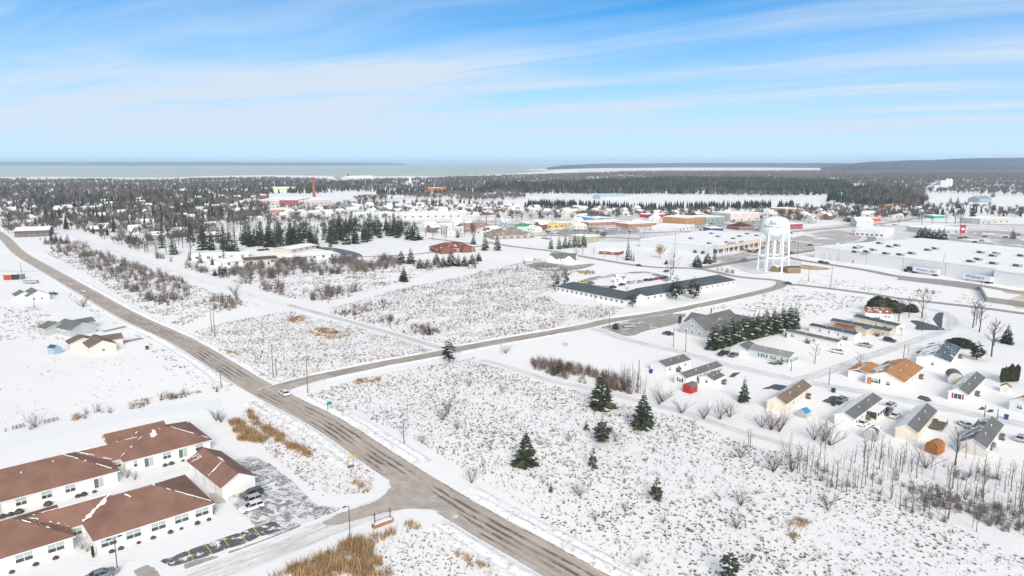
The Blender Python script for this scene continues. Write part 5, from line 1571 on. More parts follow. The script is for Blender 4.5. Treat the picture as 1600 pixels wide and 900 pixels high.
for px, py, h, wd, lab in ((981, 406, 34, .8, 'tall dark spruce with thin lower limbs on the motel lawn'), (979, 407, 18, .7, 'narrow arborvitae on the motel lawn'), (986, 407, 19, .7, 'narrow arborvitae on the motel lawn'), (990, 408, 15, .7, 'narrow arborvitae on the motel lawn'),
                           (1089, 417, 20, 1.6, 'broad olive evergreen left of the road junction'), (1105.5, 412, 18, 1.6, 'round dark evergreen at the plaza corner'), (1116, 410, 24, 1.0, 'tall evergreen beside the plaza sign'), (1041, 413, 8, 1.5, 'small evergreen at the lawn edge')):
    plant(SPR[0] if wd > 1 else MID[0], px, py, h, lab, group='evergreens on the motel lawn', wide=wd)
plant(ORANGE, 1031, 403.5, 21, 'bright orange leaved maple on the lawn before the plaza')
plant(ORANGE, 1382, 287, 6, 'small orange tree in the far woods on the right')
for px, py, h, wd, lab in ((1371, 487, 24, 1.35, 'largest round dark evergreen behind the rusty red roof'), (1384, 486, 21, 1.2, 'round dark evergreen in the middle of the trio'), (1396, 488, 19, 1.2, 'round olive evergreen at the right of the trio'), (1408, 486, 12, 1.6, 'low dark evergreen behind the bare trees'), (1424, 487, 12, 1.6, 'low dark evergreen behind the tall bare trees')):
    plant(ROUND, px, py, h, lab, group='round evergreens', wide=wd)
h0, h1 = G(1478, 540), G(1521, 544)
hd = empty('hedge', ((h0.x + h1.x) / 2, (h0.y + h1.y) / 2, 0), math.atan2(h1.y - h0.y, h1.x - h0.x), 'long clipped olive hedge behind the blue grey roof', 'hedge')
t, c = dome_parts(74, 900, 1)
o = c.build('foliage', CONO[:2], hd); L_ = (h1 - h0).length; o.scale = (L_ * 1.15, 6.0, 3.6)
for i in range(6):
    plant(COLUMN[0], 1565 + i * 4.6, 598 - i * .2 + R.uniform(-1, 1), 27 + R.uniform(-3, 3), 'dense columnar evergreen in the clump near the edge', group='columnar evergreens', wide=1.3)
for px, py, h in ((820, 477, 8), (1094, 500, 10), (1061, 506, 13), (1063, 505, 13), (1111, 490, 9)):
    if px > 1000: plant(COLUMN[0], px, py, h, 'small dark columnar evergreen against the hall wall', group='evergreens by the hall', wide=1.0)

g2 = 'tall leafless trees by the cul-de-sac'
for px, py, h, k in ((1404, 502, 36, 0), (1420, 496, 36, 2), (1440, 497, 46, 1), (1440, 518, 33, 3), (1520, 512, 48, 2), (1530, 519, 50, 2), (1525, 508, 40, 3), (1549, 557, 62, 2), (1553, 540, 45, 3), (1404, 497, 30, 1), (1418, 555, 18, 3), (1408, 525, 16, 0)):
    plant(BARE[k], px, py, h, 'tall leafless grey tree by the trailer park cul-de-sac', group=g2)
for px, py, h, k, lab in ((1273, 568, 34, 0, 'leafless yard tree in front of the teal house end'), (1343, 580, 30, 1, 'leafless yard tree left of the orange roof'), (1333, 587, 18, 0, 'small leafless tree beside the park lane'), (1051, 430, 40, 3, 'tall pale leafless tree behind the motel roof'), (1048, 436, 30, 1, 'leafless tree at the motel yard end'), (632, 694, 46, 3, 'thin leafless tree in the weedy field by the main road'),
                          (846, 443, 12, 1, 'tiny leafless tree by the motel walk'), (979, 463, 17, 0, 'small leafless tree along the motel end wing'), (929, 472, 15, 0, 'small leafless tree along the motel front wall'), (1081, 681, 28, 1, 'broad spreading leafless apple tree above the weedy field'), (910, 398, 18, 1, 'leafless tree behind the green roofed house'), (900, 404, 16, 1, 'leafless tree at the green roofed house corner'), (928, 400, 14, 0, 'leafless tree before the brick ranch house'), (945, 402, 14, 0, 'leafless tree in front of the brick ranch porch'), (1492, 727, 66, 2, 'gnarled leafless tree in front of the streaky roofed home'), (1365, 700, 24, 1, 'bare little tree under the grey barn shed')):
    plant(BARE[k], px, py, h, lab)
SPOTS = [('near the red shed', 1078, 615), ('below the taupe roofed home', 1230, 660), ('below the home with the sun porch', 1330, 690), ('near the orange brown shed', 1450, 725), ('below the streaky roofed home', 1550, 735), ('at the top of the open weedy field', 860, 640), ('low in the open weedy field', 1020, 800),
         ('low at the right of the weedy field', 1200, 850), ('beside the main road verge', 715, 700), ('by the side road bend', 780, 560), ('by the apartment lane', 345, 655), ('by the broken field fence', 55, 668), ('beside the trail', 400, 480), ('in the left field by the road', 120, 490), ('in the middle of the brushy strip', 1400, 770), ('at the thick right end of the brushy strip', 1540, 810)]
SPOTW = [(n_, G(a_, b_)) for n_, a_, b_ in SPOTS]
def spot(x, y): return min(SPOTW, key=lambda s_: (s_[1].x - x) ** 2 + (s_[1].y - y) ** 2)[0]
g3 = 'bare shrubs about the fields'
for px, py, h, wd, red in ((1205, 672, 32, 1.6, 1), (1218, 675, 30, 1.3, 0), (1157, 716, 28, 1.0, 0), (1208, 738, 34, 1.1, 0), (1237, 738, 45, .8, 0), (1190, 668, 22, 1.2, 1), (1272, 688, 30, .9, 1), (1297, 696, 34, 1.2, 1), (1287, 690, 30, 1, 0), (1446, 732, 32, 1.2, 0), (1157, 790, 26, 1.3, 0), (1150, 826, 24, 1.4, 1), (1293, 798, 32, .9, 0), (737, 755, 26, 1.1, 1),
                           (692, 657, 24, 1, 0), (700, 648, 30, .7, 0), (714, 672, 16, 1.1, 0), (660, 693, 14, 1.3, 1), (1065, 646, 20, 1.5, 0), (1035, 628, 24, 1.3, 0), (1030, 632, 22, 1.2, 0), (1100, 655, 22, 1.5, 0), (1125, 655, 26, 1.5, 1), (1140, 652, 24, 1.2, 0), (790, 552, 12, 2.0, 1), (785, 612, 12, 1.4, 1), (733, 604, 14, 1.2, 1), (888, 690, 14, 1, 0),
                           (930, 815, 16, 1.2, 1), (977, 800, 18, 1.0, 0), (905, 775, 20, 1.6, 0), (1036, 818, 14, 1.2, 1), (1055, 690, 14, 1, 0), (962, 690, 20, 1.4, 1), (55, 668, 22, 1.3, 0), (455, 501, 14, 1, 0), (367, 463, 20, 1, 0), (130, 480, 16, 1.5, 0), (61, 508, 7, 2, 1), (345, 660, 18, 1.4, 0), (338, 658, 20, 1, 0), (1170, 880, 16, 1.4, 0), (1225, 890, 14, 1.4, 0), (995, 885, 16, 1.3, 1), (1010, 880, 14, 1.3, 1), (765, 700, 14, 1, 0), (845, 695, 10, 1.6, 1)):
    plant(R.choice(BUSH_R if red else BUSH), px, py, h, ('bare reddish shrub ' if red else 'bare grey shrub ') + spot(G(px, py).x, G(px, py).y), group=g3, wide=wd)

for px, py in ((1006, 384), (1013, 385), (1021, 386.5), (1031, 388), (1043, 388.5), (1052, 389.5), (1062, 391), (1073, 392.5), (1086, 395), (1098, 396.5)):
    plant(SHRUB, px, py, R.uniform(4, 6.5), 'round dark shrub in the row along the plaza side wall', 'shrub', 'shrub row along the plaza wall', wide=1.3)
# shrubs set along the apartment walls
def row_shrub(root, u, n, s, lab):
    p = root.location + U * u + Nn * n
    o = dup(SHRUB, (p.x, p.y, 0), R.uniform(0, 6), (s * 1.3, s * 1.3, s * .75), lab, 'shrubs along the apartment walls')
for u in (-3.5, -6.5, -10, -13.5, -17.5, -21): row_shrub(front, u, -.7, R.uniform(.55, .85), 'low dull shrub at the foot of the nearer apartment wall')
for u in (4.5, 6, 9, 11.5, 14.6, 16.6, 19.6, 21.8): row_shrub(front, u, -5.1, R.uniform(.55, .85), 'low dull shrub at the foot of the nearer apartment wall')
for u in (-5.5, -7.5, -8.6, -14, -19, -20.4, -21.7): row_shrub(rear, u, -1.4, R.uniform(.6, 1.3), 'rounded dull shrub in the apartment courtyard')
for u in (10, 11.4, 14, 18.4): row_shrub(rear, u, 2.6, R.uniform(.5, 1.0), 'rounded dull shrub in the apartment courtyard')
pt = rear.location + U * 18 + Nn * 2.2
dup(SHRUB, pt, 0, (1.9, 1.9, 2.6), 'dark round topiary tree by the apartment courtyard door', 'shrubs along the apartment walls')
for (px, py, s, pr, lab) in ((211, 750, 2.0, BUSH_R[0], 'pinkish leafless bush in the apartment courtyard'), (199, 747, 2.4, BUSH[0], 'grey leafless bush in the apartment courtyard corner'), (128, 858, 1.8, BUSH_R[1], 'leafless bush at the apartment link wall'), (137, 862, 1.8, BUSH[1], 'grey bush under the apartment link window'), (333, 805, 2.2, BUSH_R[0], 'purple twiggy bush at the apartment corner')):
    p = G(px, py); dup(pr, p, 1, (s * 1.1, s * 1.1, s), lab, 'bushes in the apartment court')
p = G(146, 871); dup(COLUMN[0], p, 1, (2.6, 2.6, 2.4), 'olive green pointed evergreen by the lamp post')

# ------------------------------------------------------------------ vegetation: scattered
def inside(P, x, y):
    r = np.zeros(len(x), bool)
    n = len(P)
    for i in range(n):
        (x0, y0), (x1, y1) = P[i], P[(i + 1) % n]
        c = ((y0 > y) != (y1 > y)) & (x < (x1 - x0) * (y - y0) / (y1 - y0 + 1e-12) + x0)
        r ^= c
    return r


def wpoly(px): return [tuple(G(*p)[:2]) for p in px]


def clear_of(x, y, pad=.8, foot=True):
    ok = np.ones(len(x), bool)
    for pts, hw in ROADS:
        lo, hi = pts.min(0) - hw - pad - 3, pts.max(0) + hw + pad + 3
        s = np.where(ok & (x > lo[0]) & (x < hi[0]) & (y > lo[1]) & (y < hi[1]))[0]
        for k in range(0, len(s), 4000):
            ss = s[k:k + 4000]
            a, b = pts[:-1], pts[1:]
            d = b - a; l2 = (d ** 2).sum(1) + 1e-9
            px, py = x[ss][:, None] - a[:, 0], y[ss][:, None] - a[:, 1]
            t = np.clip((px * d[:, 0] + py * d[:, 1]) / l2, 0, 1)
            dd = np.hypot(px - t * d[:, 0], py - t * d[:, 1]).min(1)
            ok[ss[dd < hw + pad]] = False
    if foot:
        for fx, fy, fr in FOOT:
            ok &= np.hypot(x - fx, y - fy) > fr
    return ok


def scatter(px, dens=None, n=None, clumpy=0.0, cscale=12.0, pad=.8, holes=(), world=False, foot=True):
    P = px if world else wpoly(px)
    A = np.array(P); lo, hi = A.min(0), A.max(0)
    area = abs(sum(P[i][0] * P[(i + 1) % len(P)][1] - P[(i + 1) % len(P)][0] * P[i][1] for i in range(len(P)))) / 2
    cnt = int(n or area * dens)
    box = (hi - lo).prod()
    m = int(cnt * box / max(area, 1) * (1.25 + 1.2 * clumpy)) + 10
    x, y = NR.uniform(lo[0], hi[0], m), NR.uniform(lo[1], hi[1], m)
    k = inside(P, x, y)
    for h in holes: k &= ~inside(wpoly(h), x, y)
    x, y = x[k], y[k]
    if clumpy:
        f = np.zeros(len(x))
        for i in range(5):
            a = NR.uniform(0, 6.28); w_ = 6.28 / (cscale * NR.uniform(.5, 1.8))
            f += np.sin((x * math.cos(a) + y * math.sin(a)) * w_ + NR.uniform(0, 6.28))
        k = f / 5 > NR.uniform(-.8, .8, len(x)) * (1.05 - clumpy)
        x, y = x[k], y[k]
    k = clear_of(x, y, pad, foot)
    x, y = x[k], y[k]
    return np.stack([x, y], 1)[:cnt]


def bulk(name, template, xy, scale, mats, zs=None, kind='stuff', mirot=None):
    """one mesh of many small copies of a template (list of triangles with material slots)"""
    tv = np.array(template.v, dtype=np.float32)
    nf = len(template.f)
    n = len(xy)
    if n == 0: return None
    a = NR.uniform(0, 6.283, n); c, s = np.cos(a), np.sin(a)
    sc = scale if isinstance(scale, np.ndarray) else NR.uniform(scale[0], scale[1], n)
    hz = sc * (zs if zs is not None else 1)
    V = np.empty((n, len(tv), 3), dtype=np.float32)
    V[:, :, 0] = (tv[:, 0][None] * c[:, None] - tv[:, 1][None] * s[:, None]) * sc[:, None] + xy[:, 0][:, None]
    V[:, :, 1] = (tv[:, 0][None] * s[:, None] + tv[:, 1][None] * c[:, None]) * sc[:, None] + xy[:, 1][:, None]
    V[:, :, 2] = tv[:, 2][None] * (hz[:, None] if isinstance(hz, np.ndarray) else hz)
    sizes = np.array([len(f) for f in template.f]); flat = np.concatenate([np.array(f) for f in template.f])
    loops = (flat[None] + (np.arange(n) * len(tv))[:, None]).ravel()
    tot = np.tile(sizes, n); start = np.concatenate([[0], np.cumsum(tot)[:-1]])
    me = bpy.data.meshes.new(name)
    me.vertices.add(n * len(tv)); me.vertices.foreach_set('co', V.ravel())
    me.loops.add(len(loops)); me.loops.foreach_set('vertex_index', loops.astype(np.int32))
    me.polygons.add(n * nf); me.polygons.foreach_set('loop_start', start.astype(np.int32)); me.polygons.foreach_set('loop_total', tot.astype(np.int32))
    mi = np.tile(np.array(template.mi), (n, 1))
    if mirot is not None: mi = (mi + np.array(mirot)[:, None]) % len(mats)
    me.polygons.foreach_set('material_index', mi.ravel().astype(np.int32))
    for m_ in mats: me.materials.append(m_)
    me.update(calc_edges=True); me.validate()
    o = link(name, me); o['kind'] = kind
    return o


def tuft(seed, blades, h, sp, patch_r):
    rr = random.Random(seed); q = MB()
    if patch_r:
        ring = [Vector((math.cos(i * 1.047) * patch_r * rr.uniform(.5, 1.5), math.sin(i * 1.047) * patch_r * rr.uniform(.4, 1.0), .015)) for i in range(6)]
        for i in range(6): q.poly([Vector((0, 0, h * .3)), ring[i], ring[(i + 1) % 6]])
    for i in range(blades):
        a = rr.uniform(0, 6.28); b = Vector((rr.uniform(-sp, sp), rr.uniform(-sp, sp), 0))
        d = Vector((math.cos(a) * .55, math.sin(a) * .55, 1)); s = Vector((-math.sin(a), math.cos(a), 0)) * h * .07
        q.poly([b - s, b + s, b + d * h * rr.uniform(.6, 1.2)])
    return q


CORR = [(296, 522), (330, 500), (440, 478), (470, 481), (500, 485), (560, 470), (640, 446), (720, 425), (770, 408), (840, 397), (835, 392), (760, 402), (700, 418), (590, 452), (520, 470), (470, 474), (440, 470), (330, 490), (280, 512)]
FIELD_A = [(478, 618), (560, 592), (690, 568), (745, 558), (850, 600), (905, 612), (1000, 640), (1075, 655), (1150, 690), (1240, 712), (1300, 740), (1620, 880), (1620, 935), (1040, 935), (925, 858), (760, 755), (640, 682), (545, 640)]
FIELD_B = [(300, 520), (345, 505), (450, 486), (560, 512), (640, 535), (678, 548), (600, 563), (490, 586), (440, 597), (400, 590)]
FIELD_C = [(500, 485), (610, 455), (730, 430), (840, 404), (900, 425), (868, 448), (872, 460), (975, 482), (960, 492), (900, 505), (760, 533), (690, 541), (600, 515)]
FIELD_D = [(140, 380), (240, 420), (340, 450), (440, 472), (330, 492), (280, 512), (215, 480), (140, 430), (70, 395)]
FIELD_E = [(345, 446), (460, 474), (560, 466), (700, 420), (760, 402), (690, 405), (600, 410), (480, 408), (400, 418), (300, 422)]
FIELD_F = [(960, 500), (1230, 450), (1360, 466), (1330, 482), (1250, 500), (1140, 482), (1020, 492)]
FIELD_G = [(1230, 440), (1300, 424), (1400, 436), (1530, 456), (1560, 480), (1400, 460), (1250, 443)]
FIELD_L = [(0, 480), (60, 478), (110, 500), (100, 530), (0, 535)]
FIELD_L2 = [(85, 430), (130, 470), (220, 520), (330, 585), (350, 605), (300, 612), (250, 570), (205, 520), (110, 470)]
VERGE = [(395, 625), (450, 640), (560, 725), (590, 740), (575, 770), (500, 775), (430, 715), (370, 660)]
VERGE2 = [(640, 815), (700, 825), (860, 925), (560, 935), (590, 850)]
TF = [tuft(i, 7, .42, .26, .34) for i in range(4)]
WM = [WEED, WEED_R, WEED_T]
def weeds(px, dens, sc, clumpy=.35, cscale=16, w=(.72, .17, .11), holes=()):
    xy = scatter(px, dens, clumpy=clumpy, cscale=cscale, holes=holes)
    n = len(xy)
    for k in range(2):
        s = xy[k::2]
        bulk('dry_weeds', TF[R.randrange(4)], s, sc, WM, mirot=NR.choice(3, len(s), p=w))
ST = [tuft(30 + i, 3, .55, .2, 0) for i in range(2)]
def stalks(px, dens, holes=()):
    xy = scatter(px, dens, clumpy=.2, cscale=9, holes=holes)
    bulk('dry_stalks', ST[R.randrange(2)], xy, (.5, 1.3), WM, mirot=NR.choice(3, len(xy), p=(.6, .2, .2)))
weeds(FIELD_A, .30, (.5, 1.15), .5, 30, w=(.78, .14, .08)); weeds(FIELD_A, .22, (.3, .7), .3, 9, w=(.8, .12, .08)); stalks(FIELD_A, .8)
weeds([(478, 618), (690, 568), (850, 600), (905, 612), (900, 720), (760, 755), (640, 682)], .22, (.5, 1.1), .5, 14, w=(.8, .14, .06))
weeds(FIELD_B, .48, (.5, 1.0), .45, 14, w=(.62, .2, .18)); stalks(FIELD_B, .8); weeds(FIELD_C, .42, (.6, 1.3), .4, 20, holes=[CORR]); stalks(FIELD_C, .5, holes=[CORR])
weeds(FIELD_D, .30, (.9, 1.8), .4, 20, holes=[CORR]); weeds(FIELD_E, .20, (1, 2), .4, 20, holes=[CORR]); weeds(FIELD_F, .16, (.9, 1.8), .3)
weeds(FIELD_G, .10, (.9, 1.8), .3, w=(.5, .2, .3)); weeds(FIELD_L, .16, (.8, 1.6)); weeds(FIELD_L2, .12, (.8, 1.5), .4); weeds(VERGE, .5, (.6, 1.1), .4, w=(.55, .1, .35)); weeds(VERGE2, .6, (.4, .8), .4, w=(.45, .25, .3)); stalks(VERGE2, .8); stalks(VERGE, .8)
weeds(FIELD_A, .05, (.5, 1.1), .9, 26, w=(.15, .55, .3)); weeds(FIELD_B, .2, (.5, 1.1), .85, 18, w=(.15, .4, .45)); weeds(FIELD_C, .12, (.7, 1.3), .85, 30, w=(.2, .5, .3), holes=[CORR])
weeds([(0, 560), (240, 560), (330, 605), (250, 622), (0, 665)], .03, (.5, 1.0), .3)
# tawny reeds in the ditches
RD = [tuft(20 + i, 9, 1.1, .5, 0) for i in range(3)]
for k, (px, dens, sc) in enumerate((
        ([(418, 905), (500, 872), (540, 848), (585, 838), (612, 829), (617, 834), (585, 850), (578, 868), (600, 880), (615, 905)], 3.4, (.8, 1.5)),
        ([(358, 660), (370, 655), (385, 668), (408, 680), (420, 690), (400, 692), (375, 688), (366, 676)], 3.2, (.8, 1.4)),
        ([(386, 640), (392, 642), (405, 658), (440, 680), (470, 698), (487, 710), (478, 714), (450, 700), (420, 682), (395, 662)], 3.2, (.7, 1.2)),
        ([(424, 708), (432, 705), (438, 711), (430, 715)], 3, (.7, 1.1)), ([(548, 753), (560, 752), (580, 764), (575, 770), (560, 764)], 2.4, (.6, 1.0)),
        ([(630, 820), (645, 815), (660, 826), (640, 832)], 2.0, (.6, 1.0)), ([(700, 858), (720, 862), (770, 890), (760, 897), (720, 878)], 1.2, (.6, 1.0)),
        ([(1228, 818), (1240, 808), (1268, 818), (1250, 826)], 2.2, (.6, 1.1)), ([(1225, 838), (1240, 834), (1250, 840), (1235, 845)], 2.2, (.6, 1.0)),
        ([(548, 600), (560, 592), (595, 590), (592, 597), (565, 601)], 1.6, (.4, .8)), ([(480, 520), (500, 510), (545, 525), (520, 532)], 1.0, (.4, .9)), ([(490, 512), (520, 514), (540, 524), (500, 520)], 1.6, (.5, .9)), ([(340, 545), (380, 552), (365, 560), (345, 555)], .9, (.5, .9)),
        ([(448, 500), (470, 494), (480, 500), (460, 505)], 1.8, (.5, 1)), ([(900, 424), (925, 423), (930, 428), (912, 430)], .8, (.8, 1.2)), ([(205, 628), (330, 606), (345, 604), (335, 610), (210, 636)], .5, (.5, .9)), ([(110, 650), (125, 648), (128, 656), (112, 658)], 1.8, (.6, 1)), ([(520, 636), (535, 636), (540, 645), (528, 645)], 1.8, (.4, .8)))):
    xy = scatter(px, dens, clumpy=.5, cscale=5, pad=.2)
    bulk('dry_reeds', RD[k % 3], xy, sc, [TAWNY, TAWNY_D, WEED_T], mirot=NR.choice(3, len(xy), p=(.55, .25, .2)))

def mass_bare(seed, red, h=1.0, n=18, spread=.4):
    rr = random.Random(seed); q = MB()
    for i in range(n):
        a = rr.uniform(0, 6.28); b = Vector((rr.uniform(-.25, .25), rr.uniform(-.25, .25), 0))
        d = Vector((math.cos(a) * spread, math.sin(a) * spread, rr.uniform(.7, 1.1))); s = Vector((-math.sin(a), math.cos(a), 0)) * .014
        e = b + d * h * rr.uniform(.6, 1.0)
        q.poly([b - s * 1.6, b + s * 1.6, e])
        for k in range(2):
            b2 = b.lerp(e, rr.uniform(.35, .8)); d2 = d + Vector((rr.uniform(-1, 1), rr.uniform(-1, 1), .2)) * .6
            q.poly([b2 - s, b2 + s, b2 + d2 * h * .4])
    return q


TWIG_PALE = M('pale_twigs', (0.25, 0.22, 0.20), .95, .2, 1.0)
MBARE = [mass_bare(80 + i, 0) for i in range(3)]
for px, dens, sc in ((FIELD_A, .026, (.4, 1.2)), (FIELD_B, .034, (.5, 1.2)), (FIELD_C, .026, (.6, 1.6)), ([(755, 560), (860, 595), (900, 640), (800, 640), (720, 590)], .03, (.5, 1.2))):
    xy = scatter(px, dens, clumpy=.85, cscale=34, holes=[CORR])
    bulk('low_brush', MBARE[R.randrange(3)], xy, sc, [TWIG_RED, TWIG, WEED_R], mirot=NR.choice(3, len(xy), p=(.45, .25, .3)))
# fallen brush and logs lying in the strip
fb = MB(); rr = random.Random(77)
for i in range(9):
    a = rr.uniform(-.9, .9); b_ = Vector((rr.uniform(-1, 1), rr.uniform(-.6, .6), rr.uniform(.05, .35))); d_ = Vector((math.cos(a), math.sin(a), rr.uniform(-.05, .35)))
    fb.tube(b_, b_ + d_ * rr.uniform(.8, 2.2), rr.uniform(.02, .05), .012, 3, 0, False)
xy = scatter([(1395, 772), (1450, 760), (1530, 788), (1620, 798), (1620, 836), (1560, 828), (1480, 812), (1420, 798)], .10, clumpy=.3, cscale=14)
bulk('fallen_brush', fb, xy, (.8, 1.8), [M('fallen_wood', (.15, .13, .10), .95, .3), BARK], mirot=NR.choice(2, len(xy)))
xy = scatter([(1480, 728), (1530, 738), (1570, 755), (1540, 762), (1495, 748)], .06, clumpy=.3, cscale=14)
bulk('fallen_brush', fb, xy, (.8, 1.5), [MC['fallen_wood'], BARK])
# saplings of the brushy strip (nearest 300 as things), thickets beyond as masses
STRIP = [(1225, 735), (1290, 690), (1380, 715), (1470, 735), (1620, 745), (1620, 850), (1540, 838), (1420, 800), (1330, 775), (1265, 762)]
xy = scatter(STRIP, n=230, clumpy=.35, cscale=14)
xy = np.concatenate([xy, scatter([(1140, 665), (1320, 690), (1620, 730), (1620, 800), (1300, 730), (1150, 700)], n=36)])
for x, y in xy:
    hs_ = R.choice((R.uniform(1.8, 4), R.uniform(3, 6), R.uniform(5, 8.5)))
    plant(R.choice(SAP), 0, 0, 0, ('short thin bare sapling ' if hs_ < 3.4 else 'tall thin bare sapling ' if hs_ > 5.6 else 'thin bare sapling of middling height ') + spot(x, y), group='bare saplings in the brushy strip', h=hs_, xy=(x, y), wide=R.uniform(.8, 1.5))
for px in ([(945, 600), (985, 590), (1010, 606), (1005, 622), (960, 618)],):
    for x, y in scatter(px, n=34): plant(R.choice(SAP), 0, 0, 0, 'slim bare sapling in the hedgerow left of the white homes', group='bare saplings in the hedgerow', h=R.uniform(4, 9), xy=(x, y))


for k, (px, dens, sc, red) in enumerate((
        ([(1395, 775), (1450, 762), (1530, 790), (1620, 800), (1620, 838), (1560, 830), (1480, 815), (1420, 800)], .40, (.9, 2.2), 0),
        ([(1240, 715), (1330, 720), (1420, 745), (1500, 765), (1620, 775), (1620, 850), (1500, 825), (1380, 790), (1290, 760)], .10, (.8, 2.0), 0),
        ([(1470, 725), (1530, 735), (1570, 752), (1540, 762), (1490, 745)], .22, (.8, 1.8), 0),
        ([(832, 566), (900, 572), (945, 588), (985, 596), (1000, 612), (970, 620), (925, 604), (880, 592), (835, 578)], .45, (1.6, 3.2), 1),
        ([(640, 508), (680, 512), (690, 522), (650, 525)], .18, (1.6, 3), 1), ([(590, 492), (620, 500), (608, 508), (590, 502)], .15, (1.5, 3), 0),
        ([(520, 488), (560, 478), (605, 470), (610, 478), (570, 490), (545, 497)], .16, (1.0, 2.2), 1), ([(500, 524), (540, 518), (555, 522), (520, 532)], .12, (.8, 1.8), 1),
        ([(95, 668), (130, 645), (165, 640), (230, 630), (270, 620), (335, 606), (340, 612), (260, 630), (190, 643), (130, 655)], .2, (1.2, 2.8), 0), ([(0, 672), (35, 664), (75, 668), (40, 674), (0, 684)], .08, (1, 2), 1),
        ([(1372, 440), (1500, 462), (1500, 468), (1380, 446)], .015, (1.5, 2.6), 0))):
    xy = scatter(px, dens, clumpy=.3, cscale=18)
    bulk('bare_thicket', MBARE[k % 3], xy, sc, [TWIG_RED if red else TWIG, TWIG, TWIG_PALE], mirot=NR.choice(3, len(xy)))
for k, (px, dens, sc, red) in enumerate((
        ([(120, 392), (190, 400), (240, 425), (290, 440), (300, 470), (260, 480), (205, 460), (160, 435), (125, 410)], .038, (2, 5), 0),
        ([(200, 412), (255, 420), (300, 445), (290, 455), (230, 440)], .045, (2.5, 5), 1),
        ([(60, 372), (140, 383), (190, 402), (120, 404), (75, 392)], .035, (2, 5), 1),
        ([(320, 455), (380, 470), (375, 485), (335, 486), (310, 470)], .05, (2, 4.5), 1),
        ([(345, 425), (420, 408), (520, 405), (610, 404), (640, 415), (560, 428), (470, 430), (390, 440)], .06, (3, 6), 0),
        ([(345, 440), (430, 445), (480, 455), (550, 450), (570, 462), (500, 472), (420, 462), (360, 452)], .05, (2.5, 5), 1),
        ([(640, 412), (730, 416), (760, 405), (740, 420), (660, 422)], .05, (2, 4), 1),
        ([(1105, 420), (1148, 426), (1178, 432), (1160, 436), (1115, 426)], .05, (2, 4), 0),
        ([(245, 400), (330, 425), (300, 428), (240, 410)], .06, (3, 5), 0))):
    xy = scatter(px, dens, clumpy=.4, cscale=30)
    bulk('bare_thicket', MBARE[k % 3], xy, sc, [TWIG_RED if red else TWIG, TWIG, TWIG_PALE], mirot=NR.choice(3, len(xy)))
# ------------------------------------------------------------------ the town: houses, street trees, woods
WALLS = [('white', WHITE), ('cream', CREAM), ('grey', GREYW), ('tan', TAN), ('pale blue', M('pale_blue_wall', (.45, .54, .60))), ('brown', M('brown_wall', (.24, .17, .13))), ('brick', BRICK)]
ROOFS = [('snow covered', SNOWROOF), ('snow covered', SNOWROOF), ('half bare grey', roofmat('town_grey_roof', (.17, .17, .18), .62)), ('dark patched', roofmat('town_dark_roof', (.11, .10, .10), .45)), ('brown patched', roofmat('town_brown_roof', (.22, .15, .12), .55))]
HM = {}


def town_house(x, y, zone, gr):
    wi, ri = R.choices(range(7), (6, 2, 2, 1.2, 1.2, 1, 1))[0], R.choices(range(5), (3, 3, 1.6, 1.2, 1))[0]
    v = R.randrange(3)
    Lh, Wh, hh, rs = ((13, 9, 3.2, 2.6), (11, 9, 5.2, 3.0), (16, 10, 3.0, 2.2))[v]
    k = (wi, ri, v)
    if k not in HM:
        dummy = bpy.data.objects.new('d', None)
        a = gable_walls(None, Lh, Wh, hh, rs, WALLS[wi][1]); b = gable_roof(None, Lh, Wh, hh + .02, rs, .5, (ROOFS[ri][1], ROOFS[ri][1], TRIM))
        q = MB()
        for t in (.2, .5, .8):
            q.box(-Lh / 2 + t * Lh - .6, -Lh / 2 + t * Lh + .6, -Wh / 2 - .05, -Wh / 2 + .02, 1, 2.3); q.box(-Lh / 2 + t * Lh - .6, -Lh / 2 + t * Lh + .6, Wh / 2 - .02, Wh / 2 + .05, 1, 2.3)
        q.box(Lh / 2 - .02, Lh / 2 + .05, -.7, .7, 1, 2.3); q.box(-Lh / 2 - .05, -Lh / 2 + .02, -.7, .7, 1, 2.3)
        HM[k] = (a.data, b.data, q.mesh('windows', GLASS))
        for o in (a, b): bpy.data.objects.remove(o)
        bpy.data.objects.remove(dummy)
    rz = R.choice((.745, .745, -.826, .745)) + R.uniform(-.06, .06)
    e = empty('house', (x, y, 0), rz, '%s house, %s roof, %s' % (WALLS[wi][0], ROOFS[ri][0], zone), 'house', gr + ', %s walls, %s roof' % (WALLS[wi][0], ROOFS[ri][0]))
    for n, me in zip(('wall', 'roof', 'windows'), HM[k]):
        o = link(n, me, e)
        if n == 'windows': o['kind'] = 'stuff'
    FOOT.append((x, y, 8.5))


def spread_out(xy, dmin):
    out = []
    for p in xy:
        if all((p[0] - o[0]) ** 2 + (p[1] - o[1]) ** 2 > dmin * dmin for o in out): out.append(p)
    return out


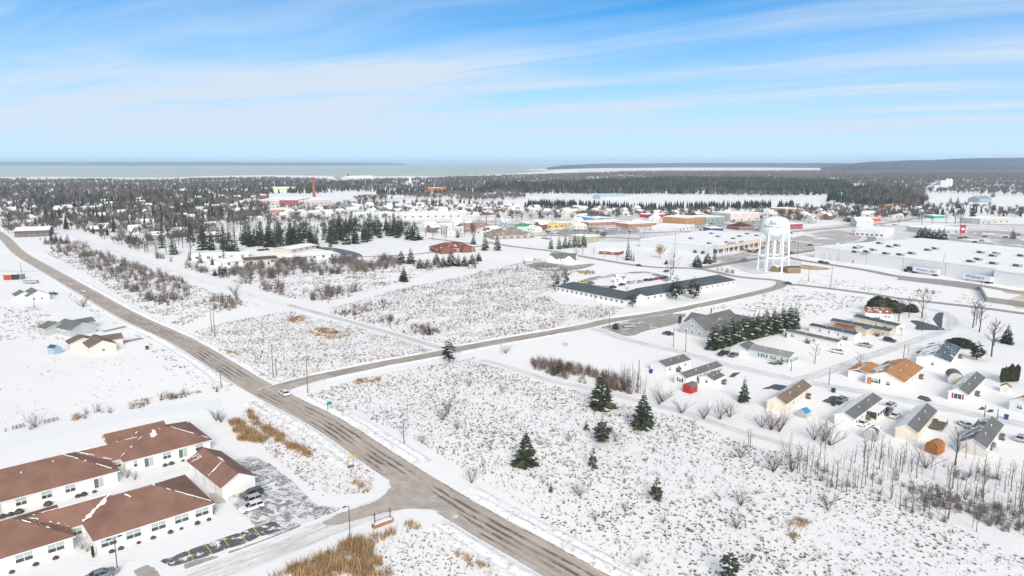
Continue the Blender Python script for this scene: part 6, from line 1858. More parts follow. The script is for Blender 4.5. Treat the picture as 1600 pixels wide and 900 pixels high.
ZONES = [
    ('among the trees of the left town', [(60, 345), (120, 318), (300, 305), (420, 306), (400, 322), (420, 345), (340, 372), (215, 376), (130, 362)], 82, 24),
    ('in the row before the long snow field', [(720, 325), (830, 324), (1000, 330), (1130, 332), (1240, 330), (1240, 337), (1130, 341), (1010, 337), (900, 343), (790, 336), (715, 332)], 46, 22),
    ('on the far right side of town', [(1250, 336), (1330, 328), (1440, 330), (1450, 338), (1390, 342), (1330, 346), (1262, 350)], 22, 22),
    ('near the shore woods', [(250, 292), (420, 288), (640, 287), (800, 283), (800, 291), (640, 298), (460, 292), (400, 300), (260, 304)], 46, 40),
    ('among the middle warehouses', [(430, 334), (560, 322), (720, 320), (820, 330), (760, 338), (640, 334), (560, 338), (430, 346)], 34, 24),
    ('by the tan hall and market', [(640, 352), (760, 350), (880, 352), (1010, 345), (1130, 342), (1060, 350), (900, 358), (760, 366), (660, 368)], 24, 24),
    ('at the left edge of town', [(0, 322), (60, 316), (110, 330), (60, 356), (0, 352)], 12, 30),
]
for zone, px, n, dm in ZONES:
    pts = spread_out(scatter(px, n=n * 4, pad=6), dm)[:n]
    for x, y in pts: town_house(x, y, zone, 'town houses ' + zone)

# woods too far to tell apart: joined low trees
def wood_tree(seed, kind):
    rr = random.Random(seed); q = MB()
    if kind == 'con':
        for z0, z1, r in ((.08, .55, .19), (.34, .8, .15), (.58, 1.0, .09)):
            n = 5; a0 = rr.uniform(0, 6)
            for i in range(n):
                a, b = a0 + i * 6.283 / n, a0 + (i + 1) * 6.283 / n
                q.poly([(math.cos(a) * r * rr.uniform(.8, 1.2), math.sin(a) * r, z0), (math.cos(b) * r, math.sin(b) * r * rr.uniform(.8, 1.2), z0 + rr.uniform(-.04, .04)), (0, 0, z1)])
    else:
        for i in range(30):
            a = rr.uniform(0, 6.28); r = rr.uniform(.05, .3); b = Vector((math.cos(a) * r * .5, math.sin(a) * r * .5, rr.uniform(.25, .6)))
            d = Vector((math.cos(a) * rr.uniform(.2, .9), math.sin(a) * rr.uniform(.2, .9), rr.uniform(.5, 1.1))).normalized()
            s = d.cross(Vector((rr.uniform(-1, 1), rr.uniform(-1, 1), rr.uniform(-1, 1)))).normalized() * .034
            q.poly([b - s, b + s, b + d * rr.uniform(.3, .5)])
        s = .025
        q.poly([(-s, 0, 0), (s, 0, 0), (0, 0, .7)]); q.poly([(0, -s, 0), (0, s, 0), (0, 0, .7)])
    return q


FARC = [M('far_conifer_dark', (.020, .034, .024), .95, .3, .02), M('far_conifer_green', (.038, .052, .034), .95, .3, .02), M('far_conifer_olive', (.06, .06, .04), .95, .3, .02)]
FARB = [M('far_twigs_grey', (.128, .11, .104), .95, .2, .02), M('far_twigs_brown', (.145, .112, .096), .95, .2, .02), M('far_twigs_pale', (.19, .165, .16), .95, .2, .02)]
WC = [wood_tree(90 + i, 'con') for i in range(3)]
WB = [wood_tree(95 + i, 'bare') for i in range(3)]
def wood(name, px, dens, kind, hr, clumpy=.3, cscale=200, holes=(), w=(.45, .35, .2)):
    xy = scatter(px, dens, clumpy=clumpy, cscale=cscale, pad=3, holes=holes)
    for k in range(3):
        s = xy[k::3]
        bulk(name, (WC if kind == 'con' else WB)[k], s, hr, FARC if kind == 'con' else FARB, mirot=NR.choice(3, len(s), p=w))


# conifers and leafless trees of the town, each a thing while they still show singly
def grove(px, n, pr, hr, label, group, wide=(.9, 1.3), pad=2.0, dm=0):
    xy = scatter(px, n=n * (3 if dm else 1), clumpy=.25, cscale=90, pad=pad)
    if dm: xy = spread_out(xy, dm)[:n]
    qs = [np.quantile(np.array([p_[0] / p_[1] for p_ in xy]), q_) for q_ in (.25, .5, .75)] if len(xy) > 8 else []
    for x, y in xy:
        h_ = R.uniform(*hr); f_ = (h_ - hr[0]) / (hr[1] - hr[0])
        lab = label
        if qs:
            k = sum(x / y > q_ for q_ in qs)
            lab = ('short ' if f_ < .33 else 'tall ' if f_ > .67 else '') + label.replace('tall ', '') + (', far left part', ', left of its middle', ', right of its middle', ', far right part')[k]
        plant(R.choice(pr), 0, 0, 0, lab, group=group, h=h_, xy=(x, y), wide=R.uniform(*wide))


BAND = [(385, 384), (400, 374), (480, 366), (560, 358), (635, 358), (640, 368), (600, 378), (520, 386), (440, 391)]
grove(BAND, 150, MID + MID + [SPR[2], THINSPR[0]], (10, 23), 'tall dark conifer in the belt behind the school', 'tall conifer belt behind the school', wide=(.65, 1.1))
for px, py, h, lab in ((648, 375, 30, 'broad dense evergreen at the right end of the conifer belt'), (641, 374, 26, 'tall evergreen leaning on the broad one at the belt end')):
    plant(SPR[1], px, py, h, lab, wide=1.2)
grove([(235, 400), (250, 372), (330, 360), (400, 362), (400, 385), (370, 396), (300, 402)], 34, MID + [SPR[2]], (10, 20), 'dark conifer among the bare trees left of the belt', 'mixed trees left of the conifer belt')
grove([(215, 405), (240, 372), (330, 352), (420, 345), (400, 388), (360, 396), (290, 404)], 60, BARE, (9, 16), 'leafless tree among the conifers left of the belt', 'mixed trees left of the conifer belt, leafless')
wood('conifer_wood', [(0, 340), (60, 318), (200, 304), (420, 300), (420, 345), (330, 366), (215, 376), (120, 364), (0, 350)], .0014, 'con', (9, 17), .45, 70)
grove([(0, 340), (60, 318), (200, 304), (420, 300), (420, 345), (330, 372), (215, 380), (120, 368), (0, 352)], 110, MID, (9, 19), 'dark conifer between the houses of the left town', 'conifers of the left town', pad=5)
grove([(0, 355), (60, 318), (200, 304), (420, 300), (420, 345), (330, 378), (215, 396), (120, 372)], 140, BARE, (9, 16), 'leafless street tree of the left town', 'leafless trees of the left town', wide=(1.2, 1.7), pad=4)
grove([(100, 376), (150, 380), (215, 402), (245, 402), (215, 380), (130, 364)], 30, BARE, (7, 12), 'leafless tree crowding the trail head', 'leafless trees at the trail head', wide=(1.1, 1.5), pad=1)
grove([(700, 338), (830, 326), (1000, 331), (1240, 329), (1300, 322), (1450, 332), (1450, 345), (1250, 352), (1010, 341), (800, 342)], 54, MID, (9, 17), 'dark conifer among the mid town houses', 'conifers of the mid town', wide=(1, 1.5), pad=3)
grove([(640, 372), (700, 362), (780, 345), (1000, 333), (1240, 332), (1450, 338), (1500, 356), (1250, 345), (1010, 344), (800, 352), (740, 368)], 60, BARE, (8, 14), 'leafless tree among the mid town houses', 'leafless trees of the mid town', wide=(1.1, 1.6), pad=3)
for px, py, h in ((1437, 372, 17), (1444, 372, 19), (1452, 372, 16), (1459, 373, 15), (1466, 373, 17), (1474, 374, 18), (1340, 327, 0)):
    if h: plant(SPR[1], px, py, h, 'dark spruce in the clump before the grey market', group='spruce clump before the market', wide=1.2)
for px, py, h, w_ in ((1519, 342, 26, .8), (1521, 345, 22, .9), (1432, 338, 16, 1.3), (1440, 335, 14, 1.2), (1454, 336, 15, 1.5), (1592, 337, 14, 1.0), (1485, 318, 12, 1), (1496, 318, 12, 1), (1551, 308, 12, 1.3), (1582, 373, 16, 1.4), (1550, 335, 14, 1.0)):
    plant(SPR[2], px, py, h, 'dark conifer standing by the far right shops', group='conifers by the far right shops', wide=w_)
for px, py, h in ((1492, 350, 22), (1500, 352, 20), (1478, 349, 16), (1560, 340, 18), (1575, 336, 15), (790, 364, 22), (800, 366, 16), (1013, 379, 9), (1028, 381, 9), (1001, 377, 9), (1045, 383, 9)):
    plant(BARE[1], px, py, h, 'leafless tree between the shops and parking lots', group='leafless trees by the shops', wide=1.3)
grove([(655, 375), (690, 366), (740, 362), (745, 370), (700, 374), (670, 380)], 30, BARE, (9, 14), 'slim leafless tree in the grove behind the lodge', 'leafless grove behind the lodge', wide=(.8, 1.1))
grove([(60, 372), (120, 374), (120, 380), (70, 382)], 14, MID, (5, 9), 'dark conifer behind the brown building', 'conifers behind the brown building')

WHITEFIELD = [(880, 320), (930, 303), (1060, 304), (1180, 306), (1245, 312), (1230, 320), (1100, 322), (960, 321)]
wood('conifer_wood', [(745, 302), (760, 290), (900, 286), (1040, 280), (1180, 281), (1320, 285), (1335, 296), (1290, 306), (1100, 304), (900, 303)], .0062, 'con', (11, 19), .3)
wood('leafless_wood', [(745, 306), (760, 296), (900, 290), (1040, 284), (1320, 287), (1345, 300), (1290, 309), (1050, 305), (870, 306)], .0022, 'bare', (10, 16), .3)
wood('leafless_wood', [(-60, 292), (0, 282), (250, 283), (420, 279), (520, 283), (640, 281), (850, 274), (900, 272), (1000, 279), (1290, 277), (1300, 286), (1040, 281), (900, 288), (700, 300), (520, 300), (420, 298), (300, 305), (150, 318), (0, 330), (-60, 330)], .0034, 'bare', (9, 16), .25, 260)
wood('conifer_wood', [(-60, 318), (0, 295), (200, 290), (420, 286), (640, 286), (850, 277), (740, 296), (560, 302), (440, 304), (330, 312), (180, 322), (80, 340), (0, 335)], .0010, 'con', (9, 18), .45, 120)
wood('leafless_wood', [(880, 273), (1000, 269), (1280, 268), (1400, 268), (1640, 268), (1660, 308), (1560, 306), (1400, 300), (1330, 290), (1290, 278), (1040, 279)], .0027, 'bare', (11, 17), .25, 300)
wood('conifer_wood', [(1300, 276), (1450, 270), (1640, 270), (1640, 280), (1500, 284), (1360, 292)], .0005, 'con', (12, 18), .5, 300)
wood('conifer_wood', [(1290, 316), (1300, 300), (1360, 292), (1420, 298), (1445, 320), (1420, 330), (1360, 322)], .0060, 'con', (10, 17), .35, 80)
wood('leafless_wood', [(1320, 316), (1360, 294), (1440, 296), (1450, 318), (1410, 330)], .0060, 'bare', (10, 16), .3, 80)
wood('conifer_wood', [(820, 320), (900, 321), (1010, 325), (1120, 323), (1240, 321), (1240, 326), (1120, 328), (1000, 330), (900, 326), (820, 325)], .020, 'con', (8, 13), .1)
wood('conifer_wood', [(585, 303), (700, 296), (760, 300), (760, 304), (700, 304), (600, 308)], .004, 'con', (10, 16), .4, 120)
wood('leafless_wood', [(545, 312), (700, 302), (830, 308), (800, 314), (720, 314), (640, 310), (560, 318)], .006, 'bare', (8, 13), .3, 80)
wood('conifer_wood', [(400, 300), (470, 290), (540, 288), (560, 296), (500, 304), (440, 303)], .003, 'con', (9, 15), .4, 100)
wood('leafless_wood', [(0, 372), (0, 330), (60, 318), (220, 305), (420, 302), (420, 340), (330, 362), (250, 386), (215, 396), (130, 368), (60, 366)], .0075, 'bare', (7, 13), .4, 90)
wood('leafless_wood', [(420, 340), (560, 350), (640, 352), (640, 358), (560, 362), (430, 372), (400, 362)], .006, 'bare', (7, 12), .3, 60)
wood('leafless_wood', [(700, 336), (830, 326), (1000, 331), (1240, 329), (1450, 332), (1450, 342), (1250, 348), (1010, 341), (800, 346)], .006, 'bare', (6, 11), .4, 60)
wood('leafless_wood', [(400, 330), (470, 322), (560, 318), (720, 318), (840, 324), (820, 334), (700, 336), (560, 345), (420, 346)], .0035, 'bare', (6, 11), .5, 70)
wood('conifer_wood', [(560, 318), (720, 318), (840, 324), (820, 332), (700, 334), (580, 330)], .0009, 'con', (7, 14), .5, 70)
wood('leafless_wood', [(1240, 326), (1450, 320), (1600, 326), (1640, 340), (1500, 338), (1300, 340)], .0035, 'bare', (6, 12), .5, 70)
wood('conifer_wood', [(1250, 330), (1450, 322), (1640, 330), (1640, 342), (1450, 340), (1300, 342)], .0012, 'con', (6, 13), .5, 60)
wood('leafless_wood', [(840, 372), (930, 382), (1010, 376), (1120, 372), (1250, 360), (1120, 356), (1000, 362), (850, 362)], .0006, 'bare', (6, 10), .3, 60)

# ------------------------------------------------------------------ vehicles
CARM = {}


def car_meshes(kind, colour, cm):
    k = (kind, colour)
    if k in CARM: return CARM[k]
    L = {'sedan': 4.6, 'suv': 4.7, 'pickup': 5.6}[kind]; wd = .91
    b, g_ = MB(), MB()
    low = {'sedan': [(-2.3, .38), (-2.32, .78), (-2.2, .92), (-1.5, .97), (1.15, .97), (2.1, .80), (2.3, .68), (2.3, .38)],
           'suv': [(-2.35, .42), (-2.38, .95), (-2.3, 1.1), (1.1, 1.1), (2.15, .98), (2.35, .80), (2.35, .42)],
           'pickup': [(-2.8, .5), (-2.82, 1.05), (-2.7, 1.12), (1.45, 1.14), (2.6, 1.04), (2.8, .86), (2.8, .5)]}[kind]
    b.prism([(x, -wd, z) for x, z in low], [(x, wd, z) for x, z in low])
    x0, x1, t0, t1, zb, zt = {'sedan': (-1.62, 1.2, -.95, .38, .97, 1.40), 'suv': (-2.28, 1.08, -2.02, .25, 1.10, 1.64), 'pickup': (-.75, 1.4, -.6, .72, 1.13, 1.70)}[kind]
    yb, yt = wd * .955, wd * .80
    g_.prism([(x0, -yb, zb), (x1, -yb, zb), (x1, yb, zb), (x0, yb, zb)], [(t0, -yt, zt), (t1, -yt, zt), (t1, yt, zt), (t0, yt, zt)])
    b.prism([(t0 - .05, -yt - .03, zt + .003), (t1 + .07, -yt - .03, zt + .003), (t1 + .07, yt + .03, zt + .003), (t0 - .05, yt + .03, zt + .003)], [(t0 + .08, -yt + .06, zt + .08), (t1 - .08, -yt + .06, zt + .08), (t1 - .08, yt - .06, zt + .08), (t0 + .08, yt - .06, zt + .08)])
    for s in (-1, 1):                              # pillars
        for (xa, xb) in ((x1, t1), (x0, t0), ((x0 + x1) / 2 - .1, (t0 + t1) / 2 - .05)):
            b.tube((xa, s * yb, zb), (xb, s * yt, zt + .01), .055, .05, 5)
    if kind == 'pickup':
        g_.poly([(-2.68, -.78, 1.128), (-.85, -.78, 1.128), (-.85, .78, 1.128), (-2.68, .78, 1.128)])
    wh = MB(); wh.tube((0, -.12, 0), (0, .12, 0), .34, .34, 12, 0); wh.tube((0, -.13, 0), (0, .13, 0), .2, .2, 8, 1)
    li = MB()
    for s in (-1, 1):
        li.box(L / 2 - .05, L / 2 + .01, s * .68 - .16, s * .68 + .16, .68, .82, 0); li.box(-L / 2 - .01, -L / 2 + .05, s * .74 - .12, s * .74 + .12, .74, .95, 1)
    CARM[k] = (b.mesh('body', cm), g_.mesh('glass', [M('car_glass', (.02, .024, .028), .08, .1, 1, 0, .6)]), wh.mesh('wheel', [RUBBER, ALU]), li.mesh('lights', [M('headlight', (.7, .7, .68), .2), M('tail_light', (.35, .02, .02), .3)]), L)
    return CARM[k]


CC = {'white': (.78, .78, .78), 'black': (.012, .012, .014), 'dark grey': (.05, .052, .058), 'silver': (.42, .43, .44), 'red': (.26, .02, .02), 'navy': (.015, .025, .06), 'blue': (.02, .14, .42), 'maroon': (.13, .02, .03), 'grey': (.18, .19, .20), 'snow covered': (.80, .81, .83), 'yellow': (.70, .62, .02), 'orange red': (.42, .05, .015)}


def carmat(c): return M('car_paint_' + c.replace(' ', '_'), CC[c], .28, .05, 1, .0, .5, .6)


def car(px, py, kind, colour, rz, label, group=None, full=True):
    p = G(px, py)
    b, g_, wh, li, L = car_meshes(kind, colour, carmat(colour))
    r = empty({'sedan': 'car', 'suv': 'suv', 'pickup': 'pickup_truck'}[kind], (p.x, p.y, .03), rz, label, 'truck' if kind == 'pickup' else 'car', group)
    link('body', b, r); link('glass', g_, r)
    for x in (-L * .31, L * .31):
        for s in (-1, 1): link('wheel', wh, r, (x, s * .80, .34))
    if full: link('lights', li, r)
    return r


RD_ = math.atan2(mp[9].y - mp[8].y, mp[9].x - mp[8].x)      # heading of the main road towards the camera
GRID = ANG
car(444, 617, 'suv', 'white', RD_ + math.pi, 'white car driving away on the main road at the junction')
car(130, 456, 'sedan', 'white', RD_ + math.pi, 'small white car far along the main road')
car(393, 797, 'suv', 'white', GRID + math.pi, 'white SUV nearest the camera in the parking lot', 'vehicles in the apartment lot')
car(391, 787, 'suv', 'silver', GRID + math.pi, 'silver white SUV between the other two in the lot', 'vehicles in the apartment lot')
car(393, 776, 'suv', 'dark grey', GRID + math.pi, 'dark grey SUV farthest in the lot', 'vehicles in the apartment lot')
car(158, 903, 'sedan', 'grey', GRID, 'grey car roof just showing at the bottom edge')
car(983, 512, 'suv', 'silver', 0.05, 'silver van parked on the hall lot')
car(1130, 555, 'pickup', 'black', ANG + math.pi, 'black pickup in front of the teal garage'); car(1146, 557, 'sedan', 'dark grey', ANG + math.pi, 'dark grey car right of the black pickup')
car(1352, 542, 'pickup', 'silver', -.85, 'silver pickup facing the park lane'); car(1309, 552, 'pickup', 'white', -.85, 'white pickup at the end of the white single home')
car(1390, 534, 'suv', 'navy', -.85, 'navy blue SUV by the tan single home'); car(1316, 627, 'suv', 'grey', ANG, 'grey car on the bare patch by the taupe roofed home')
car(1392, 636, 'suv', 'silver', ANG, 'silver SUV parked behind the dark one near the sun porch'); car(1385, 646, 'pickup', 'dark grey', ANG, 'dark grey truck beside the sun porch'); car(1399, 652, 'sedan', 'white', ANG, 'snowy white car right of the dark truck'); car(1349, 664, 'sedan', 'snow covered', ANG, 'snow covered car in front of the sun porch')
car(1507, 666, 'sedan', 'white', ANG + .9, 'white car left of the streaky roofed home'); car(1596, 688, 'suv', 'silver', ANG, 'silver car at the right edge of the view')
car(1546, 700, 'suv', 'navy', ANG, 'dark blue car right of the streaky roofed home')
car(1231, 444, 'sedan', 'black', -.35, 'black car at the bend of the side road'); car(1044, 523, 'sedan', 'dark grey', -.4, 'dark car on the hall side drive'); car(81, 461, 'pickup', 'navy', .3, 'navy pickup behind the white field house')
car(855, 403, 'sedan', 'grey', .3, 'grey car on the back road') if False else None
car(998, 416, 'sedan', 'dark grey', -.7, 'dark car driving on the back road by the lawn')
for px, py, c, lab in ((972, 446, 'black', 'black car nearest the laundry house in the motel yard'), (984, 443, 'silver', 'silver car left in the motel row'), (992, 442, 'snow covered', 'snow topped car in the motel row'), (1000, 441.5, 'silver', 'silver car right in the motel row'), (1010, 439, 'navy', 'navy car left of another navy one in the motel yard'), (1017, 438.5, 'navy', 'navy car beside the red one in the motel yard'), (1026, 437, 'orange red', 'bright red car in the motel yard'), (1034, 436, 'dark grey', 'dark grey car right of the bright red one'), (1040, 435, 'black', 'black car at the right end of the motel row'), (911, 443, 'yellow', 'yellow car behind the motel end wing'), (924, 444, 'grey', 'grey car beside the yellow one'), (958, 450, 'black', 'black car tucked behind the motel roof'), (1041, 425, 'maroon', 'maroon car leaving the motel yard')):
    car(px, py, 'sedan', c, ANG + math.pi * (px % 2), lab, 'cars in the motel yard')
cols = ['black', 'dark grey', 'silver', 'maroon', 'white', 'navy', 'grey', 'red']
def lotcars(pts, rz, grp, where):
    for i, (px, py) in enumerate(pts):
        c = R.choice(cols); k = R.choice(('sedan', 'suv'))
        car(px, py, k, c, rz + R.choice((0, math.pi)), '%s %s %s' % (c, 'car' if k == 'sedan' else 'SUV', where), grp + ', ' + c + ' ' + k, full=False)
lotcars([(1158, 394), (1163, 393), (1168, 392), (1172, 394), (1166, 398), (1177, 391.5), (1180, 395), (1184, 392), (1162, 396), (1190, 389), (1188, 386), (1194, 388), (1160, 391)], ANG, 'cars on the plaza lot', 'parked before the plaza')
lotcars([(1234, 372), (1241, 379), (1235, 365), (1183, 360), (1188, 357), (1205, 356), (1265, 384), (1285, 385), (1214, 381), (1225, 383), (1236, 396), (1162, 407)], -.5, 'cars about the tower lots', 'on the slushy lot by the tower')
car(1284, 411, 'suv', 'black', -.6, 'black SUV left of two by the big store wall'); car(1291, 412, 'sedan', 'dark grey', -.6, 'dark car right of two by the big store wall')
lotcars([(1309, 382), (1331, 383), (1338, 382), (1313, 384), (1380, 353), (1398, 352), (1421, 356), (1419, 355)], -.1, 'cars on the store road', 'on the road past the showroom')
lotcars([(1500, 373), (1508, 372), (1523, 379), (1534, 377), (1538, 371), (1531, 366), (1545, 364), (1520, 366), (1570, 372), (1467, 376), (1555, 388), (1590, 368), (1436, 371), (1430, 371)], .2, 'cars on the store lot', 'parked on the big store lot')
lotcars([(884, 361), (892, 360.5), (900, 361), (908, 360.5), (916, 361), (925, 362), (934, 363), (943, 364), (874, 359), (862, 366), (850, 373), (856, 374), (946, 358), (968, 360), (986, 361), (1030, 358), (1048, 357)], .1, 'cars on the market lot', 'on the market lot')
lotcars([(1145, 346), (1156, 345.5), (1178, 347), (1120, 357), (1104, 352), (1112, 350), (1195, 350), (1082, 353), (1090, 356)], .0, 'cars across from the plaza', 'by the stores across from the plaza')
lotcars([(537, 398), (542, 399.5), (547, 401), (552, 401.5), (556, 402), (405, 392), (410, 391.5), (417, 391)], -.6, 'cars at the school', 'at the low white school')
for px, py in ((1494, 387), (1537, 389)): car(px, py, 'pickup', 'blue', -.2, 'bright blue truck behind the big store roof, %s' % ('left one' if px < 1500 else 'right one'), 'bright blue trucks')


def box_truck(px, py, L, rz, label, tractor, word, wsize):
    p = G(px, py)
    r = empty('semi_trailer' if not tractor else 'semi_truck', (p.x, p.y, 0), rz, label, 'truck', 'trucks at the big store dock')
    q = MB(); q.box(-L / 2, L / 2, -1.3, 1.3, 1.2, 4.1); q.build('trailer', M('trailer_white', (.74, .76, .78), .45, .04), r)
    w_ = MB(); w_.tube((0, -1.2, 0), (0, 1.2, 0), .5, .5, 12)
    wm = w_.mesh('wheel', RUBBER)
    for x in (L / 2 - 1.5, L / 2 - 2.8): link('wheel', wm, r, (x, 0, .5))
    q = MB(); q.box(-L / 2 + 2, -L / 2 + 2.3, -.9, -.7, 0, 1.2); q.box(-L / 2 + 2, -L / 2 + 2.3, .7, .9, 0, 1.2); q.build('landing_leg', DARK, r)
    if tractor:
        q = MB(); q.box(-L / 2 - 4.6, -L / 2 - 2.2, -1.2, 1.2, .7, 3.6, 0); q.box(-L / 2 - 6.6, -L / 2 - 4.6, -1.0, 1.0, .7, 2.0, 0); q.box(-L / 2 - 2.2, -L / 2 + 1.5, -.6, .6, .7, 1.15, 0)
        q.build('cab', carmat('black'), r)
        q = MB(); q.box(-L / 2 - 4.66, -L / 2 - 4.61, -1, 1, 2.2, 3.2); q.build('windscreen', GLASS, r)
        for x in (-L / 2 - 5.6, -L / 2 - .6, -L / 2 + .7): link('wheel', wm, r, (x, 0, .5))
        q = MB(); q.tube((-L / 2 - 2.0, -1.0, 1), (-L / 2 - 2.0, -1.0, 4.4), .12, .12, 6); q.build('exhaust_stack', DARK, r)
    if word:
        for s, x in word: sign_on(r, s, wsize, M('sign_blue', (.02, .16, .50), .5), (x, -1.34, 2.1), 0)
    return r


box_truck(1447, 429, 16, rz, 'black semi tractor with a long white trailer along the store wall', True, (('Walmart', -2.2), ('.com', 4.2)), 2.0)
box_truck(1527, 440.5, 16, rz, 'long white trailer lettered in blue parked at the dock block', False, (('Walmart', -1.0),), 2.9)
p = G(14, 436)
for px, py, c, lab in ((14, 437, 'orange red', 'orange red cargo container in the far left yard'), (25.5, 436.5, 'navy', 'dark blue cargo container right of the orange one'), (33, 436, 'grey', 'small grey container at the yard end')):
    p = G(px, py); r = empty('container', (p.x, p.y, 0), .15, lab, 'container', 'containers in the yard')
    w_ = 2.3 if px < 20 else 1.8
    q = MB(); q.box(-w_, w_, -1.3, 1.3, .15, 3.2)
    for i in range(9): q.box(-w_ + .3 + i * (2 * w_ - .6) / 9, -w_ + .5 + i * (2 * w_ - .6) / 9, -1.38, -1.3, .25, 3.1)
    q.build('box', carmat(c), r); q = MB(); q.box(-w_, w_, -1.3, 1.3, 3.2, 3.32); q.build('snow_cap', SNOW, r)
p = G(48, 443); r = empty('trailer', (p.x, p.y, 0), .1, 'low grey utility trailer near the left yard', 'trailer')
q = MB(); q.box(-4, 4, -1.2, 1.2, .6, 1.9); q.build('body', M('trailer_grey', (.38, .37, .36), .7), r); w_ = MB(); w_.tube((0, -1.25, 0), (0, 1.25, 0), .4, .4, 10); w_.build('wheel', RUBBER, r, loc=(1.5, 0, .4))

# ------------------------------------------------------------------ street furniture
def pole(px, py, hpx, arms, label, group='utility poles', h=None, r=.15):
    p = G(px, py); hh = h or hgt(py, hpx)
    o = empty('utility_pole', (p.x, p.y, 0), RD_ + math.pi / 2 + R.uniform(-.1, .1), label, 'utility pole', group)
    q = MB(); q.tube((0, 0, -.3), (0, 0, hh), r, r * .65, 8); q.build('pole', WOOD, o)
    for k in range(arms):
        z = hh - .4 - k * .9
        q = MB(); q.box(-1.2, 1.2, -.07, .07, z, z + .13); q.build('crossarm', WOOD, o)
        for x in (-1.1, -.5, .5, 1.1):
            q = MB(); q.tube((x, 0, z + .13), (x, 0, z + .32), .05, .03, 6); q.build('insulator', M('insulator_grey', (.4, .42, .44), .3), o)
    return o


for px, py, h, a, lab in ((427, 588, 50, 1, 'taller of two wooden poles at the junction corner'), (432, 588, 27, 0, 'shorter stub pole beside the junction pole'), (481, 614, 58, 1, 'pale utility pole right of the junction'), (346, 607, 29, 1, 'short wooden pole left of the main road'), (331, 519, 62, 1, 'tall utility pole at the start of the cleared strip'), (336, 527, 42, 0, 'second pole just behind the strip pole'), (513, 474, 28, 1, 'utility pole standing where the strip meets the trail'), (743, 420, 30, 1, 'utility pole far along the cleared strip'),
                          (54, 482, 22, 0, 'thin pole beside the white field house'), (35, 437, 26, 0, 'thin pole at the left yard'), (952, 512, 24, 0, 'thin pole beside the hall lot entrance'), (998, 594, 32, 0, 'bare pole among the hedgerow saplings'), (1052, 543, 30, 0, 'thin pole on the park lane by the hall'), (1071, 550, 30, 0, 'thin pole behind the park lane bend'), (1295, 601, 26, 0, 'thin light pole at the park lane fork'), (1411, 567, 30, 0, 'thin light pole by the orange roof'), (1236, 580, 14, 0, 'short pole at the teal house corner'), (1298, 450, 32, 1, 'utility pole in the field behind the tower'), (1263, 440, 22, 0, 'pole by the tower field'),
                          (1054, 402, 36, 1, 'tall pole on the motel lawn'), (964, 406, 16, 0, 'pole before the brick ranch house'), (1246, 402, 30, 0, 'tall light pole beside the tower'), (1472, 430, 32, 0, 'tall light pole against the big store'), (1533, 450, 12, 0, 'pole at the retaining wall corner'), (1558, 655, 16, 0, 'lamp post by the orange roof edge'), (1538, 652, 20, 0, 'thin lamp post behind the streaky roof'),
                          (475, 328, 32, 1, 'pole by the mill lot'), (852, 372, 24, 1, 'pole by the tan hall'), (1006, 372, 18, 0, 'pole beside the plaza wall')):
    pole(px, py, h, a, lab, r=.15 if py > 480 else .17)
pole(1265, 700, 0, 1, 'weathered pole between the shrubs below the grey home', h=12) if False else None
for px, py, h, lab in ((1289, 700, 56, 'leaning dead trunk among the shrubs below the sun porch home'), (1283, 696, 44, 'thinner dead trunk beside the leaning one')):
    plant(SAP[0], px, py, h, lab, wide=1.0)


def lamp(px, py, hpx, label, heads=1):
    p = G(px, py); hh = hgt(py, hpx)
    o = empty('street_lamp', (p.x, p.y, 0), ANG, label, 'street lamp', 'lamp posts on the apartment grounds')
    q = MB(); q.tube((0, 0, -.2), (0, 0, .75), .32, .32, 12); q.build('base', CONC, o)
    q = MB(); q.tube((0, 0, .75), (0, 0, hh), .085, .065, 8); q.build('pole', DARK, o)
    for s in ((-1,) if heads == 1 else (-1, 1)):
        q = MB(); q.tube((0, 0, hh - .1), (s * .7, 0, hh + .05), .04, .04, 6); q.build('arm', DARK, o)
        q = MB(); q.prism([(s * .55, -.2, hh), (s * 1.25, -.16, hh), (s * 1.25, .16, hh), (s * .55, .2, hh)][::s], [(s * .6, -.14, hh + .16), (s * 1.2, -.1, hh + .16), (s * 1.2, .1, hh + .16), (s * .6, .14, hh + .16)][::s]); q.build('lamp_head', DARK, o)


lamp(547, 841, 53, 'tall dark lamp post beside the driveway'); lamp(184, 893, 55, 'two headed lamp post on the apartment lawn', 2)


def sign(px, py, h, w_, hh, colr, label, text=None, legs=2, rz=None, tc=None):
    p = G(px, py)
    o = empty('road_sign', (p.x, p.y, 0), rz if rz is not None else RD_ + math.pi / 2, label, 'sign')
    for s in ((-1, 1) if legs == 2 else (0,)):
        q = MB(); q.box(s * w_ * .35 - .05, s * w_ * .35 + .05, -.05, .05, -.2, h); q.build('post', ALU if legs == 1 else WOOD, o)
    q = MB(); q.box(-w_ / 2, w_ / 2, -.09, -.06, h - hh, h); q.build('panel', colr, o)
    if text: sign_on(o, text, hh * .38, tc or TRIM, (0, -.11, h - hh * .62), 0)
    return o


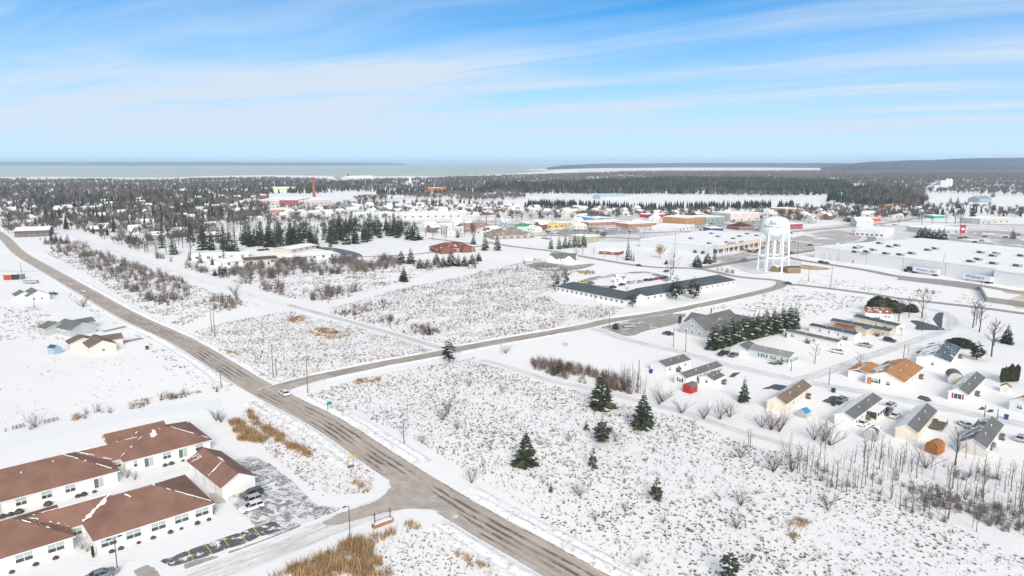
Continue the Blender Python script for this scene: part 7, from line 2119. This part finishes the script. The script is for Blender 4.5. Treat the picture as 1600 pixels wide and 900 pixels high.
sign(515, 642, 2.7, 1.5, .9, M('sign_green', (.0, .30, .20), .5), 'green road name sign beside the main road', None, 2, RD_ + math.pi / 2 + math.pi)
s_ = sign(548, 731, 2.9, 1.9, .5, M('sign_yellow', (.72, .45, .02), .5), 'yellow two post sign where the driveway meets the road', None, 2)
q = MB(); q.box(-.75, .75, -.25, .25, -.1, .55); q.build('planter_base', M('planter_brick', (.22, .13, .10), .9, .2), s_)
p = G(598, 820)
o = empty('entrance_sign', (p.x, p.y, 0), ANG - .05, 'empty dark metal entrance sign frame over a brown planter box', 'sign')
q = MB(); q.box(-2.2, 2.2, -.45, .45, -.1, .75); q.build('planter', M('planter_board', (.34, .17, .10), .85, .25, 1.5), o)
q = MB(); q.box(-1.9, 1.9, -.4, .4, .75, .9); q.build('planter_snow', SNOW, o)
for x in (-1.7, 1.7):
    q = MB(); q.box(x - .07, x + .07, -.07, .07, .9, 2.9); q.build('post', DARK, o)
    q = MB(); q.tube((x, 0, 2.9), (x, 0, 3.1), .1, .03, 6); q.build('finial', DARK, o)
q = MB(); q.box(-1.63, 1.63, -.04, .04, 1.35, 1.42); q.build('rail', DARK, o)
q = MB(); q.box(-.08, .08, -.08, .08, 0, 1)
p = G(1503, 371); o = empty('pylon_sign', (p.x, p.y, 0), 0, 'tall bright red pylon sign on the store lot', 'sign')
q = MB(); q.box(-2.4, 2.4, -.4, .4, 4, 12); q.build('panel', REDP, o); q = MB(); q.box(-.5, .5, -.3, .3, -.2, 4); q.build('post', ALU, o); q = MB(); q.box(-1.5, 1.5, -.45, -.4, 7, 9); q.build('sign_face', TRIM, o)
for px, py, lab in ((885, 541, 'small white board sign on posts in the snowy lawn'),):
    sign(px, py, 3.0, 2.0, 1.5, M('pale_board', (.6, .6, .6), .7), lab, None, 2, ANG)
p = G(962, 513); plant(ROUND, 962, 514, 9, 'round brown clipped bush at the hall lot entrance', 'shrub', wide=1.0)
for px, py, c, lab in ((1302, 613, (.03, .04, .10), 'dark blue wheelie bin by the grey car'), (1572, 655, (.04, .08, .25), 'blue bin at the park lane edge'), (1017, 583, (.03, .05, .30), 'blue bin left of the wide white home'), (1229, 525, (.02, .04, .25), 'blue barrel at the long white home end'), (230, 546, (.10, .09, .09), 'dark box near the beige house drive'), (1302, 634, (.04, .05, .06), 'dark yard things by the taupe home')):
    p = G(px, py); o = empty('bin', (p.x, p.y, 0), R.uniform(0, 1), lab, 'bin')
    q = MB(); q.prism([(-.4, -.4, 0), (.4, -.4, 0), (.4, .4, 0), (-.4, .4, 0)], [(-.5, -.5, 1.2), (.5, -.5, 1.2), (.5, .5, 1.2), (-.5, .5, 1.2)]); q.build('body', M('bin_%d' % px, c, .5), o)
    q = MB(); q.box(-.54, .54, -.54, .54, 1.2, 1.3); q.build('lid', DARK, o)

# retaining wall of the store: block panels between posts
wp = [(1403, 437), (1440, 441.5), (1475, 446), (1508, 450.5), (1531, 453.5), (1541, 472), (1575, 476.5), (1620, 483)]
o = empty('retaining_wall', (G(*wp[4]).x, G(*wp[4]).y, 0), 0, 'grey retaining wall stepping round below the big store dock', 'wall')
q = MB(); q.box(0, 1, -.25, .25, -.3, 2.6, 0); q.box(0, 1, -.32, .32, 2.603, 2.7, 1)
pm = q.mesh('wall_panel', [M('wall_grey', (.30, .30, .31), .85, .15, .4), M('wall_cap', (.45, .45, .46), .8)])
for a, b in zip(wp, wp[1:]):
    A, B = G(*a), G(*b); d = B - A; n = max(1, int(d.length / 9))
    for i in range(n):
        s = A + d * (i / n)
        link('wall_panel', pm, o, s - o.location, math.atan2(d.y, d.x), (d.length / n - .12, 1, 1))
# fence bits along the field edge by the apartments
for px, py, px2, py2, lab in ((20, 672, 38, 667, 'broken brown field fence at the left edge'), (70, 662, 91, 657, 'short brown field fence beside the grey bush')):
    A, B = G(px, py), G(px2, py2); d = B - A
    o = empty('field_fence', A, math.atan2(d.y, d.x), lab, 'fence')
    for i in range(4):
        q = MB(); q.box(-.06, .06, -.06, .06, -.2, 1.2); q.build('post', WOOD, o, loc=(d.length * i / 3, 0, 0))
    for z in (.3, .6, .9):
        q = MB(); q.box(.061, d.length - .061, -.03, .03, z, z + .12); q.build('rail', M('brown_rail', (.20, .13, .11), .9, .2), o)

# prototypes are not part of the place
for r in PROT:
    for ch in list(r.children): bpy.data.objects.remove(ch)
    bpy.data.objects.remove(r)

# ------------------------------------------------------------------ air
m = bpy.data.materials.new('haze_air'); m.use_nodes = True
nt = m.node_tree; nt.nodes.clear()
pv = nt.nodes.new('ShaderNodeVolumePrincipled')
pv.inputs['Color'].default_value = (0.66, 0.83, 1.0, 1); pv.inputs['Density'].default_value = 6.0e-5; pv.inputs['Anisotropy'].default_value = 0.1
out = nt.nodes.new('ShaderNodeOutputMaterial'); nt.links.new(pv.outputs[0], out.inputs['Volume'])
q = MB(); q.box(-62000, 62000, -3500, 61000, -1.5, 175)
hz = q.build('haze', m); hz['kind'] = 'stuff'
